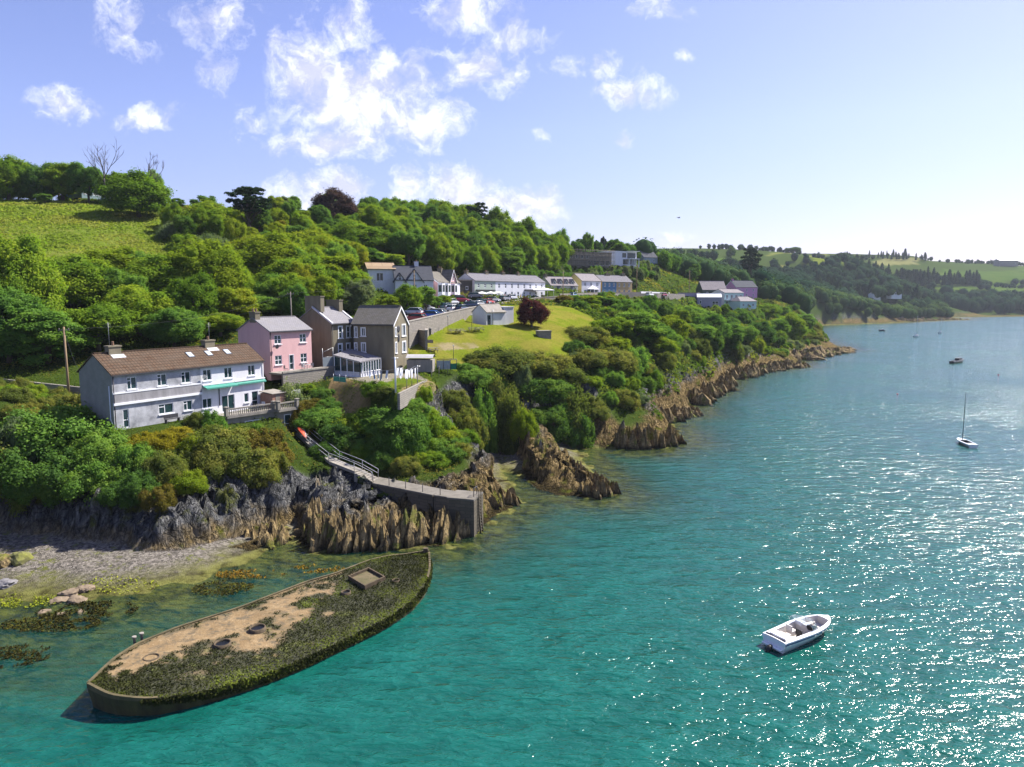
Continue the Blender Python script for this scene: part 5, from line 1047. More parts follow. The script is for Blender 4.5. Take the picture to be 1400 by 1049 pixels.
def scatter(poly, spacing, kinds, wr, hr, label, group, maxn=400, seed=1, avoid=1.0, cat=None):
    """random trees over a plan polygon, each an object of its own"""
    rr = np.random.default_rng(seed); A = np.array([p[:2] for p in poly]); lo, hi = A.min(0), A.max(0); pts = []
    for _ in range(6000):
        if len(pts) >= maxn: break
        p = lo + (hi - lo) * rr.uniform(size=2)
        if not inpoly(np.array([p[0]]), np.array([p[1]]), poly)[0]: continue
        if any((p[0] - q[0]) ** 2 + (p[1] - q[1]) ** 2 < spacing ** 2 for q in pts): continue
        if any((p[0] - q[0]) ** 2 + (p[1] - q[1]) ** 2 < (q[2] * avoid) ** 2 for q in PLACED): continue
        if blocked(p[0], p[1], spacing * .35): continue
        pts.append(p)
    if not pts: return
    pts = np.array(pts); zz = height(pts[:, 0], pts[:, 1])
    for p, z in zip(pts, zz):
        if z < .8: continue
        k, m = kinds[rr.integers(len(kinds))]; w = rr.uniform(*wr); put_tree(k, p[0], p[1], w, rr.uniform(*hr), m, label, group, cat, None, z)
def blocked(x, y, m):
    x_, y_ = np.array([x]), np.array([y])
    for pts, hw, fo in ROADS:
        if seg_dist(x_, y_, pts)[0][0] < hw + m: return True
    for poly, z, fo in PADS:
        if inpoly(x_, y_, poly)[0] or seg_dist(x_, y_, poly, True)[0][0] < m: return True
    return False
def px_poly(*q): return [atY(a, 400, Y)[:2] for a, Y in q]
S_, Dk, M_, Yl, Gr = ('syc', None), ('syc', L_DARK), ('syc', L_MID), ('syc', L_YEL), ('small', None)
# --- big trees behind the terrace
BT = [(28, 325, 120, 108, L_SYC), (5, 395, 110, 98, L_MID), (95, 352, 120, 122, L_SYC), (150, 338, 100, 136, L_YEL), (60, 420, 110, 99, L_MID), (130, 415, 110, 106, L_SYC), (185, 385, 100, 115, L_SYC), (215, 350, 110, 132, L_SYC), (235, 420, 80, 112, L_MID), (285, 333, 105, 136, L_YEL), (262, 375, 80, 122, L_SYC), (320, 390, 70, 126, L_YEL), (300, 430, 70, 119, L_SYC), (355, 400, 70, 134, L_MID)]
for k, (a, t, w, Y, m) in enumerate(BT): tree('syc', a, t, w, Y, m, 'big billowing sycamore in the wood right behind the brown-roofed terrace', 'trees behind the terrace')
BT2 = [(372, 320, 110, 160, L_YEL), (345, 322, 70, 168, L_YEL), (420, 318, 90, 178, L_YEL), (405, 350, 100, 150, L_SYC), (445, 345, 90, 158, L_YEL), (470, 365, 70, 160, L_SYC), (440, 380, 70, 146, L_SYC), (380, 375, 80, 142, L_MID), (485, 302, 80, 205, L_SYC), (515, 312, 60, 208, L_SYC), (460, 325, 60, 190, L_SYC), (500, 345, 60, 192, L_MID), (528, 345, 50, 196, L_SYC)]
for a, t, w, Y, m in BT2: tree('syc', a, t, w, Y, m, 'bright rounded tree on the slope above the pink and grey houses', 'trees above the pink house')
for a, t, w, Y, m, l in ((492, 378, 44, 150, L_GREY, 'grey-green rounded tree left of the white houses'), (556, 389, 46, 150, L_SYC, 'bright green tree below the tan-roofed white house'), (530, 402, 34, 146, L_YEL, 'small yellow-green tree in front of the tan-roofed white house'), (582, 388, 34, 156, L_MID, 'slim green tree by the utility pole above the car park'), (470, 398, 40, 148, L_GREY, 'dull green tree behind the chimneys of the grey house'), (606, 402, 24, 168, L_YEL, 'low bright shrub at the foot of the bay-windowed houses'), (592, 404, 26, 163, L_MID, 'low dark green shrub at the corner of the gabled white house')):
    tree('small' if w < 40 else 'syc', a, t, w, Y, m, l)
# --- hilltop line
for kd, a, t, w, Y, m, l in (('syc', 8, 216, 62, 205, L_SYC, 'green tree at the left end of the hilltop row'), ('syc', 52, 226, 44, 206, L_DARK, 'dark tree second from the left on the hilltop'), ('syc', 82, 219, 56, 208, L_SYC, 'leafy tree left of the hilltop house'), ('small', 60, 263, 26, 196, L_DARK, 'small round dark tree standing out in the sloping field'), ('syc', 118, 224, 46, 206, L_MID, 'thin-crowned tree below bare branches on the hilltop'),
        ('syc', 150, 232, 40, 207, L_SYC, 'half-bare tree right of the hilltop house'), ('syc', 186, 236, 96, 190, L_SYC, 'large bright tree at the top right of the field'), ('small', 242, 270, 22, 225, L_DARK, 'small dark tree on the skyline right of the large field tree'), ('syc', 290, 275, 76, 184, L_SYC, 'broad green tree left of the flat-topped cypress'), ('bush', 240, 300, 50, 176, L_GREY, 'pale rounded bush at the right edge of the field'), ('bush', 290, 318, 60, 172, L_GREY, 'pale grey-green bush below the broad tree near the cypress'),
        ('bush', 255, 318, 50, 168, L_SYC, 'green bush at the lower right corner of the field'), ('cyp', 338, 249, 84, 192, L_PINE, 'tall flat-topped dark cypress on the skyline'), ('small', 384, 267, 30, 225, L_GREY, 'feathery grey-green tree right of the flat-topped cypress'), ('column', 387, 298, 15, 200, L_GOLD, 'golden upright column shrub on the slope'), ('bush', 375, 305, 14, 203, L_PINK, 'pink flowering shrub beside the golden column shrub'), ('syc', 455, 261, 66, 238, L_BEECH, 'copper-purple beech on the skyline left of the wooded hill'),
        ('syc', 447, 262, 30, 246, L_MID, 'green tree rising behind the copper beech'), ('small', 432, 278, 24, 228, L_DARK, 'dark upright tree left of the copper beech'), ('small', 460, 298, 26, 222, L_DARK, 'dark green tree below the copper beech'), ('syc', 412, 288, 34, 232, L_DARK, 'dark tree behind the golden column shrub'), ('syc', 490, 285, 50, 245, L_SYC, 'light green tree right of the copper beech'), ('small', 355, 296, 26, 205, L_BEECH, 'brownish tree behind the cypress trunk'), ('bush', 320, 330, 50, 165, L_SYC, 'green bush below the flat-topped cypress'), ('bush', 430, 318, 60, 190, L_YEL, 'yellow-green bush on the bank below the copper beech')):
    tree(kd, a, t, w, Y, m, l)
def bare_tree(px, top, Y, spread, label, seed):
    p = atY(px, top, Y); z = hz(p[0], Y); h = p[2] - z; rr = random.Random(seed); root = empty('bare_tree', (p[0], Y, z), 0, label, 'tree')
    mb = MB(); mb.tube([(0, 0, -.5), (.2, 0, h * .3), (.1, .1, h * .5)], [.3, .22, .15], 7); mb.build('trunk', DEADWOOD, root); br = MB()
    def grow(q, d, ln, r, n):
        pts = [q]; 
        for k in range(3): d = (d + Vector((rr.uniform(-.25, .25), rr.uniform(-.25, .25), rr.uniform(-.05, .2)))).normalized(); q = q + d * ln / 3; pts.append(q)
        br.tube(pts, [r, r * .85, r * .7, r * .5], 4)
        if n:
            for k in range(3): grow(pts[rr.choice((1, 2, 3))], (d + Vector((rr.uniform(-.8, .8), rr.uniform(-.6, .6), rr.uniform(-.1, .6)))).normalized(), ln * .62, r * .6, n - 1)
    for k in range(4): grow(Vector((.15, .05, h * rr.uniform(.3, .5))), Vector((spread * (k - 1.5) / 2, rr.uniform(-.4, .4), 1.2)).normalized(), h * .32, .13, 3)
    br.build('branches', DEADWOOD, root)
bare_tree(138, 192, 204, .8, 'leafless tree with tall bare branches on the hilltop', 3); bare_tree(200, 210, 198, .9, 'leafless tree leaning over the large green hilltop tree', 8)
scatter(px_poly((-120, 150), (30, 118), (200, 126), (330, 140), (330, 150), (200, 138), (60, 130), (-100, 145)), 5.0, [S_, M_, Yl], (6, 8), (5, 7.5), 'leafy tree along the bottom edge of the sloping field', 'trees below the field', 22, 2, .8)
scatter(px_poly((-300, 90), (-60, 80), (0, 92), (40, 100), (0, 120), (-200, 140)), 5.0, [S_, M_], (8, 11), (10, 13), 'big leafy tree at the left end of the wood behind the terrace', 'trees at the left end of the wood', 12, 22, .6)
scatter(px_poly((-60, 212), (60, 213), (170, 212), (235, 202), (240, 216), (100, 235), (-60, 235)), 6, [S_, Dk, M_], (7, 10), (8, 11), 'leafy tree in the hilltop row above the field', 'hilltop trees', 16, 3, .7)
scatter(px_poly((235, 168), (330, 172), (420, 190), (500, 215), (480, 240), (400, 235), (330, 205), (240, 190)), 5.5, [S_, M_, Yl, ('small', L_DARK)], (5, 8.5), (5, 9), 'tree on the garden slope between cypress and copper beech', 'trees on the garden slope', 34, 4, .7)
scatter(px_poly((400, 130), (455, 140), (480, 158), (485, 200), (440, 190), (380, 160)), 5, [S_, M_, Yl], (6, 9), (7, 10), 'tree filling the slope behind the pink and grey houses', 'trees filling the slope', 18, 5, .65)
# --- wooded hill
scatter(px_poly((505, 222), (560, 205), (640, 216), (740, 262), (778, 285), (770, 300), (720, 296), (640, 300), (560, 292), (500, 268)), 6.2, [S_, M_, S_, Dk, S_], (8, 11.5), (9, 13), 'billowing tree of the wooded hill above the white houses', 'trees of the wooded hill', 105, 6, .5)
for a, t, w, Y in ((655, 273, 40, 290), (560, 271, 50, 275), (600, 274, 60, 285), (720, 297, 40, 290), (765, 325, 30, 295), (680, 285, 50, 290), (640, 276, 40, 300), (530, 276, 40, 268), (745, 315, 40, 292)): tree('cyp' if a == 655 else 'syc', a, t, w, Y, L_PINE if a == 655 else L_SYC, 'dark spreading cypress on top of the wooded hill' if a == 655 else 'tree on the skyline of the wooded hill', None if a == 655 else 'skyline trees of the wooded hill')
scatter(px_poly((640, 226), (735, 246), (800, 275), (880, 300), (900, 330), (840, 330), (770, 300), (700, 268), (640, 238)), 5.0, [M_, Dk, ('bush', L_MID), ('bush', L_GREY)], (4, 6.5), (3, 5), 'bush on the bank behind the cottages', 'bushes on the bank behind the cottages', 60, 7, .6)
scatter(px_poly((760, 300), (860, 325), (960, 360), (940, 420), (860, 380), (770, 330)), 6.5, [Dk, M_, ('small', L_DARK)], (6, 10), (6, 10), 'tree around the scaffolded block and the modern house', 'trees around the modern house', 24, 8, .6)
# --- maple and shrubs round the green
tree('syc', 727, 407, 46, 146, L_PURP, 'dark purple-leaved maple beside the white shed on the green', None, 'tree', 'purple_maple')
for a, t, w, Y, m, l in ((800, 404, 34, 196, L_YEL, 'conical golden-green shrub beside the coast road'), (770, 410, 30, 192, L_BRONZE, 'bronze shrub left of the conical golden-green shrub'), (830, 408, 30, 205, L_MID, 'green shrub right of the conical golden-green shrub')): tree('small', a, t, w, Y, m, l, None, 'shrub')
SH = [('syc', 868, 424, 78, 166, L_MID), ('syc', 835, 434, 60, 160, L_SYC), ('syc', 918, 428, 58, 183, L_YEL), ('syc', 890, 445, 60, 172, L_MID), ('syc', 905, 460, 50, 168, L_SYC), ('small', 845, 460, 46, 148, L_YEL), ('bush', 800, 452, 70, 146, L_GORSE), ('bush', 830, 480, 80, 140, L_GORSE), ('bush', 800, 485, 70, 134, L_GORSE), ('bush', 860, 470, 60, 150, L_MID), ('bush', 870, 495, 50, 152, L_GORSE), ('bush', 790, 470, 40, 137, L_MID), ('bush', 840, 505, 60, 138, L_GORSE), ('syc', 945, 420, 60, 225, L_MID), ('syc', 970, 430, 60, 215, L_MID), ('syc', 990, 440, 56, 228, L_DARK), ('syc', 955, 452, 50, 206, L_MID), ('syc', 1015, 442, 50, 250, L_MID), ('syc', 1040, 440, 50, 268, L_DARK), ('syc', 1060, 436, 40, 290, L_MID), ('syc', 1080, 430, 44, 310, L_SYC), ('syc', 1050, 415, 34, 340, L_SYC), ('syc', 1100, 428, 34, 350, L_MID), ('bush', 1090, 452, 36, 330, L_GORSE), ('bush', 1110, 456, 30, 345, L_GORSE), ('bush', 1075, 462, 40, 300, L_GREY)]
for kd, a, t, w, Y, m in SH: tree(kd, a, t, w, Y, m, 'tree on the wooded sea slope between the green and the point' if kd != 'bush' else 'bush on the sea slope between the green and the point', 'trees of the sea slope' if kd != 'bush' else 'bushes of the sea slope')
scatter(px_poly((815, 150), (870, 158), (960, 195), (1020, 232), (1090, 300), (1125, 360), (1085, 395), (1020, 330), (930, 260), (850, 185)), 4.6, [M_, Dk, ('bush', L_GORSE), ('bush', L_MID), S_, ('bush', L_YEL)], (4.5, 8), (3, 6.5), 'leafy thicket growing down the sea slope towards the point', 'thickets of the sea slope', 110, 9, .62, 'thicket')
scatter(px_poly((770, 182), (830, 190), (900, 240), (960, 300), (1040, 340), (1040, 352), (930, 318), (860, 270), (790, 205)), 4.5, [('bush', L_MID), ('bush', L_GORSE), ('small', L_SYC), ('bush', L_YEL)], (3, 5.5), (1.6, 3.5), 'hedge bush below the coast road', 'bushes below the coast road', 70, 10, .6)
# --- bushes on the cliffs nearest the camera
NB = [(82, 548, 150, 76, L_MID, 4), (30, 565, 90, 73, L_GREY, 3), (140, 585, 90, 73, L_MID, 3), (60, 600, 110, 70.5, L_DARK, 3), (125, 620, 90, 70, L_MID, 3), (0, 600, 90, 70, L_GORSE, 3), (185, 600, 70, 72, L_MID, 2.6), (205, 588, 60, 75, L_GOLD, 2), (240, 582, 50, 79, L_GOLD, 2), (222, 612, 60, 71.5, L_GORSE, 2.4), (190, 640, 60, 68.5, L_DARK, 2.2), (215, 660, 50, 67.5, L_BRONZE, 1.6), (255, 640, 50, 70.5, L_YEL, 1.4),
      (300, 578, 100, 78, L_GORSE, 3), (356, 582, 76, 80, L_BRONZE, 2.6), (330, 605, 90, 76, L_GORSE, 2.6), (290, 612, 60, 74.5, L_GORSE, 2.4), (374, 610, 44, 78, L_GORSE, 2.2), (290, 556, 40, 82, L_MID, 1.8), (352, 574, 22, 84, L_MID, 1.6), (268, 560, 34, 82, L_GORSE, 1.6),
      (440, 555, 70, 92, L_MID, 3), (500, 556, 84, 89.5, L_SYC, 4), (550, 562, 76, 86, L_MID, 4), (590, 556, 60, 90, L_SYC, 3.4), (470, 580, 80, 88, L_DARK, 3.4), (540, 585, 90, 87, L_MID, 3.4), (600, 580, 60, 90, L_YEL, 3), (446, 572, 46, 95, L_MID, 2.6), (505, 598, 60, 86, L_MID, 2), (420, 556, 28, 99, L_SYC, 2), (570, 602, 56, 86.5, L_DARK, 2.4), (620, 530, 44, 103, L_GORSE, 2.4), (640, 560, 50, 98, L_GORSE, 2.2), (620, 585, 46, 92, L_GORSE, 2), (632, 550, 40, 101, L_GORSE, 2),
      (395, 518, 66, 95, L_GREY, 2), (440, 528, 40, 98, L_DARK, 2), (410, 545, 40, 93, L_BRONZE, 1.4), (20, 550, 60, 84, L_SYC, 1.8), (60, 548, 40, 86, L_SYC, 1.6), (430, 548, 50, 95, L_BRONZE, 1.3), (478, 592, 60, 87, L_DARK, 2), (540, 598, 70, 86, L_DARK, 2), (605, 596, 54, 87, L_MID, 2), (450, 600, 60, 85, L_DARK, 2), (585, 590, 60, 88, L_MID, 2), (625, 600, 40, 87, L_GORSE, 2), (350, 625, 60, 75, L_GORSE, 2), (160, 655, 60, 68, L_DARK, 2), (235, 625, 50, 71, L_GORSE, 2), (60, 630, 80, 69.5, L_DARK, 2), (270, 590, 50, 77, L_YEL, 2)]
for k, (a, t, w, Y, m, hh) in enumerate(NB):
    g_ = ('bush on the cliff top below the terrace', 'cliff bushes below the terrace') if a < 400 and t > 552 else (('bush on the bank below the pink and grey houses', 'bushes below the grey houses') if a >= 400 else ('hedge bush beside the terrace', 'hedge bushes beside the terrace'))
    tree('bush', a, t, w, Y, m, g_[0], g_[1])
for a, t, w, Y, m in [(690, 472, 100, 122, L_GORSE), (665, 480, 70, 120, L_GORSE), (730, 478, 90, 124, L_GORSE), (765, 495, 70, 124, L_GORSE), (650, 500, 60, 114, L_MID), (685, 505, 80, 113, L_GORSE), (735, 515, 90, 118, L_DARK), (715, 495, 30, 117, L_GREY), (780, 520, 70, 120, L_GORSE), (760, 545, 70, 117, L_DARK), (800, 535, 50, 122, L_GORSE), (700, 535, 60, 110, L_GORSE), (715, 555, 40, 107, L_YEL), (660, 525, 50, 109, L_MID), (740, 560, 60, 114, L_DARK), (790, 560, 50, 117, L_DARK), (815, 552, 40, 120, L_GORSE), (672, 505, 40, 116, L_MID), (635, 500, 34, 116, L_MID)]:
    tree('bush', a, t, w, Y, m, 'dense olive bush on the cliff edge of the green', 'bushes on the cliff edge of the green')
# --- bushes hugging the rocky edge, all the way to the point
def edge_bushes(i0, i1, n, off, wr, hr, mats, label, group, seed):
    r_ = np.random.default_rng(seed); pts = []; pool = CA[i0:i1]
    L = np.linalg.norm(np.diff(pool[:, :2], axis=0), axis=1); cum = np.concatenate([[0], np.cumsum(L)]); cand = []
    for _ in range(n * 8):
        s = r_.uniform(0, cum[-1]); j = min(np.searchsorted(cum, s, 'right') - 1, len(L) - 1); p = pool[j, :2] + (pool[j + 1, :2] - pool[j, :2]) * ((s - cum[j]) / L[j]); d = pool[j + 1, :2] - pool[j, :2]; d = d / np.linalg.norm(d); cand.append(p + np.array([-d[1], d[0]]) * r_.uniform(*off))
    cand = np.array(cand); h, sd, w, _, _ = height(cand[:, 0], cand[:, 1], True)
    for p, z, q, ww in zip(cand, h, sd, w):
        if q < min(ww * .8, 5) or z < (5.6 if p[1] < 240 else 3.2) or blocked(p[0], p[1], 1.0) or inpoly(np.array([p[0]]), np.array([p[1]]), LAWN)[0]: continue
        wd = r_.uniform(*wr)
        if any((p[0] - a[0]) ** 2 + (p[1] - a[1]) ** 2 < (a[2] * .42 + wd * .25) ** 2 for a in pts): continue
        pts.append((p[0], p[1], wd)); put_tree('bush', p[0], p[1], wd, r_.uniform(*hr) * wd / wr[1], mats[r_.integers(len(mats))], label, group, None, None, z)
        if len(pts) >= n: break
i_a = next(k for k, c in enumerate(COAST) if abs(c[0] - atz(842, 610, .2)[0]) < .01); i_b = next(k for k, c in enumerate(COAST) if abs(c[0] - atz(1157, 478, .2)[0]) < .01); i_c = next(k for k, c in enumerate(COAST) if abs(c[0] - atz(1119, 444, .3)[0]) < .01)
edge_bushes(i_a, i_b + 1, 200, (4, 30), (3.0, 6.0), (2.2, 4.2), [L_GORSE, L_MID, L_GORSE, L_GREY, L_SYC, L_DARK], 'low bush just above the rocks between the coves and the point', 'bushes above the rocks', 31)
edge_bushes(i_b, i_c + 1, 50, (6, 50), (5, 9), (3, 6), [L_GORSE, L_MID, L_DARK], 'low bush above the far side of the point', 'bushes beyond the point', 32)
scatter(px_poly((-60, 78), (20, 77), (100, 80), (108, 86), (40, 90), (-60, 92)), 2.6, [('bush', L_MID), ('bush', L_GORSE), ('bush', L_SYC)], (2.8, 4.2), (1.2, 2.0), 'hedge bush beside the terrace', 'hedge bushes beside the terrace', 26, 33, .5)
scatter([tuple(Vector(atz(*q))[:2]) for q in ((452, 592, 8), (480, 578, 8.5), (560, 582, 8), (635, 575, 8.5), (640, 600, 7), (560, 622, 6.5), (500, 612, 7))], 1.9, [('bush', L_MID), ('bush', L_DARK), ('bush', L_GORSE), ('bush', L_SYC)], (2.6, 4.4), (1.2, 2.0), 'bush on the bank below the pink and grey houses', 'bushes below the grey houses', 70, 34, .55)
# --- ground cover and long grass
def cover(name, label, n, xr, yr, size, mat, region, lift, seed, near=False):
    r_ = np.random.default_rng(seed); x = r_.uniform(*xr, n); y = yr[0] * (yr[1] / yr[0]) ** r_.uniform(0, 1, n) if yr[0] > 50 else r_.uniform(*yr, n)
    m = region(x, y); x, y = x[m], y[m]; h, sd, w, zb, bw = height(x, y, True)
    ok = ((sd > w * 1.35 + 1.2 + fbm(x * .25, y * .25, h * .25, 3, 31) * 2) & (h > 2.2)) if not near else ((sd > 2) & (sd < 45) & (h + fbm(x * .25, y * .25, 0, 3, 31) * 3 > 4.2)); x, y, h = x[ok], y[ok], h[ok]
    l = np.clip(.5 + fbm(x * .25, y * .25, 0, 3, seed) * 1.4, .08, 1.2) * lift; z = h + r_.uniform(-.05, 1, len(x)) * l
    Nn = r_.normal(size=(len(x), 3)) * .7 + np.array([0, 0, .8]); t = np.clip(.45 + fbm(x * .12, y * .12, 0, 4, seed + 5) * 1.3 + r_.uniform(-.2, .2, len(x)), 0, 1)
    s_ = size * r_.uniform(.5, 1.4, len(x)) * np.clip(y / 110, .7, 4)
    me = quads_mesh(name, np.stack([x, y, z], 1), Nn, s_, t, mat); o = bpy.data.objects.new(name, me); COL.objects.link(o); tag(o, label, kind='stuff')
def free(x, y, polys):
    m = np.ones(len(x), bool)
    for p in polys: m &= ~inpoly(x, y, p)
    for pts, hw, fo in ROADS: m &= seg_dist(x, y, pts)[0] > hw + .6
    return m
L_COVER = leafmat('undergrowth_leaves', (0.048, 0.084, 0.014), (0.102, 0.150, 0.024), (0.204, 0.180, 0.042)); L_GRASS = leafmat('long_grass_blades', (.15, .21, .03), (.20, .26, .04), (.26, .27, .06))
NOGO = ROCKZ + [LAWN, FIELD, CGREEN, GARDEN] + [q[0] for q in PADS]
cover('undergrowth', 'brambles, ferns and rough growth covering the banks and slopes', 240000, (-130, 190), (62, 420), .42, L_COVER, lambda x, y: free(x, y, NOGO) & (np.abs(x / y) < .95), .7, 70)
cover('bank_growth', 'rough grass, ferns and nettles around the terrace and the cliff tops', 110000, (-75, 20), (62, 116), .2, L_COVER, lambda x, y: free(x, y, NOGO), .55, 73)
cover('slope_scrub', 'low scrub and bracken on the sea slope above the rocks', 110000, (15, 200), (125, 400), .6, L_COVER, lambda x, y: free(x, y, NOGO) & (np.abs(x / y) < .8), .9, 72, True)
cover('long_grass', 'long green grass of the sloping hill field', 60000, (-200, -70), (140, 215), .5, L_GRASS, lambda x, y: inpoly(x, y, FIELD), .22, 71)
# --- far woods that read as one mass
def far_wood(name, label, poly, n, hr, lw, mat, seed, nl=70):
    r_ = np.random.default_rng(seed); A = np.array([p[:2] for p in poly]); lo, hi = A.min(0), A.max(0); p = lo + (hi - lo) * r_.uniform(size=(n * 6, 2)); p = p[inpoly(p[:, 0], p[:, 1], poly)][:n]
    h, sd, _, _, _ = height(p[:, 0], p[:, 1], True); ok = (sd > 4) & (h > 1.0); p, h = p[ok], h[ok]; n = len(p); H_ = r_.uniform(*hr, n); W_ = H_ * r_.uniform(.35, .5, n); tt = r_.uniform(0, .7, n)
    v = r_.normal(size=(n, nl, 3)); v[..., 2] = np.abs(v[..., 2]) - .35 * r_.uniform(0, 1, (n, nl)); v /= np.linalg.norm(v, axis=2, keepdims=True); v *= r_.uniform(.75, 1.12, (n, nl, 1))
    P_ = np.stack([p[:, 0, None] + v[..., 0] * W_[:, None], p[:, 1, None] + v[..., 1] * W_[:, None], h[:, None] + H_[:, None] * .55 + v[..., 2] * H_[:, None] * .45], 2).reshape(-1, 3)
    Nn = (v + r_.normal(size=v.shape) * .35 + np.array([0, 0, .3])).reshape(-1, 3)
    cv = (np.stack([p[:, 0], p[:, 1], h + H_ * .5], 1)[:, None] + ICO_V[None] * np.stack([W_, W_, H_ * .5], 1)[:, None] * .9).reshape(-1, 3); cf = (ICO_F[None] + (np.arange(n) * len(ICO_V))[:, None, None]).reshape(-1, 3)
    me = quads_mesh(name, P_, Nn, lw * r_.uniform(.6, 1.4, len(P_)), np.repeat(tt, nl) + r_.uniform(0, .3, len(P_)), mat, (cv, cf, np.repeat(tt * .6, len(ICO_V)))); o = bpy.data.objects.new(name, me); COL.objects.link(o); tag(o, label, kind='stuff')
L_FAR = leafmat('far_leaves', (0.024, 0.054, 0.024), (0.053, 0.098, 0.033), (0.098, 0.143, 0.038), .2); L_FARD = leafmat('far_dark_leaves', (0.015, 0.039, 0.024), (0.033, 0.068, 0.030), (0.060, 0.098, 0.036), .15)
far_wood('hamlet_wood', 'mixed wood on the slope behind the hamlet', px_poly((870, 345), (1000, 390), (1110, 440), (1115, 640), (1000, 640), (900, 480)), 420, (7, 13), 1.3, L_FAR, 81)
far_wood('bay_wood', 'dark wood running down to the small bay beyond the point', px_poly((1040, 420), (1108, 470), (1120, 720), (1170, 820), (1090, 900), (1000, 650)), 420, (9, 17), 1.7, L_FARD, 82)
far_wood('bay_shore_wood', 'dark wood on the shore of the small bay', px_poly((1050, 430), (1112, 470), (1120, 560), (1126, 610), (1240, 690), (1320, 800), (1290, 870), (1180, 830), (1050, 720)), 620, (8, 14), 1.7, L_FAR, 88)
far_wood('far_field_trees', 'scattered trees and thick hedges between the far fields', px_poly((900, 700), (1110, 860), (1300, 1080), (1400, 1180), (1400, 1215), (1250, 1110), (1050, 940), (900, 760)), 130, (7, 13), 2.2, L_FARD, 89)
far_wood('headland_wood', 'wood of broadleaf trees covering the far headland', [p for p in px_poly((1110, 765), (1170, 772), (1170, 800), (1270, 838), (1295, 860), (1290, 885), (1180, 850), (1170, 880), (1280, 930), (1290, 1000), (1150, 980), (1100, 860))], 420, (9, 16), 1.9, L_FARD, 83)
far_wood('headland_shrubs', 'shrubs above the rocks of the far headland', px_poly((1180, 775), (1312, 838), (1312, 860), (1280, 870), (1180, 800)), 150, (5, 9), 1.7, L_FAR, 87)
far_wood('shore_wood', 'dark wood lining the far shore at the right', px_poly((1285, 985), (1420, 985), (1600, 990), (1600, 1070), (1380, 1080), (1290, 1050)), 260, (14, 22), 2.4, L_FARD, 84)
for k, q in enumerate((((1000, 830), (1100, 900), (1180, 960), (1180, 985), (1090, 930), (1000, 850)), ((880, 640), (1000, 760), (1000, 785), (880, 660)), ((950, 1010), (1080, 1080), (1200, 1150), (1200, 1180), (1080, 1110), (950, 1030)), ((1230, 1130), (1400, 1180), (1400, 1195), (1230, 1150)), ((1180, 1000), (1290, 1060), (1400, 1100), (1400, 1112), (1290, 1075), (1180, 1020)), ((1000, 1130), (1150, 1210), (1300, 1380), (1300, 1395), (1150, 1230), (1000, 1150)), ((1300, 1420), (1420, 1530), (1420, 1550), (1300, 1440)))):
    far_wood('hedgerow', 'far hedge line of dark bushes between fields, ' + ('nearest the bay', 'behind the modern house', 'along the skyline farm', 'below the pine belt', 'above the far shore wood', 'on the middle skyline', 'on the right skyline')[k], px_poly(*q), 110, (4, 9), 2.0, L_FARD, 90 + k, 40)
def firs(poly, n, hr, label, group, seed):
    r_ = np.random.default_rng(seed); A = np.array(poly); lo, hi = A.min(0), A.max(0); p = lo + (hi - lo) * r_.uniform(size=(n * 20, 2)); p = p[inpoly(p[:, 0], p[:, 1], poly)][:n]; zz = height(p[:, 0], p[:, 1])
    for q, z in zip(p, zz): h = r_.uniform(*hr); put_tree('fir', q[0], q[1], h * r_.uniform(.38, .6), h, None, label, group, None, None, z)
firs(px_poly((1150, 1010), (1230, 1040), (1340, 1150), (1345, 1185), (1230, 1085), (1150, 1040)), 85, (15, 25), 'dark pine in the belt between the far fields', 'pines of the far belt', 5)
firs(px_poly((1120, 790), (1200, 830), (1260, 860), (1260, 900), (1150, 880), (1110, 830)), 40, (17, 26), 'dark pine standing above the far headland wood', 'pines of the far headland', 6)
firs(px_poly((1185, 1250), (1265, 1270), (1265, 1310), (1185, 1290)), 26, (9, 16), 'pine in the skyline clump beyond the far fields', 'pines of the skyline clump', 7)
firs(px_poly((805, 470), (850, 480), (850, 520), (805, 510)), 18, (9, 14), 'dark conifer on the skyline behind the scaffolded block', 'conifers behind the scaffolded block', 8)
tree('cyp', 1028, 334, 44, 470, L_PINE, 'tall dark spreading cypress rising above the hamlet'); tree('syc', 1085, 345, 22, 1040, L_DARK, 'lone round tree on the far field boundary')
tree('syc', 945, 340, 12, 900, L_DARK, 'small round tree on the far skyline left of the cypress'); tree('syc', 1000, 338, 14, 940, L_DARK, 'round tree on the far skyline nearest the cypress')
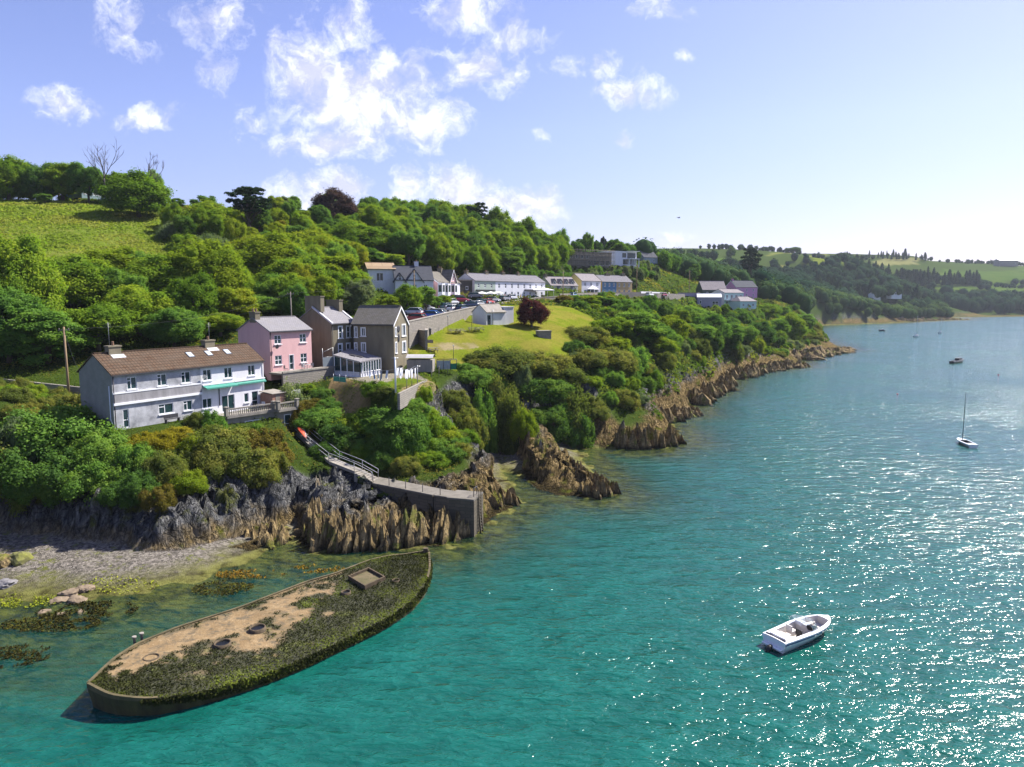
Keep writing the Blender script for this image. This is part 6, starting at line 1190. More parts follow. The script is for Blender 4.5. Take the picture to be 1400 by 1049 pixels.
# ------------------------------------------------------------------ rocks
def rockmat():
    m, g = newmat('shore_rock'); pos = g.n('ShaderNodeNewGeometry').outputs['Position']; z = g.n('ShaderNodeSeparateXYZ', None, i0=pos).outputs[2]
    n1 = g.noise(pos, .45, 6, .6); n2 = g.noise(pos, 2.2, 6, .65); rv = g.n('ShaderNodeMapping', None, Vector=pos, Rotation=(R(8), R(-12), R(20)), Scale=(2.2, 1.1, .42)).outputs[0]
    r1 = g.noise(rv, 1.3, 8, .68, .4); r2 = g.noise(pos, .5, 5, .6)
    slate = g.ramp(r1, [(.34, (.022, .024, .028)), (.46, (.115, .118, .12)), (.56, (.19, .19, .187)), (.70, (.40, .39, .37))])
    tan = g.ramp(r1, [(.30, (.04, .03, .014)), (.45, (.19, .135, .06)), (.6, (.36, .265, .125)), (.8, (.50, .41, .24))])
    rk = g.mix(g.mapr(g.math('ADD', z, g.math('MULTIPLY', g.math('SUBTRACT', r2, .5), 4.5)), 3.4, 5.0), tan, slate)
    rk = g.mix(g.mapr(g.math('ADD', z, g.math('MULTIPLY', g.math('SUBTRACT', n2, .5), 1.4)), .8, .15, 0, .85), rk, (.03, .026, .012))
    ck = g.math('MINIMUM', g.math('ABSOLUTE', g.math('SUBTRACT', g.noise(rv, .42, 3, .6, .6), .5)), g.math('ABSOLUTE', g.math('SUBTRACT', g.noise(pos, .55, 4, .6, .5), .5)))
    rk = g.mix(g.mapr(ck, .0, .03, .6, 0), rk, (.018, .017, .015))
    rk = g.mix(g.math('MULTIPLY', g.mapr(n1, .56, .63), .75), rk, g.mix(g.mapr(n2, .35, .65), (.19, .20, .02), (.08, .10, .02)))
    b = g.n('ShaderNodeBsdfPrincipled', None, Base_Color=rk, Roughness=.9, Normal=g.bump(g.math('ADD', g.math('MULTIPLY', r1, 3), n2), .9, .22)); b.inputs['Specular IOR Level'].default_value = .2; g.out(b); return m
ROCK = rockmat()
def outcrop(name, label, spine, hs, width, n, seed, strike=R(70), slab=(.9, .35), fat=1.0, cat='rock', group=None):
    """a rocky mass: upright slabs along a spine of (px, py) waterline points"""
    rr = random.Random(seed); W_ = [Vector(atz(a, b, .2)) for a, b in spine]; Ls = [(W_[k + 1] - W_[k]).length for k in range(len(W_) - 1)]; T = sum(Ls); mb = MB()
    for k in range(n):
        t = (k + rr.random()) / n * T; j = 0
        while j < len(Ls) - 1 and t > Ls[j]: t -= Ls[j]; j += 1
        f_ = min(t / Ls[j], 1); c = W_[j].lerp(W_[j + 1], f_); d = (W_[j + 1] - W_[j]).normalized(); nn = Vector((-d.y, d.x, 0)); off = rr.uniform(-1, 1); c = c + nn * off * width
        ht = (hs[0] + (hs[1] - hs[0]) * ((k + .5) / n)) * rr.uniform(.55, 1.1) * (1 - .45 * abs(off)); a = slab[0] * rr.uniform(.6, 1.5) * fat; b = slab[1] * rr.uniform(.6, 1.5) * fat; th = strike + rr.uniform(-.22, .22); lean = Vector((rr.uniform(-.12, .05), rr.uniform(-.1, .1), 0)) * ht
        rings = []; nr, npn = 6, 9; ca, sa = math.cos(th), math.sin(th); jt = [rr.uniform(.75, 1.25) for _ in range(npn)]; zt = [rr.uniform(-.22, .18) for _ in range(npn)]
        for q in range(nr):
            s = q / (nr - 1); tp = (1 - s ** 1.8 * .72) * rr.uniform(.88, 1.1); ring = []
            for w in range(npn):
                ph = 2 * math.pi * w / npn; x = math.cos(ph) * a * tp * jt[w]; y = math.sin(ph) * b * tp * jt[w] * rr.uniform(.8, 1.2)
                ring.append((c.x + x * ca - y * sa + lean.x * s, c.y + x * sa + y * ca + lean.y * s, -.9 + (ht + .9) * s * (1 + zt[w] * s)))
            rings.append(ring)
        mb.loft(rings, 0, True, True, False)
    o = mb.build(name, ROCK); return tag(o, label, cat, group)
OC = [('slate-grey upright rock slabs in the shaded cliff at the left end', [(-30, 727), (40, 728), (75, 731)], (6.2, 6.4), .8, 40, R(62)), ('slate-grey rock slabs in the cliff below the corner of the long terrace', [(80, 732), (150, 737), (185, 745)], (6.2, 5.0), .8, 36, R(62)), ('pale grey and brown rock face at the middle of the left cliff', [(200, 745), (245, 742), (300, 730), (340, 722)], (3.6, 5.2), 1.0, 44, R(66)),('upright fins of tan rock standing in the water below the stone jetty', [(428, 742), (470, 742), (520, 742)], (3.4, 4.2), 1.7, 60, R(60)), ('tan ribbed rock fins reaching the foot of the jetty end', [(520, 742), (580, 738), (635, 726)], (4.2, 2.4), 1.6, 60, R(60)),
      ('tall tan rock shoulder left of the jetty rocks', [(430, 740), (445, 705)], (3.0, 4.6), 1.3, 26, R(70)), ('broken tan rocks below the left cliff beside the sandy gap', [(345, 744), (385, 735)], (2.0, 2.6), 1.5, 22, R(70)), ('rough brown rock ledge at the right end of the shingle beach', [(195, 752), (245, 752), (300, 742)], (2.4, 2.8), 1.4, 30, R(60)),
      ('weedy brown rock spur running into the sea beyond the jetty', [(732, 640), (765, 652), (832, 677)], (4.8, 1.7), 2.4, 100, R(-35)), ('low brown rocks beside the jetty ladder', [(660, 694), (685, 688), (706, 684)], (2.6, 1.3), 1.2, 34, R(-35)), ('tall broken rock ridge between the jetty and the pebble cove', [(632, 655), (652, 670), (672, 686)], (6.5, 3.2), 1.2, 50, R(-35)), ('grey and green rock rib between the two small coves', [(706, 606), (728, 634)], (5.4, 4.0), 1.5, 44, R(-35)),
      ('green-topped rock bluff at the mouth of the second cove', [(842, 609), (888, 610), (924, 602)], (4.2, 3.2), 2.0, 54, R(-30)), ('dark rocks jutting out past the green-topped bluff', [(900, 578), (946, 564)], (3.6, 1.5), 2.2, 40, R(-20)), ('brown rocks along the middle of the sea slope', [(940, 552), (985, 534), (995, 520)], (4.0, 2.8), 3.0, 64, R(-20)),
      ('low brown rock shelf below the wooded slope', [(1000, 518), (1035, 508), (1092, 500)], (4.0, 2.6), 3.8, 70, R(-10)), ('dark rocky point at the end of the wooded slope', [(1090, 493), (1125, 485), (1158, 478)], (5.0, 1.6), 4.5, 46, R(0)), ('long low rock tongue of the far headland', [(1230, 440), (1270, 438.5), (1318, 437)], (5, 1.5), 6, 40, R(0))]
for k, (l, sp_, hs, w, n, stv) in enumerate(OC): outcrop('rock_outcrop', l, sp_, hs, w, n, 900 + k, stv, (1.1, .42) if k < 13 else (1.5, .7), (.8 if 5 < k < 13 else 1.0) if k < 14 else (1.3 if k < 16 else 2.4))
def boulder(px, py, r, label, seed, sq=.7, z=None, mat=None, group=None):
    p = hit(px, py) if z is None else atz(px, py, z); rr = np.random.default_rng(seed); bm = bmesh.new(); bmesh.ops.create_icosphere(bm, subdivisions=3, radius=1); v = np.array([q.co[:] for q in bm.verts])
    f_ = 1 + .35 * vnoise(v[:, 0] * 1.3 + seed, v[:, 1] * 1.3, v[:, 2] * 1.3, seed) + .12 * vnoise(v[:, 0] * 4, v[:, 1] * 4, v[:, 2] * 4, seed)
    for q, a in zip(bm.verts, f_): q.co = q.co * float(a) * r; q.co.z *= sq
    me = bpy.data.meshes.new('boulder'); bm.to_mesh(me); bm.free(); me.materials.append(mat or ROCK); o = bpy.data.objects.new('boulder', me); COL.objects.link(o); o.location = (p[0], p[1], p[2] + r * sq * .2); o.rotation_euler = (0, 0, seed); tag(o, label, 'rock', group); return o
MOSSROCK = pm('mossy_boulder', (.20, .21, .03), (.10, .09, .06), 1.2, .95, .5, 8)
boulder(24, 768, .95, 'rounded boulder half covered in yellow-green moss at the left end of the beach', 3, .8, None, MOSSROCK); boulder(4, 772, .9, 'mossy tan boulder at the left picture edge of the beach', 5, .9); boulder(8, 800, .8, 'smooth pale grey boulder on the beach edge below the mossy boulders', 9, .5, None, pm('pale_rock', (.22, .21, .215), (.12, .115, .115), 1, .9, .4))
TANR = pm('tan_rubble', (.26, .20, .135), (.12, .09, .06), 2.2, .95, .6, 6)
for k, (a, b, r) in enumerate(((95, 812, .8), (115, 806, .7), (80, 822, .6), (105, 822, .7), (60, 838, .5), (85, 842, .5), (110, 838, .4))): boulder(a, b, r, 'lump of tan rock in the low reef on the shingle beach', 20 + k, .4, None, TANR, 'tan rocks of the low reef')
for k, (a, b, r) in enumerate(((386, 742, .5), (400, 736, .4), (408, 728, .45), (392, 724, .4), (372, 750, .35))): boulder(a, b, r, 'small boulder in the sandy gap under the left cliff', 40 + k, .6, None, None, 'boulders in the sandy gap')
# ------------------------------------------------------------------ seaweed
L_WEED = leafmat('brown_seaweed', (.012, .012, .005), (.035, .032, .010), (.085, .08, .014), .1); L_WRACK = leafmat('wreck_seaweed', (.014, .017, .008), (.04, .045, .014), (.12, .15, .02), .1); L_ORW = leafmat('orange_seaweed', (.10, .06, .01), (.17, .10, .015), (.22, .14, .02), .1); L_ALGA = leafmat('green_algae', (.12, .15, .012), (.19, .22, .015), (.26, .28, .03), .1)
def weed(px, py, rx, ry, n, mat, label, seed, size=.22):
    c = hit(px, py) or atz(px, py, 0); r_ = np.random.default_rng(seed); a = r_.uniform(0, 6.28, n); q = np.sqrt(r_.uniform(0, 1, n)); x = c[0] + np.cos(a) * q * rx; y = c[1] + np.sin(a) * q * ry
    m = fbm(x * .7, y * .7, 0, 3, seed) > -.12 - .3 * (1 - q); x, y = x[m], y[m]; z = np.maximum(height(x, y), -.05) + r_.uniform(.02, .16, len(x))
    me = quads_mesh('seaweed', np.stack([x, y, z], 1), r_.normal(size=(len(x), 3)) * .5 + np.array([0, 0, 1]), size * r_.uniform(.5, 1.3, len(x)), r_.uniform(0, 1, len(x)), mat); o = bpy.data.objects.new('seaweed', me); COL.objects.link(o); tag(o, label, kind='stuff')
weed(120, 838, 4.0, 1.8, 1800, L_WEED, 'dark seaweed draped over the lower beach', 1); weed(70, 858, 4.0, 1.3, 1400, L_WEED, 'dark seaweed around the tan reef', 2); weed(20, 908, 2.6, 1.6, 1300, L_WEED, 'dark weed at the left water edge', 3); weed(40, 822, 3.0, 1.5, 900, L_ALGA, 'bright green algae on the beach stones', 4, .18); weed(305, 808, 2.6, 1.6, 900, L_WEED, 'dark weed in the shallows behind the wreck', 5); weed(340, 790, 3.5, 1.0, 700, L_ORW, 'orange-brown weed in the shallows', 6); weed(425, 783, 3.2, 1.0, 600, L_ORW, 'orange weed near the bow of the wreck', 7); weed(160, 800, 3.5, 1.5, 260, L_ALGA, 'green algae spots on the shingle', 8, .2)
# ------------------------------------------------------------------ stranded concrete barge
WL_ = [(119, 938, 1.45), (153.6, 902, 1.2), (186, 881, 1.1), (243, 858, 1.0), (328, 831, .95), (421, 795, .95), (457, 785, 1.0), (503, 767, 1.05), (528, 761, 1.1), (568, 757, 1.25), (587, 757, 1.45)]
WR_ = [(119, 939, 1.45), (150, 954, 1.25), (207, 958, 1.1), (286, 944, .9), (350, 926, .8), (407, 905, .75), (457, 882, .75), (528, 847, .8), (564, 822, .9), (584, 796, 1.1), (589, 778, 1.3), (588, 760, 1.45)]
def resample(pts, n):
    P_ = [Vector(atz(*q)) for q in pts]; L = [0]
    for a, b in zip(P_[:-1], P_[1:]): L.append(L[-1] + (b - a).length)
    out = []
    for k in range(n):
        s = L[-1] * k / (n - 1); j = max(i for i in range(len(L)) if L[i] <= s + 1e-6); j = min(j, len(P_) - 2); out.append(P_[j].lerp(P_[j + 1], (s - L[j]) / (L[j + 1] - L[j] + 1e-9)))
    for _ in range(3): out = [out[0]] + [(out[k - 1] + out[k] * 2 + out[k + 1]) / 4 for k in range(1, n - 1)] + [out[-1]]
    return out
def wreck():
    n, m = 90, 25; Lp, Rp = resample(WL_, n), resample(WR_, n); org = Vector(((Lp[n // 2].x + Rp[n // 2].x) / 2, (Lp[n // 2].y + Rp[n // 2].y) / 2, 0))
    root = empty('concrete_barge', org, 0, 'stranded ship-shaped concrete barge with weed-covered deck lying in the shallows', 'shipwreck')
    S = np.repeat(np.arange(n) / (n - 1), m); T = np.tile(np.arange(m) / (m - 1), n)
    la = np.array([tuple(p - org) for p in Lp]); ra = np.array([tuple(p - org) for p in Rp]); D = (la[:, None] * (1 - np.arange(m)[None, :, None] / (m - 1)) + ra[:, None] * (np.arange(m)[None, :, None] / (m - 1))).reshape(-1, 3)
    D[:, 2] += .18 * np.sin(T * math.pi) + fbm(D[:, 0] * .5, D[:, 1] * .5, 0, 3, 9) * .06
    def bare(S, T, x, y):
        nz = fbm(x * .45, y * .45, 0, 4, 33) * .38 + fbm(x * 1.6, y * 1.6, 0, 3, 34) * .2
        a = sstep(.01, .07, T + nz * .35) * (sstep(.05, .12, S + nz * .3) * (1 - sstep(.46, .58, S + nz + .15 * (T - .3)))) * (1 - sstep(.50, .66, T + nz + .1 * S)); b = (1 - sstep(.02, .05, T + nz * .05)) * (S < .72); return np.clip(np.maximum(a, b), 0, 1)
    V = D.copy(); faces = []; idx = lambda i, j: i * m + j
    for i in range(n - 1):
        for j in range(m - 1): faces.append((idx(i, j), idx(i, j + 1), idx(i + 1, j + 1), idx(i + 1, j)))
    vs = [tuple(p) for p in V]; mi = [0] * len(faces); k0 = len(vs)
    loop = [idx(i, m - 1) for i in range(n)] + [idx(i, 0) for i in reversed(range(n))]
    rngz = [-.12, -.5, -1.0, -2.5]; prev = loop; cen = Vector((0, 0, 0))
    for dz in rngz:
        new = []
        for q in loop:
            p = V[q]; f_ = 1 - .012 * (-dz) ; new.append(len(vs)); vs.append((p[0] * f_ + random.uniform(-.03, .03), p[1] * f_ + random.uniform(-.03, .03), p[2] + dz))
        for a in range(len(loop)): b = (a + 1) % len(loop); faces.append((prev[a], new[a], new[b], prev[b])); mi.append(1)
        prev = new
    mt, g = newmat('weathered_barge_deck'); pos = g.n('ShaderNodeTexCoord').outputs['Object']; bf = g.n('ShaderNodeAttribute', dict(attribute_name='bare')).outputs['Fac']
    n1 = g.noise(pos, .8, 7, .65); n2 = g.noise(pos, 5, 5, .7); con = g.mix(g.mapr(n1, .3, .7), (.25, .17, .08), (.14, .085, .03)); con = g.mix(g.mapr(n2, .5, .8, 0, .5), con, (.42, .335, .205)); con = g.mix(g.mapr(g.noise(pos, 1.3, 8, .75), .51, .6, 0, .8), con, (.075, .06, .035)); con = g.mix(g.mapr(g.noise(pos, 2.2, 6, .7), .58, .66, 0, .8), con, (.05, .045, .03))
    wd = g.mix(g.mapr(n2, .35, .65), (.014, .015, .008), (.05, .052, .018)); wd = g.mix(g.mapr(g.noise(pos, .7, 5, .65), .58, .68, 0, .7), wd, (.13, .15, .02))
    g.out(g.n('ShaderNodeBsdfPrincipled', None, Base_Color=g.mix(bf, wd, con), Roughness=.85, Normal=g.bump(n2, .8, .08)))
    side = pm('barge_side_slime', (.075, .07, .022), (.018, .017, .008), 1.3, .8, .5, 6, streak=True)
    mb = MB(); mb.v = vs; mb.f = faces; mb.m = mi; mb.sm = [q == 0 for q in mi]; hull = mb.build('hull', [mt, side], root)
    B_ = bare(S, T, D[:, 0], D[:, 1]); at = hull.data.attributes.new('bare', 'FLOAT', 'POINT'); at.data.foreach_set('value', np.concatenate([B_, np.zeros(len(vs) - len(B_))]).astype(np.float32))
    r_ = np.random.default_rng(4); nq = 52000; s_, t_ = r_.uniform(0, 1, nq), r_.uniform(.0, 1, nq); fi = s_ * (n - 1); i0 = np.minimum(fi.astype(int), n - 2); f_ = (fi - i0)[:, None]; lq = la[i0] * (1 - f_) + la[i0 + 1] * f_; rq = ra[i0] * (1 - f_) + ra[i0 + 1] * f_; W_ = np.linalg.norm(rq - lq, axis=1); kp = r_.uniform(0, 8, nq) < W_
    s_, t_, lq, rq = s_[kp], t_[kp], lq[kp], rq[kp]; p = lq * (1 - t_[:, None]) + rq * t_[:, None]; p[:, 2] += .18 * np.sin(t_ * math.pi); b = bare(s_, t_, p[:, 0], p[:, 1]); kp = r_.uniform(0, 1, len(p)) > b * 1.25 - .02; p, t_, s_ = p[kp], t_[kp], s_[kp]
    p[:, 2] += r_.uniform(.01, .10, len(p)) * (1 + .7 * fbm(p[:, 0] * 1.2, p[:, 1] * 1.2, 0, 3, 61)); tone = np.clip(.28 + fbm(p[:, 0] * .5, p[:, 1] * .5, 0, 4, 62) * .9 + .55 * sstep(.78, 1.0, t_) + .15 * sstep(.6, 1, s_) + r_.uniform(-.2, .2, len(p)), 0, 1)
    me = quads_mesh('deck_seaweed', p, r_.normal(size=(len(p), 3)) * .55 + np.array([0, 0, .9]), .115 * r_.uniform(.5, 1.5, len(p)), tone, L_WRACK); o = bpy.data.objects.new('deck_seaweed', me); COL.objects.link(o); o.parent = root; tag(o, kind='stuff')
    ns = 5200; s_ = r_.uniform(.12, .97, ns); fi = s_ * (n - 1); i0 = np.minimum(fi.astype(int), n - 2); f_ = (fi - i0)[:, None]; rq = ra[i0] * (1 - f_) + ra[i0 + 1] * f_; p = rq * 1.004; p[:, 2] -= r_.uniform(-.08, .62, ns) * (.35 + .65 * sstep(.05, .3, s_)); p[:, :2] += r_.normal(size=(ns, 2)) * .05
    me = quads_mesh('side_seaweed', p, r_.normal(size=(ns, 3)) * .5 + np.array([.5, -.7, .3]), .22 * r_.uniform(.5, 1.4, ns), np.clip(.2 + fbm(p[:, 0] * .6, p[:, 1] * .6, p[:, 2], 3, 63) * .9 - .3 * (p[:, 2] < .3) + r_.uniform(-.2, .3, ns), 0, 1), L_WRACK, None, .4); o = bpy.data.objects.new('side_seaweed', me); COL.objects.link(o); o.parent = root; tag(o, kind='stuff')
    RUST = pm('rusty_rim', (.12, .085, .05), (.05, .04, .025), 3, .9, .4)
    for arr, sg, rg in ((la, 1, range(0, n - 1)), (ra, -1, range(0, int(n * .15))), (ra, -1, range(int(n * .86), n - 1))):
        ed = MB()
        for i in rg:
            a, b = Vector(arr[i]), Vector(arr[i + 1]); d = (b - a).normalized(); q = Vector((d.y, -d.x, 0)) * .1 * sg; h0 = .12 + .35 * max(0, (i / n - .9) * 10) ** 1.5 + .12 * max(0, (.1 - i / n) * 10)
            ed.poly_prism([(a - q * .2)[:2], (b - q * .2)[:2], (b + q * 1.6)[:2], (a + q * 1.6)[:2]] if sg > 0 else [(a + q * 1.6)[:2], (b + q * 1.6)[:2], (b - q * .2)[:2], (a - q * .2)[:2]], [a.z - .1, b.z - .1, b.z - .1, a.z - .1], [a.z + h0, b.z + h0, b.z + h0, a.z + h0])
        ed.build('bulwark', pm('barge_rim', (.15, .115, .06), (.055, .05, .022), 1.2, .9, .3), root)
    def rel(px, py, z=1.12): return Vector(atz(px, py, z)) - org
    c4 = [rel(*q) for q in ((476, 793), (504, 781), (527, 794), (499, 807))]; cen = sum(c4, Vector()) / 4; mb = MB()
    for k in range(4):
        a, b = c4[k], c4[(k + 1) % 4]; ia, ib = a.lerp(cen, .10), b.lerp(cen, .10); mb.poly_prism([a[:2], b[:2], ib[:2], ia[:2]], .9, 1.50)
    mb.build('hatch_coaming', RUST, root); mb = MB(); q4 = [p.lerp(cen, .105) for p in c4]; mb.poly_prism([p[:2] for p in q4], .9, 1.27); mb.build('hatch_floor', pm('hatch_mud', (.16, .12, .07), (.06, .06, .02), 1.4, .95), root)
    for (a, b, r0) in ((207, 901, .55), (304, 881, .62), (352, 860, .62), (473, 811, .42), (541, 795, .35)):
        p = rel(a, b, 1.15); mb = MB(); mb.loft([[(p.x + r * math.cos(2 * math.pi * q / 18), p.y + r * math.sin(2 * math.pi * q / 18), z) for q in range(18)] for r, z in ((r0 * 1.0, .95), (r0 * .92, 1.30), (r0 * .8, 1.30), (r0 * .76, 1.02))], 0, True, False); rim = mb.build('manhole_rim', RUST, root); mb = MB(); mb.lathe([(r0 * .75, 1.16), (r0 * .72, 1.2)], 16, 0, (p.x, p.y, 0)); mb.build('hole_disc', pm('dark_hole', (.006, .006, .005), None, 2, .3), rim)  # near-black disc closes each hole just below its rim
    for a, b in ((184, 879), (194, 874)): p = rel(a, b, 1.1); mb = MB(); mb.lathe([(.09, .95), (.09, 1.45), (.15, 1.48), (.15, 1.58)], 9, 0, (p.x, p.y, 0)); mb.build('bollard', W_CONC, root)
    p = rel(583, 758, 1.4); mb = MB(); mb.box(p.x - .25, p.x + .15, p.y - .2, p.y + .2, 1.0, 2.0); mb.build('stem_post', RUST, root)
wreck()
# ------------------------------------------------------------------ boats
GEL = pm('white_gelcoat', (.80, .80, .80), (.74, .74, .75), 1.5, .25, 0, clear=.4); GELIN = pm('cream_liner', (.66, .62, .57), (.56, .52, .48), 2, .5); NAVY = pm('navy_stripe', (.05, .08, .22), (.04, .06, .16), 2, .3); BLACKPL = pm('black_plastic', (.012, .012, .014), (.02, .02, .02), 4, .5); DGLASS = pm('tinted_acrylic', (.02, .03, .035), (.04, .05, .05), 3, .06, spec=.7)
def boat(root, L, B, H, openings, mats, floor=.12, draft=.35, stripe=True, full=.35, seat=()):
    """open hull: openings are (x0, x1, inset, floor) fractions along the deck"""
    hull, inner = mats[0], mats[1]; hb = lambda s: B / 2 * (min(1, .86 + .28 * s) if s < .5 else max(.02, (1 - ((s - .5) / .5) ** 2.3)) ** .62); sh = lambda s: H * (1 + .22 * s ** 2)
    n = 26; mb = MB(); rings = []
    for k in range(n):
        s = k / (n - 1); b = hb(s); x = s * L; z = sh(s); ch = .82 - .25 * s; kz = -draft * (1 - s ** 4)
        rings.append([(x, -b, z), (x - .02, -b * 1.0, z - .10), (x - .06 * s * L * .1, -b * .97, z - .3 * H), (x - .05 * s * L, -b * ch, .02 * H + .18 * s), (x - .1 * s * L, -b * .4 * (1 - s * .5), kz * .6), (x - .1 * s * L, 0, kz), (x - .1 * s * L, b * .4 * (1 - s * .5), kz * .6), (x - .05 * s * L, b * ch, .02 * H + .18 * s), (x - .06 * s * L * .1, b * .97, z - .3 * H), (x - .02, b, z - .10), (x, b, z)])
    i0 = len(mb.v); mb.v += [p for r in rings for p in r]; m_ = 11
    for k in range(n - 1):
        for q in range(m_ - 1):
            st = 1 if (stripe and q in (1, 8)) else 0; mb.f.append((i0 + k * m_ + q, i0 + k * m_ + q + 1, i0 + (k + 1) * m_ + q + 1, i0 + (k + 1) * m_ + q)); mb.m.append(st); mb.sm.append(True)
    mb.f.append(tuple(i0 + q for q in range(m_))); mb.m.append(0); mb.sm.append(False); mb.build('hull', [hull, NAVY if stripe else hull], root)
    dk = MB(); ss = sorted({*[k / 25 for k in range(26)], *[q for o in openings for q in o[:2]]}); ts = [-1, -.86, -.72, -.5, -.2, .2, .5, .72, .86, 1]
    def pt(s, t, dz=0.): b = hb(s); return (s * L, b * t, sh(s) + .05 * (1 - t * t) + dz)
    for a, b in zip(ss[:-1], ss[1:]):
        for c, d in zip(ts[:-1], ts[1:]):
            mid = (a + b) / 2, (c + d) / 2
            if any(o[0] < mid[0] < o[1] and abs(mid[1]) < o[2] for o in openings): continue
            dk.quad([pt(a, c), pt(b, c), pt(b, d), pt(a, d)], 0, True)
    dk.build('deck', hull, root)
    for o in openings:
        ck = MB(); ks = [o[0] + (o[1] - o[0]) * k / 10 for k in range(11)]; fl = o[3]
        for a, b in zip(ks[:-1], ks[1:]):
            for t in (-o[2], o[2]): A, B_ = pt(a, t), pt(b, t); ck.quad([A, B_, (B_[0], B_[1] * .9, fl), (A[0], A[1] * .9, fl)])
            A, B_ = pt(a, o[2]), pt(b, o[2]); ck.quad([(A[0], -A[1] * .9, fl), (B_[0], -B_[1] * .9, fl), (B_[0], B_[1] * .9, fl), (A[0], A[1] * .9, fl)])
        for s in (o[0], o[1]):
            A = pt(s, o[2]); ck.quad([(A[0], -A[1], A[2]), (A[0], A[1], A[2]), (A[0], A[1] * .9, fl), (A[0], -A[1] * .9, fl)])
        ck.build('cockpit', inner, root)
    return hb, sh
def axis_of(a, b, z=.4):
    A, B_ = Vector(atz(*a, z)), Vector(atz(*b, z)); d = B_ - A; return A, d.length, math.atan2(d.y, d.x)
def clear_mat():
    m, g = newmat('clear_acrylic'); g.out(g.n('ShaderNodeMixShader', None, i0=.28, i1=g.n('ShaderNodeBsdfTransparent', None, Color=(.75, .82, .85, 1)), i2=g.n('ShaderNodeBsdfGlossy', None, Color=(.8, .85, .9, 1), Roughness=.08))); return m
A, Lb, rot = axis_of((1058, 874), (1132, 846), .75); Lb = min(max(Lb, 5.2), 6.4)
mbt = empty('motorboat', (A.x, A.y, 0), rot, 'white open motorboat with dark seats and windscreen floating on the turquoise water', 'boat')
hb, sh = boat(mbt, Lb, 2.3, .82, [(.17, .56, .74, .28), (.64, .9, .72, .42)], (GEL, GELIN))
def bx(name, x0, x1, y0, y1, z0, z1, m, par=mbt, bev=.04):
    mb = MB(); mb.box(x0, x1, y0, y1, z0, z1); o = mb.build(name, m, par); md = o.modifiers.new('bevel', 'BEVEL'); md.width = bev; md.segments = 2; return o
bx('swim_platform', -.32, .02, -.8, .8, .22, .34, GEL); bx('stern_trim', .14, .26, -.85, .85, .86, .92, BLACKPL)
bx('rear_bench', .19 * Lb, .27 * Lb, -.72, .72, .3, .66, GELIN); bx('sun_pad', .06 * Lb, .17 * Lb, -.7, .7, .86, .93, GEL)
for y, nm in ((-.42, 'driver'), (.42, 'mate')): s_ = bx('seat', .36 * Lb, .45 * Lb, y - .26, y + .26, .3, .66, BLACKPL if y < 0 else GELIN); bx('backrest', .345 * Lb, .365 * Lb, y - .26, y + .26, .66, 1.08, BLACKPL if y < 0 else GELIN, s_)
bx('dashboard', .55 * Lb, .62 * Lb, -.84, -.2, .72, 1.02, BLACKPL); bx('dashboard', .55 * Lb, .62 * Lb, .25, .84, .72, 1.02, GEL)
mb = MB(); mb.tube([(.53 * Lb + .02 * math.cos(t), -.45 + .19 * math.cos(t), .98 + .19 * math.sin(t)) for t in [k * 2 * math.pi / 14 for k in range(15)]], .02, 5, caps=False); mb.build('steering_wheel', BLACKPL, mbt)
mb = MB(); fr_ = MB(); W5 = [(.50 * Lb, -.98), (.6 * Lb, -.88), (.655 * Lb, -.3), (.655 * Lb, .3), (.6 * Lb, .88), (.50 * Lb, .98)]
for a, b in zip(W5[:-1], W5[1:]):
    za, zb_ = .95, 1.38; k = .96; mb.quad([(*a, za), (*b, za), (b[0] - .22, b[1] * k, zb_), (a[0] - .22, a[1] * k, zb_)]); fr_.tube([(a[0] - .22, a[1] * k, zb_), (b[0] - .22, b[1] * k, zb_)], .016, 5); fr_.tube([(*a, za), (a[0] - .22, a[1] * k, zb_)], .014, 5)
ws = mb.build('windscreen', clear_mat(), mbt); fr_.build('windscreen_frame', GREYMET, ws)
bx('bow_cushion', .66 * Lb, .84 * Lb, .36, .62, .44, .62, GELIN); bx('bow_cushion', .66 * Lb, .84 * Lb, -.62, -.36, .44, .62, NAVY); bx('engine_cover', .19 * Lb, .27 * Lb, -.2, .2, .68, .76, GELIN)
mb = MB(); mb.tube([(-.25, 0, .3), (-.45, 0, .25), (-.62, 0, .05), (-.66, 0, -.4)], [.16, .2, .17, .1], 8); mb.build('outboard_drive', BLACKPL, mbt)
A, Ls, rot = axis_of((1331, 610), (1310, 601), .35)
sb = empty('sailing_dinghy', (A.x, A.y, 0), rot, 'small white sailing dinghy with bare mast and dark open cockpit', 'sailboat'); Ls = max(Ls, 4.2); boat(sb, Ls, 1.75, .55, [(.22, .68, .72, .2)], (GEL, BLACKPL), stripe=False)
ztop = atY(1322, 540, A.y)[2]; mb = MB(); mb.tube([(.72 * Ls, 0, .3), (.74 * Ls, 0, ztop)], [.06, .035], 6); mb.build('mast', BLACKPL, sb); mb = MB(); mb.tube([(.72 * Ls, 0, 1.3), (.12 * Ls, 0, 1.35)], .04, 6); mb.build('boom', BLACKPL, sb)
A, Ls, rot = axis_of((1301, 496), (1317, 493), .4)
kb = empty('motorboat', (A.x, A.y, 0), rot, 'small dark boat with grey side band and black wheelhouse moored further out', 'boat'); Ls = max(Ls, 5.5); boat(kb, Ls, 2.2, .95, [(.12, .4, .7, .25)], (pm('black_hull', (.02, .025, .03), None, 2, .4), BLACKPL), stripe=False)
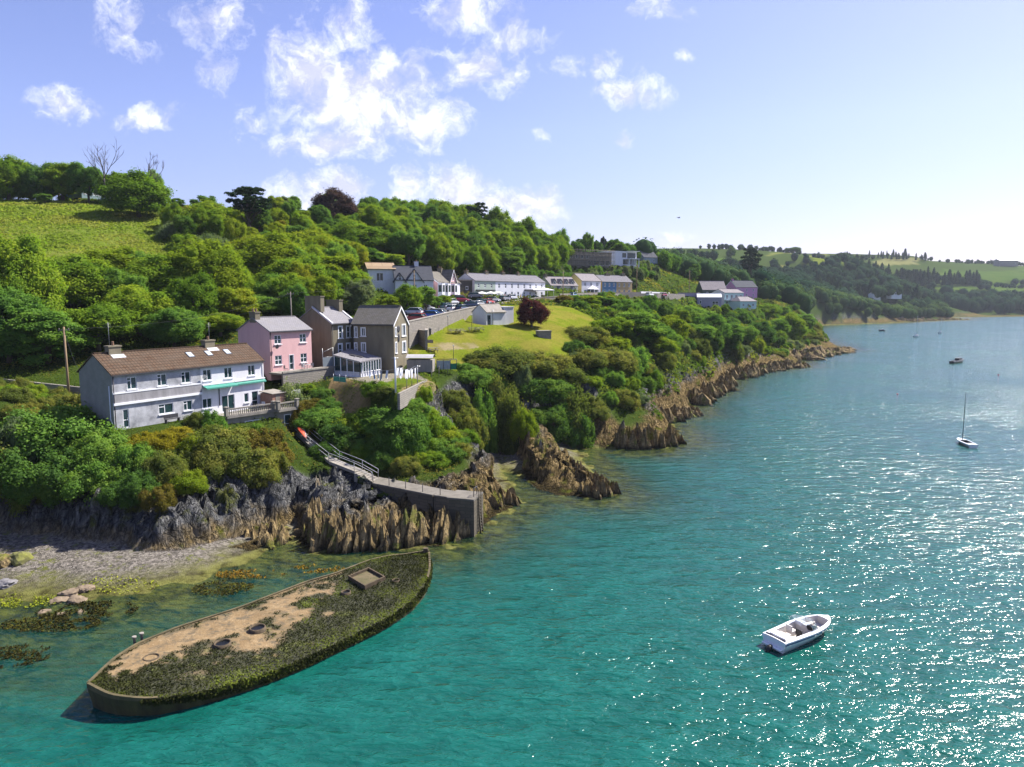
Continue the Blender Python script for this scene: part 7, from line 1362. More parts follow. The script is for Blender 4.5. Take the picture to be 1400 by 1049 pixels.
bx('wheelhouse', .42 * Ls, .68 * Ls, -.7, .7, .95, 1.75, BLACKPL, kb); bx('side_band', .2 * Ls, .7 * Ls, -1.13, 1.13, .62, .8, pm('grey_band', (.3, .3, .32), None, 2), kb); mb = MB(); mb.tube([(-.1, 0, 1.1), (-.35, 0, .6), (-.4, 0, -.3)], [.18, .16, .08], 7); mb.build('outboard_motor', BLACKPL, kb); mb = MB(); mb.tube([(.85 * Ls, 0, .9), (.9 * Ls, 0, 1.6)], .05, 5); mb.build('post', BLACKPL, kb)
for (px, py, top, w, l) in ((1249, 461.5, 432, 9, 'larger white yacht with bare mast moored off the far headland'), (1283, 456.5, 436, 6, 'smaller white yacht with bare mast moored right of the larger one')):
    p = atz(px, py, 0); yt = empty('sailing_yacht', p, .3, l, 'sailboat'); Ly = w * p[1] / F; boat(yt, Ly, Ly * .3, 1.1, [(.12, .35, .6, .5)], (GEL, GELIN)); h = atY(px, top, p[1])[2]; mb = MB(); mb.tube([(.55 * Ly, 0, .8), (.55 * Ly, 0, h)], [.12, .08], 5); mb.build('mast', GREYMET, yt); mb = MB(); mb.tube([(.55 * Ly, 0, 2.2), (.1 * Ly, 0, 2.2)], .14, 5); mb.build('boom', NAVY, yt); bx('cabin', .38 * Ly, .72 * Ly, -Ly * .09, Ly * .09, 1.15, 1.75, GEL, yt, .1)
for (px, py, w, l) in ((1202, 453, 11, 'low dark motorboat trailing a pale wake near the far headland'), (1318, 431.5, 8, 'tiny boat lying off the sandy far shore')):
    p = atz(px, py, 0); bt_ = empty('speedboat', p, .15, l, 'boat'); Ly = w * p[1] / F * .8; boat(bt_, Ly, Ly * .34, 1.0, [(.15, .5, .7, .3)], (pm('dark_hull', (.03, .04, .06), None, 2, .4), GELIN)); bx('windscreen', .5 * Ly, .62 * Ly, -Ly * .11, Ly * .11, 1.05, 1.7, GEL, bt_, .1); bx('engine', -.3, .1, -.3, .3, .4, 1.5, BLACKPL, bt_, .1)
RED = pm('red_buoy_paint', (.5, .04, .06), (.4, .03, .05), 3, .4)
for px, py, l in ((1365, 513, 'red mooring buoy floating beyond the dark moored boat'), (1227, 539, 'small dark red mooring buoy left of the sailing dinghy')):
    p = atz(px, py, 0); r0 = 2.4 * p[1] / F * .5; b_ = empty('mooring_buoy', p, 0, l, 'buoy'); mb = MB(); mb.lathe([(.01, -r0), (r0 * .75, -r0 * .7), (r0, 0), (r0 * .75, r0 * .7), (.05, r0)], 12); mb.build('float', RED, b_); mb = MB(); mb.lathe([(.06, r0 * .95), (.1, r0 * 1.2), (.03, r0 * 1.3)], 8); mb.build('ring', GREYMET, b_)
# ------------------------------------------------------------------ jetty, walkway
WK = [(398, 582, 7.55), (414, 594, 7.1), (432, 610, 6.5), (457, 630, 5.8), (490, 643, 5.2)]
WKP = [Vector(atz(*q)) for q in WK]; jt = empty('walkway', WKP[0], 0, 'railed concrete walkway and steps descending from the deck to the jetty', 'walkway'); o0 = WKP[0]
def ribbon(mb, pts, hw, zd, m=0):
    for a, b in zip(pts[:-1], pts[1:]):
        d = (b - a); d.z = 0; d.normalize(); n_ = Vector((d.y, -d.x, 0)) * hw; a2, b2 = a - d * .03, b + d * .03
        mb.poly_prism([(a2 + n_)[:2], (b2 + n_)[:2], (b2 - n_)[:2], (a2 - n_)[:2]], [a.z - zd, b.z - zd, b.z - zd, a.z - zd], [a.z, b.z, b.z, a.z], m)
mb = MB(); wl_ = [p - o0 for p in WKP]; ribbon(mb, wl_, .62, .35); mb.build('path', W_CONC, jt)
P5, P6 = Vector(atz(490, 643, 5.2)), Vector(atz(513, 656, 4.25)); nst = 6
for k in range(nst):
    a, b = P5.lerp(P6, k / nst) - o0, P5.lerp(P6, (k + 1) / nst) - o0; a.z = b.z = (P5.z + (P6.z - P5.z) * (k + 1) / nst) - o0.z + k * .0005; mb = MB(); ribbon(mb, [a, b], .9, 1.2); mb.build('step', W_CONC, jt)
for sg in (-1, 1):
    rl = MB(); pr = []
    for k, p in enumerate(wl_ + [P6 - o0 + Vector((0, 0, .05))]):
        q = (wl_ + [P6 - o0])[min(k + 1, len(wl_))] - (wl_ + [P6 - o0])[max(k - 1, 0)]; q.z = 0; q.normalize(); n_ = Vector((q.y, -q.x, 0)) * .72 * sg; pr.append(p + n_); ps = MB(); ps.tube([p + n_, p + n_ + Vector((0, 0, 1.05))], .035, 5); ps.build('rail_post', GREYMET, jt)
    for hh in (.55, 1.05): rl.tube([p + Vector((0, 0, hh)) for p in pr], .032, 5)
    rl.build('handrail', pm('painted_rail', (.55, .56, .55), (.4, .4, .38), 3, .5), jt)
JP = [Vector(atz(*q)) for q in ((508, 655, 4.2), (600, 673, 4.05), (622, 676, 4.0))]; JE = [Vector(atz(*q)) for q in ((618, 675, 4.0), (654, 678, 4.0))]
je = empty('stone_jetty', JP[0], 0, 'stone jetty with concrete top ending in a square block above the tan rocks', 'jetty'); o1 = JP[0]; JST = stonemat('dark_jetty_stone', (.13, .11, .075), (.085, .072, .05), (.05, .043, .03), .8, .35)
mb = MB(); ribbon(mb, [p - o1 - Vector((0, 0, .16)) for p in JP], 1.15, 5.5); mb.build('wall', JST, je); mb = MB(); ribbon(mb, [p - o1 for p in JP], 1.2, .155); mb.build('deck', pm('jetty_concrete', (.21, .19, .16), (.11, .10, .08), 1.0, .95, .5, 8), je)
mb = MB(); ribbon(mb, [p - o1 - Vector((0, 0, .2)) for p in JE], 1.5, 6.0); mb.build('end_block', JST, je); mb = MB(); ribbon(mb, [p - o1 + Vector((0, 0, .012)) for p in JE], 1.54, .2); mb.build('end_cap', pm('jetty_concrete', (.21, .19, .16), None), je)
for k in range(5):
    p = JP[0].lerp(JP[2], .1 + k * .2) - o1; d = (JP[2] - JP[0]).normalized(); n_ = Vector((d.y, -d.x, 0)) * 1.1; mb = MB(); mb.tube([p + n_, p + n_ + Vector((0, 0, .95))], .04, 5); mb.build('stanchion', DARKTRIM, je)
d = (JE[1] - JE[0]).normalized(); lp = JE[1] - o1 + d * .14; ld = empty('ladder', JE[1] + d * .16, math.atan2(d.y, d.x), 'dark weed-hung ladder fixed to the seaward end of the jetty', 'ladder'); MUSS = pm('musselled_iron', (.03, .026, .02), (.06, .05, .03), 4, .9, .5)
for y in (-.32, .32): mb = MB(); mb.tube([(.02, y, .7), (.02, y, -2), (.25, y, -4.6)], [.05, .07, .09], 6); mb.build('stile', MUSS, ld)
for k in range(14): z = -.1 - k * .33; xx = .02 + max(0, (-z - 2) * .09); mb = MB(); mb.tube([(xx, -.32, z), (xx, .32, z)], .05, 5); mb.build('rung', MUSS, ld)
mb = MB()
for y in (-.5, .5): mb.tube([(-.5, y, 0), (-.5, y, .9)], .05, 5)
mb.tube([(-.5, -.5, .9), (-.5, .5, .9)], .05, 5); mb.build('hoop_rail', DARKTRIM, ld)
A_, B_ = Vector(atz(404, 589, 7.9)), Vector(atz(414, 603, 7.1)); d = B_ - A_; Lk = 3.0; ky = empty('rowing_boat', A_ - d.normalized() * .1 + Vector((0, 0, -.1)), math.atan2(d.y, d.x), 'orange-red upturned small boat lying beside the top of the walkway', 'boat'); ky.rotation_euler = (R(-50), math.atan2(-d.z, Vector((d.x, d.y)).length) , math.atan2(d.y, d.x))
mb = MB(); mb.loft([[(Lk * s, math.cos(t) * .62 * math.sin(math.pi * (s * .9 + .08)) ** .7, math.sin(t) * .45 * math.sin(math.pi * (s * .9 + .08)) ** .7 + .5) for t in [k * math.pi / 8 for k in range(9)]] for s in [k / 12 for k in range(13)]], 0, False, False); mb.build('hull', ORANGE, ky); mb = MB(); mb.tube([(Lk * s, 0, .5 + .46 * math.sin(math.pi * (s * .9 + .08)) ** .7) for s in [k / 12 for k in range(13)]], .04, 5); mb.build('keel', TRIM, ky)
# ------------------------------------------------------------------ cars
TYRE = pm('tyre_rubber', (.02, .02, .02), None, 5, .9); RIM = pm('wheel_rim', (.4, .4, .42), (.3, .3, .31), 5, .4, metal=.5); LAMP = pm('lamp_glass', (.7, .7, .72), None, 5, .1); TAIL = pm('tail_lamp', (.35, .02, .02), None, 5, .2)
def paint(n, c): return pm('car_paint_' + n, c, tuple(q * .92 for q in c), 2, .25, 0, clear=.6)
def make_car(van=False):
    Lc, Wc = (4.9, 1.9) if van else (4.2, 1.76); root = empty('parked_van' if van else 'parked_car', (0, 0, 0)); roof = 1.95 if van else 1.46
    prof = [(-.5, .35, .62, .86), (-.47, .25, .86, .95), (-.36, .2, .93, 1), (-.1, .2, .95, 1), (.18, .2, .95, 1), (.34, .2, .88, .99), (.46, .25, .74, .93), (.5, .35, .62, .8)]
    if van: prof = [(-.5, .35, 1.0, .93), (-.48, .25, 1.15, .98), (-.3, .22, 1.2, 1), (.1, .22, 1.2, 1), (.25, .22, 1.15, 1), (.38, .22, 1.0, .98), (.47, .25, .85, .94), (.5, .35, .7, .85)]
    rings = []
    for x, z0, z1, w in prof:
        hw = Wc / 2 * w; rings.append([(x * Lc, -hw * .94, z0), (x * Lc, -hw, z0 + (z1 - z0) * .4), (x * Lc, -hw * .97, z1 - .06), (x * Lc, -hw * .86, z1), (x * Lc, hw * .86, z1), (x * Lc, hw * .97, z1 - .06), (x * Lc, hw, z0 + (z1 - z0) * .4), (x * Lc, hw * .94, z0)])
    mb = MB(); mb.loft(rings); body = mb.build('body', paint('silver', (.45, .46, .48)), root); bz = prof[3][2] - .02
    cab = [(-.46, .9), (-.36, .86), (.1, .86), (.27, .9)] if not van else [(-.49, .95), (-.47, .9), (.16, .9), (.33, .93)]
    hz_ = [bz, roof - .04, roof - .02, bz]; mb = MB(); mb.loft([[(x * Lc, -Wc / 2 * w * (1 if h == bz else .84), bz - .03), (x * Lc, -Wc / 2 * w * (.98 if h == bz else .80), h), (x * Lc, Wc / 2 * w * (.98 if h == bz else .80), h), (x * Lc, Wc / 2 * w * (1 if h == bz else .84), bz - .03)] for (x, w), h in zip(cab, hz_)]); mb.build('windows', GLASS, root)
    mb = MB(); a, b = cab[1][0] * Lc - .02, cab[2][0] * Lc + .05; hw = Wc / 2 * .74; mb.poly_prism([(a, -hw), (b, -hw * .97), (b, hw * .97), (a, hw)], roof - .025, roof + .03); rf_ = mb.build('roof', body.data.materials[0], root)
    for sg in (-1, 1):
        mb = MB(); mb.tube([(cab[0][0] * Lc, sg * Wc / 2 * .88, bz), (cab[1][0] * Lc, sg * Wc / 2 * .72, roof), (cab[2][0] * Lc, sg * Wc / 2 * .71, roof), (cab[3][0] * Lc, sg * Wc / 2 * .87, bz)], .05, 4); mb.build('pillar', body.data.materials[0], root)
        for x in (-.31, .31):
            mb = MB(); mb.loft([[(x * Lc + r * math.cos(t), sg * (Wc / 2 - .2 + y), .32 + r * math.sin(t)) for t in [k * math.pi / 8 for k in range(16)]] for r, y in ((.2, .0), (.32, 0), (.32, .21), (.21, .22))]); wh = mb.build('wheel', TYRE, root); mb = MB(); mb.loft([[(x * Lc + r * math.cos(t), sg * (Wc / 2 + .02 + y), .32 + r * math.sin(t)) for t in [k * math.pi / 6 for k in range(12)]] for r, y in ((.21, 0), (.05, .02))]); mb.build('rim', RIM, wh)
        mb = MB(); mb.box(.488 * Lc - .1, .488 * Lc + .02, sg * .6 - .16, sg * .6 + .16, .6, .73); mb.build('headlight', LAMP, root); mb = MB(); mb.box(-.49 * Lc - .03, -.49 * Lc + .08, sg * .68 - .1, sg * .68 + .1, .62, .84); mb.build('tail_light', TAIL, root)
    return root
car0, van0 = make_car(), make_car(True); used = set()
def put_car(px, py, ang, col, label, van=False, group='cars in the car park above the wall'):
    src = van0 if van else car0; r = copy_tree(src) if src.name in used else src; used.add(src.name); p = hit(px, py); r.location = (p[0], p[1], p[2] + .07); r.rotation_euler = (0, 0, R(ang)); r.data if False else None
    m = paint(*col)
    for ch in r.children:
        if ch.name.split('.')[0] in ('body', 'roof', 'pillar'): ch.material_slots[0].link = 'OBJECT'; ch.material_slots[0].material = m
    tag(r, label, 'van' if van else 'car', group)
SIL, WHT_, BLU, DKB, RED_, GRY, MAR, TEA = ('silver', (.45, .46, .48)), ('white', (.72, .72, .73)), ('blue', (.03, .12, .42)), ('darkblue', (.03, .05, .09)), ('red', (.42, .06, .03)), ('grey', (.16, .165, .175)), ('maroon', (.25, .015, .03)), ('teal', (.10, .17, .21))
put_car(565, 431, 160, SIL, 'silver car parked behind the red car at the near end of the car park'); put_car(568, 440, 160, RED_, 'orange-red car parked nearest the grey gabled house'); put_car(586, 436, 165, BLU, 'bright blue car parked beside the wall right of the red car'); put_car(582, 425.5, 10, WHT_, 'white car parked behind the bright blue car')
put_car(603, 421, 60, GRY, 'dark grey car parked facing the white houses'); put_car(611, 423.5, 65, TEA, 'blue-grey car between the dark grey and the pale silver cars'); put_car(621, 426, 60, WHT_, 'pale silver-white car parked near the wall in the middle of the car park'); put_car(628, 413.5, 20, MAR, 'dark red van parked in front of the bay-windowed houses', True, 'vans in the car park above the wall')
put_car(640, 414.5, 20, SIL, 'silver car parked right of the dark red van'); put_car(645, 421, 20, DKB, 'dark blue car parked close to the wall beside the silver car'); put_car(650, 412, 15, GRY, 'dark grey car in front of the dark square house'); put_car(661, 417, 25, TEA, 'blue-grey car parked near the wall below the white parasols'); put_car(674, 413.5, 25, SIL, 'silver car parked at the far end by the cottage parasols'); put_car(618, 416, 60, SIL, 'silver car half hidden behind the dark red van')
for px, py, an, c, l in ((596, 433, 160, SIL, 'silver car by the wall just right of the bright blue car'), (633, 426, 60, DKB, 'dark blue car by the wall between the silver-white and blue cars'), (655, 420, 60, WHT_, 'white car by the wall right of the dark blue car'), (668, 416.5, 60, RED_, 'red car by the wall near the far end'), (690, 411.5, 60, GRY, 'grey car at the wall in front of the white cottages'), (574, 421.5, 20, GRY, 'grey car parked on the house side left of the white car'), (700, 410, 60, SIL, 'silver car furthest along the wall towards the maple')):
    put_car(px, py, an, c, l)
put_car(784, 406.5, 60, ('slate', (.12, .2, .36)), 'slate-blue car parked on the road below the dormer cottage', False, 'cars on the coast road'); put_car(826, 405.5, 55, ('rose', (.55, .3, .36)), 'pinkish car on the road below the blue house', False, 'cars on the coast road'); put_car(888, 405.5, 50, WHT_, 'white car on the road left of the lilac-grey building', False, 'cars on the coast road'); put_car(907, 406.5, 50, MAR, 'dark red car beside the lilac-grey building', False, 'cars on the coast road')
wp = []
for k in range(1, 5):
    for q in range(6):
        f_ = q / 6; p = Vector([RD[k][i] * (1 - f_) + RD[k + 1][i] * f_ for i in range(3)]); d = Vector(RD[k + 1]) - Vector(RD[k]); wp.append((p, Vector((-d.y, d.x, 0)).normalized()))
for lab, off, h_, mt_, ra in (('dark stone wall along the house side of the coast road', 3.3, 1.3, STONE, (6, 18)), ('pale low wall along the road right of the ochre house', 3.3, 1.5, W_WHITE, (18, 23)), ('low stone wall along the seaward side of the coast road', -3.3, .8, STONE, (2, 23))):
    mb = MB()
    for (a, n1), (b, n2) in zip(wp[ra[0]:ra[1]], wp[ra[0] + 1:ra[1] + 1]):
        c = [a + n1 * (off - .18), b + n2 * (off - .18), b + n2 * (off + .18), a + n1 * (off + .18)]; mb.poly_prism([p[:2] for p in c][::-1], [a.z - 1.5, b.z - 1.5, b.z - 1.5, a.z - 1.5][::-1], [a.z + h_, b.z + h_, b.z + h_, a.z + h_][::-1])
    tag(mb.build('road_wall', mt_), lab, 'wall')
# ------------------------------------------------------------------ people
def person(p, rot, top, trouser, label, name='person', walk=.12):
    m = MATS.get('cloth' + str(top)) or None
    if m is None:
        m, g = newmat('clothes'); z = g.n('ShaderNodeSeparateXYZ', None, i0=g.n('ShaderNodeTexCoord').outputs['Object']).outputs[2]; c = g.ramp(g.math('DIVIDE', z, 1.8), [(0, (.03, .03, .03)), (.05, trouser), (.52, top), (.82, (.45, .27, .19))], 'CONSTANT'); g.out(g.n('ShaderNodeBsdfPrincipled', None, Base_Color=c, Roughness=.85)); MATS['cloth' + str(top)] = m
    J = [((0, 0, .95), .15), ((0, 0, 1.2), .15), ((0, 0, 1.42), .16), ((0, 0, 1.53), .06), ((0, .02, 1.66), .1), ((0, .01, 1.76), .085), ((.1, walk, .52), .075), ((.1, walk * .6, .08), .05), ((.1, walk * .6 + .16, .04), .04), ((-.1, -walk * .4, .52), .075), ((-.1, -walk * 1.6, .08), .05), ((-.1, -walk * 1.6 + .16, .04), .04), ((.22, 0, 1.38), .06), ((.26, -walk, 1.12), .045), ((.25, .08, .9), .035), ((.25, .12, .8), .04), ((-.22, 0, 1.38), .06), ((-.26, walk, 1.12), .045), ((-.25, .16, .92), .035), ((-.25, .22, .83), .04)]
    E = [(0, 1), (1, 2), (2, 3), (3, 4), (4, 5), (0, 6), (6, 7), (7, 8), (0, 9), (9, 10), (10, 11), (2, 12), (12, 13), (13, 14), (14, 15), (2, 16), (16, 17), (17, 18), (18, 19)]
    me = bpy.data.meshes.new(name); me.from_pydata([j[0] for j in J], E, []); o = bpy.data.objects.new(name, me); COL.objects.link(o); o.modifiers.new('skin', 'SKIN'); me.skin_vertices[0].data[0].use_root = True
    for k, j in enumerate(J): me.skin_vertices[0].data[k].radius = (j[1], j[1] * .75)
    o.modifiers.new('sub', 'SUBSURF').render_levels = 1; me.materials.append(m); o.location = p; o.rotation_euler = (0, 0, rot); tag(o, label, 'person'); mb = MB(); mb.loft([[(r * math.cos(t), .0 + r * math.sin(t), z) for t in [k * math.pi / 5 for k in range(10)]] for r, z in ((.1, 1.68), (.115, 1.74), (.1, 1.82), (.04, 1.87))]); mb.build('hair', pm('dark_hair', (.03, .02, .015), None, 5), o); return o
person(on(600, 431, .07), 2.2, (.02, .02, .025), (.03, .03, .04), 'person in dark clothes walking through the car park', walk=.2)
for k, (a, b, c, l) in enumerate(((690, 410.5, (.5, .1, .1), 'person in a red top on the forecourt of the cottages'), (697, 411, (.6, .6, .62), 'person in a pale top beside the red-topped person'), (704, 409.5, (.1, .15, .4), 'person in a blue top near the dark shop front'), (712, 411, (.6, .35, .1), 'person in an orange top by the purple maple'))): person(on(a, b, .08), k * 1.7, c, (.05, .05, .08), l)
# ------------------------------------------------------------------ parasols, picnic tables, posts, poles
CANV = pm('white_canvas', (.78, .77, .74), (.7, .69, .66), 2, .8)
def parasol(p, w, l): 
    r_ = empty('parasol', p, .4, l, 'parasol'); mb = MB(); mb.tube([(0, 0, 0), (0, 0, 2.6)], .04, 6); mb.build('pole', GREYMET, r_); mb = MB(); mb.loft([[(r * w * math.cos(k * math.pi / 4), r * w * math.sin(k * math.pi / 4), z) for k in range(8)] for r, z in ((1, 2.05), (1, 2.2), (.5, 2.5), (.03, 2.72))], 0, True, True, False); mb.build('canopy', CANV, r_)
parasol(on(659, 413, .05), 1.6, 'left white parasol in front of the green cottage'); parasol(on(671, 412.5, .05), 1.7, 'middle white parasol in front of the white cottages'); parasol(on(681, 412, .05), 1.7, 'right white parasol in front of the white cottages')
p = on(742, 408, .05); aw = empty('canopy_tent', p, .5, 'wide flat white canopy at the end of the white cottages', 'canopy'); mb = MB(); mb.loft([[(x * r, y * r, z) for x, y in ((-3, -2), (3, -2), (3, 2), (-3, 2))] for r, z in ((1, 2.3), (1, 2.5), (.1, 3.2))], 0, True, True, False); mb.build('canopy', CANV, aw)
for x, y in ((-2.8, -1.8), (2.8, -1.8), (2.8, 1.8), (-2.8, 1.8)): mb = MB(); mb.tube([(x, y, -.5), (x, y, 2.3)], .05, 5); mb.build('leg', GREYMET, aw)
def picnic(px, py, rot, l):
    t = empty('picnic_table', on(px, py), rot, l, 'table'); mb = MB()
    for k in range(5): mb.box(-.9, .9, -.38 + k * .155, -.24 + k * .155, .72, .76)
    mb.build('table_top', TIMBER, t)
    for y in (-.75, .75): mb = MB(); mb.box(-.9, .9, y - .14, y + .14, .42, .46); mb.build('bench', TIMBER, t)
    for x in (-.6, .6):
        mb = MB(); mb.tube([(x, -.8, 0), (x, -.3, .72)], .05, 4); mb.tube([(x, .8, 0), (x, .3, .72)], .05, 4); mb.tube([(x, -.8, .4), (x, .8, .4)], .045, 4); mb.build('trestle', TIMBER, t)
picnic(620, 455.5, .3, 'left picnic table on the green below the stone wall'); picnic(629, 455.5, .9, 'second picnic table from the left on the green'); picnic(646, 453, .2, 'third picnic table from the left, nearer the white shed'); picnic(655, 453, .7, 'picnic table nearest the white shed'); picnic(592, 481.5, .4, 'dark green picnic table beside the bare path on the green')
def post(px, py, top, l, r=.05, name='lamp_post'):
    p = on(px, py); h = atY(px, top, p.y)[2] - p.z; t = empty(name, p, 0, l, 'post'); mb = MB(); mb.tube([(0, 0, -.3), (0, 0, h)], [r, r * .8], 6); mb.build('pole', DARKTRIM, t); mb = MB(); mb.lathe([(.06, h), (.12, h + .1), (.12, h + .22), (.02, h + .3)], 8); mb.build('lamp', GREYMET, t)
post(590, 457, 436, 'thin dark post beside the stone enclosure'); post(612.5, 453.5, 434, 'thin dark post left of the picnic tables'); post(645, 451.5, 432, 'thin dark post behind the third picnic table'); post(620, 490, 474, 'short thin post at the lower edge of the green')
p = on(587, 458); t = empty('litter_bin', p, 0, 'dark litter bin against the corner of the stone enclosure', 'bin'); mb = MB(); mb.lathe([(.3, 0), (.36, .9), (.38, 1.0)], 12); mb.build('body', DARKTRIM, t); mb = MB(); mb.lathe([(.4, 1.0), (.3, 1.25), (.05, 1.32)], 12); mb.build('lid', DARKTRIM, t)
p = on(586, 469); t = empty('planter', p, .5, 'low dark timber planter on the green near the enclosure', 'planter'); mb = MB(); mb.box(-.7, .7, -.4, .4, 0, .5); mb.build('box', TIMBER, t); mb = MB(); mb.box(-.62, .62, -.32, .32, .5, .56); mb.build('soil', pm('soil', (.06, .04, .025), None, 3), t)
POLES = {}
def upole(px, py, top, Y, l, arm=True, r=.14, mat=None):
    a = atY(px, top, Y); z = hz(a[0], Y); t = empty('utility_pole', (a[0], Y, z), .5, l, 'pole'); h = a[2] - z; mb = MB(); mb.tube([(0, 0, -1), (0, 0, h)], [r * 1.2, r * .8], 8); mb.build('pole', mat or POLE, t); POLES[px] = Vector((a[0], Y, a[2] - .25))
    if arm: mb = MB(); mb.box(-.6, .6, -.06, .06, h - .45, h - .33); [mb.lathe([(.05, 0), (.06, .12), (.02, .18)], 6, 0, (x, 0, h - .33)) for x in (-.5, 0, .5)]; mb.build('crossarm', TIMBER, t)
upole(87, 540, 447, 88, 'brown timber utility pole left of the long terrace'); upole(397, 455, 399, 125, 'grey utility pole behind the pink house', True, .12, TIMBER); upole(566, 412, 370, 158, 'utility pole in front of the gabled white house', True, .13); upole(770, 420, 371, 200, 'tall utility pole in front of the dormer cottage', True, .13); upole(871, 405, 362, 285, 'utility pole right of the blue and ochre houses', True, .13); upole(943, 400, 370, 318, 'utility pole with crossarm above the lilac-grey building', True, .14)
def cable(a, b, sag, l): mb = MB(); mb.tube([a.lerp(b, k / 12) - Vector((0, 0, sag * 4 * (k / 12) * (1 - k / 12))) for k in range(13)], .012, 4); tag(mb.build('overhead_cable', DARKTRIM), l, 'cable')
cable(POLES[87], onsite(S_TERR, .2, 6.2, 6.0), .8, 'service cable dropping from the brown pole to the terrace gable'); cable(POLES[397], Vector(atY(300, 440, 118)), .3, 'cable running left from the grey pole into the trees'); cable(POLES[397], POLES[566], 1.0, 'cable between the grey pole and the pole by the gabled house'); cable(POLES[87], POLES[397], 1.4, 'long cable between the brown pole and the grey pole'); cable(POLES[770], POLES[871], 1.2, 'cable between the two road poles near the blue house'); cable(POLES[566], POLES[770], 2.0, 'cable along the cottages towards the dormer cottage')
# ------------------------------------------------------------------ washing line and garden
def gp(px, py, z=13.32): return Vector(atz(px, py, z))
q1, q2 = gp(541, 537), gp(571, 526)
for q, h, l in ((q1, 4.4, 'thick white washing line post on the small lawn'), (q2, 2.6, 'thin grey washing line post by the garden edge')):
    t = empty('washing_line_post', q, 0, l, 'post'); mb = MB(); mb.tube([(0, 0, 0), (0, 0, h)], .11 if h > 3 else .06, 7); mb.build('pole', TRIM if h > 3 else GREYMET, t); mb = MB(); mb.tube([(-.4, 0, h - .12), (.4, 0, h - .12)], .05, 5); mb.build('crossbar', GREYMET, t)
t1 = q1 + Vector((0, 0, 3.3)); t2 = q2 + Vector((0, 0, 2.4)); t0 = Vector(atY(493, 499, 103)); t3 = t2 + Vector((-.6, 2.2, -.1)); t4 = t1 + Vector((-.2, 3.0, -.2))
LINES = [(t0, t1 + Vector((0, 0, -.35))), (t1, t2), (t4, t3)]; cloths = []
for k, (a, b) in enumerate(LINES):
    mb = MB(); mb.tube([a.lerp(b, j / 8) - Vector((0, 0, .5 * 4 * (j / 8) * (1 - j / 8))) for j in range(9)], .015, 4); tag(mb.build('washing_line', GREYMET), ('line of washing from the conservatory to the white post', 'line of washing from the white post to the grey post', 'rear washing line over the small lawn')[k], 'washing line')
LN = [pm('white_linen', (.78, .79, .84), (.7, .71, .77), 3, .85), pm('pale_blue_cloth', (.30, .42, .68), (.25, .36, .6), 3, .85), pm('blue_cloth', (.07, .22, .52), (.06, .18, .45), 3, .85), pm('grey_cloth', (.4, .41, .45), None, 3, .85)]
for k, (ln, f_, w, h, c) in enumerate([(0, .06, .8, 1.0, 0), (0, .2, .5, 1.1, 0), (0, .3, .55, 1.1, 1), (0, .41, .6, 1.2, 2), (0, .52, .7, 1.1, 0), (0, .64, .9, 1.2, 3), (0, .8, 1.0, 1.0, 0), (1, .12, .9, .9, 0), (1, .3, .7, .8, 0), (1, .46, .5, 1.0, 0), (1, .6, .6, 1.0, 0), (1, .75, .6, 1.1, 0), (1, .9, .5, 1.2, 0), (2, .2, 1.0, 1.3, 0), (2, .5, 1.1, 1.2, 0), (2, .75, .8, 1.0, 3)]):
    a, b = LINES[ln]; d = (b - a); d.z = 0; d.normalize(); n_ = Vector((-d.y, d.x, 0)); c0 = a.lerp(b, f_) - Vector((0, 0, 2.0 * f_ * (1 - f_))); rr = random.Random(k); mb = MB(); nx, nz = 7, 5; ph = rr.uniform(0, 6)
    for sd2, o_ in ((0, .0), (1, .02)):
        i0 = len(mb.v)
        for i in range(nz + 1):
            for j in range(nx + 1): s = j / nx - .5; tt = i / nz; mb.v.append(tuple(d * (s * w * (1 - .08 * tt)) + n_ * (math.sin(s * 11 + ph) * .07 * tt + .12 * tt * math.sin(ph) + o_) + Vector((0, 0, -h * tt * (1 + .12 * math.sin(s * 5 + ph))))))
        for i in range(nz):
            for j in range(nx): q = i0 + i * (nx + 1) + j; mb.f.append((q, q + 1, q + nx + 2, q + nx + 1)); mb.m.append(0); mb.sm.append(True)
    o = mb.build('laundry', LN[c], None, c0); tag(o, (('white', 'pale blue', 'bright blue', 'grey')[c]) + ' cloth hanging on the ' + ('conservatory washing line', 'washing line between the posts', 'rear washing line')[ln] + (', ' + ('nearest the conservatory', 'second from the conservatory', '', '', 'between the bright blue and grey ones', '', 'nearest the white post', 'next to the white post', 'second right of the white post', 'third right of the white post', 'third left of the grey post', 'second left of the grey post', 'next to the grey post', 'at its left end', 'in its middle', '')[k] if k not in (2, 3, 5, 15) else ''), 'laundry', 'washing on the lines')
ed = [gp(545, 540), gp(583, 521)]; mb = MB(); d = (ed[1] - ed[0]).normalized(); n_ = Vector((d.y, -d.x, 0)) * .15; mb.poly_prism([(ed[0] + n_)[:2], (ed[1] + n_)[:2], (ed[1] - n_)[:2], (ed[0] - n_)[:2]], 11.5, 13.5); tag(mb.build('garden_wall', STONE), 'low stone edging along the seaward side of the small lawn', 'wall')
fc = empty('mesh_fence', gp(456, 522), 0, 'small teal mesh fence in front of the conservatory', 'fence'); e_ = gp(473, 524) - gp(456, 522)
for k in range(3): mb = MB(); mb.tube([e_ * (k / 2), e_ * (k / 2) + Vector((0, 0, 1.1))], .04, 5); mb.build('post', GREYMET, fc)
n_ = Vector((e_.y, -e_.x, 0)).normalized() * .015; mb = MB(); mb.poly_prism([n_[:2], (e_ + n_)[:2], (e_ - n_)[:2], (-n_)[:2]], .1, .75); mb.build('mesh_panel', pm('teal_mesh', (.06, .30, .22), (.05, .22, .17), 6, .8), fc)
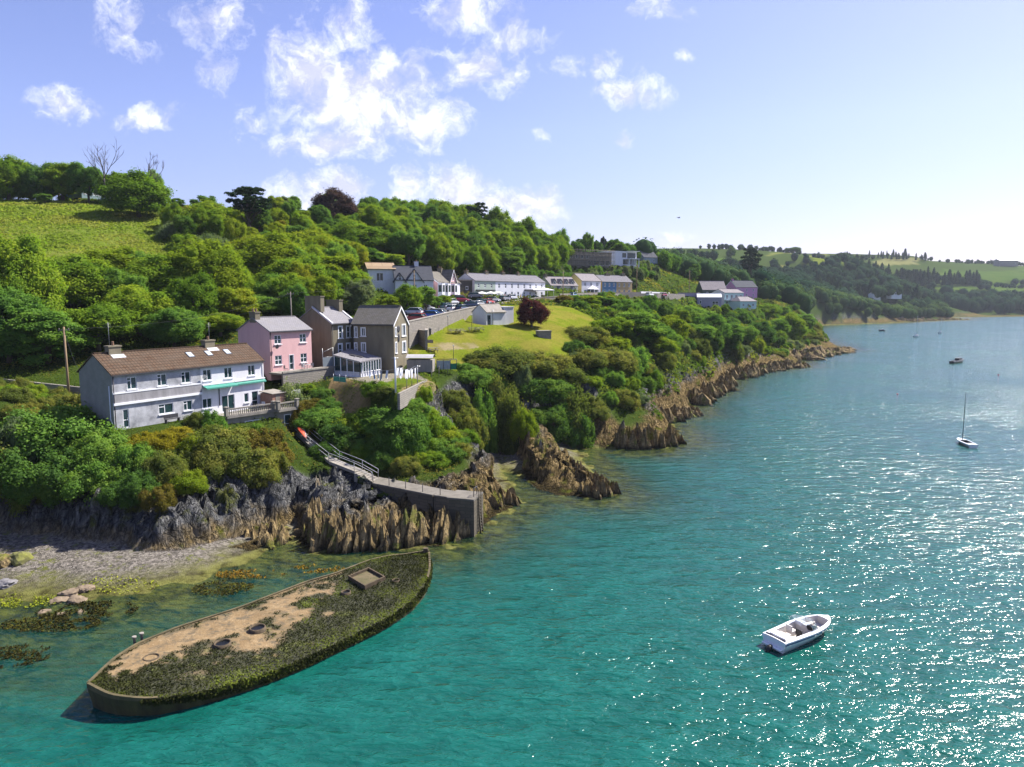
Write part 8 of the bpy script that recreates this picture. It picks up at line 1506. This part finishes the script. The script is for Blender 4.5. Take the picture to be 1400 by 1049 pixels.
# roofed store and small greenhouse beyond the lawn
lo = empty('low_store', gp(556, 500, 14.4), -.05, 'low store with pale grey curved sheet roof beside the grey gabled house', 'shed'); w_ = (gp(587, 498, 14.4) - gp(556, 500, 14.4)).length; mb = MB(); mb.box(0, w_, 0, 2.6, -1, .9); mb.build('wall', W_CONC, lo); mb = MB(); mb.loft([[(x, -.2 + 3.0 * (k / 8), .92 + .75 * math.sin(math.pi * (.12 + .8 * k / 8))) for k in range(9)] for x in (-.1, w_ + .1)], 0, False, False); mb.build('roof', pm('pale_grey_sheet', (.42, .41, .42), (.33, .32, .33), 1.5, .6), lo)
gh = empty('greenhouse', on(597, 506), .1, 'small glass cold frame with green netting at the end of the garden', 'greenhouse'); mb = MB()
for x in (0, 1.1, 2.2, 3.2): mb.tube([(x, 0, 0), (x, 0, 1.6)], .04, 5); mb.tube([(x, 1.6, 0), (x, 1.6, 1.6)], .04, 5); mb.tube([(x, 0, 1.6), (x, 1.6, 1.6)], .03, 5)
for y in (0, 1.6): mb.tube([(0, y, 1.6), (3.2, y, 1.6)], .04, 5)
mb.build('frame', DARKTRIM, gh); mb = MB(); mb.box(.05, 2.2, .02, .04, .1, 1.5); mb.build('glass', pm('pale_acrylic', (.35, .40, .42), None, 3, .08), gh); mb = MB(); mb.box(2.22, 3.15, .02, .05, .05, 1.0); mb.build('netting', pm('green_netting', (.03, .22, .12), (.03, .15, .09), 6, .9), gh)
for k, (a, b, h) in enumerate(((556, 533, 1.5), (563, 529, 1.3), (590, 519, 1.5), (600, 514, 1.6), (612, 511, 1.4))):
    mb = MB(); mb.tube([(0, 0, -.3), (.02, 0, h * .5), (.05, .02, h)], [.06, .05, .045], 6); tag(mb.build('fence_post', TIMBER, None, on(a, b)), 'weathered fence post at the garden edge, ' + ('nearest the white washing post', 'second from the white washing post', 'in the middle of the row', 'second from the greenhouse end', 'nearest the cliff bushes')[k], 'post', 'garden fence posts')
# low boundary wall left of the terrace
a, b = Vector(atY(-30, 560, 93)), Vector(atY(112, 540, 89)); d = (b - a); d.z = 0; d.normalize(); n_ = Vector((d.y, -d.x, 0)) * .2; mb = MB(); mb.poly_prism([(a + n_)[:2], (b + n_)[:2], (b - n_)[:2], (a - n_)[:2]], 8.5, [14.6, 13.6, 13.6, 14.6]); tag(mb.build('garden_wall', STONE), 'shaded rubble retaining wall left of the long terrace below the trees', 'wall')
tb = empty('garden_bench', onsite(S_TERR, S_TERR.x(220, .5), -1.0, .05), S_TERR.rot, 'dark garden bench under the lower windows of the grey house half', 'bench')
mb = MB(); mb.box(0, 1.8, 0, .45, .42, .47); mb.build('seat', DARKPL, tb); mb = MB(); mb.box(0, 1.8, .42, .47, .5, .95); mb.build('backrest', DARKPL, tb)
for x in (.1, 1.7): mb = MB(); mb.box(x - .04, x + .04, .02, .42, 0, .42); mb.build('leg', DARKPL, tb)
# a gull over the inlet
p = atY(928, 298, 120); gl = empty('gull', p, .3, 'tiny dark bird gliding in the sky above the far fields', 'bird'); mb = MB(); mb.loft([[(x, r * math.cos(t), r * math.sin(t)) for t in [k * math.pi / 4 for k in range(8)]] for x, r in ((-.3, .01), (-.15, .05), (0, .07), (.15, .05), (.24, .03), (.3, .005))]); mb.build('body', pm('gull_grey', (.12, .12, .13), None, 3), gl)
for sg in (-1, 1):
    mb = MB(); mb.poly_prism([(.08, sg * .04), (-.1, sg * .04), (-.12, sg * .35), (-.2, sg * .65), (-.1, sg * .4), (.1, sg * .3)][::sg], [.03, .03, .12, .06, .12, .12][::sg], [.045, .045, .14, .07, .14, .14][::sg]); mb.build('wing', pm('gull_grey', (.12, .12, .13), None, 3), gl)

# ------------------------------------------------------------------ sea air
m, g = newmat('sea_air'); vol = g.n('ShaderNodeVolumePrincipled', None, Color=(.80, .88, 1.0, 1), Density=HAZE, Anisotropy=.2); g.out(None, vol)
mb = MB(); mb.box(-4400, 5400, -400, 5600, -10, 190); tag(mb.build('haze', m), 'thin sea haze over the inlet', kind='stuff')
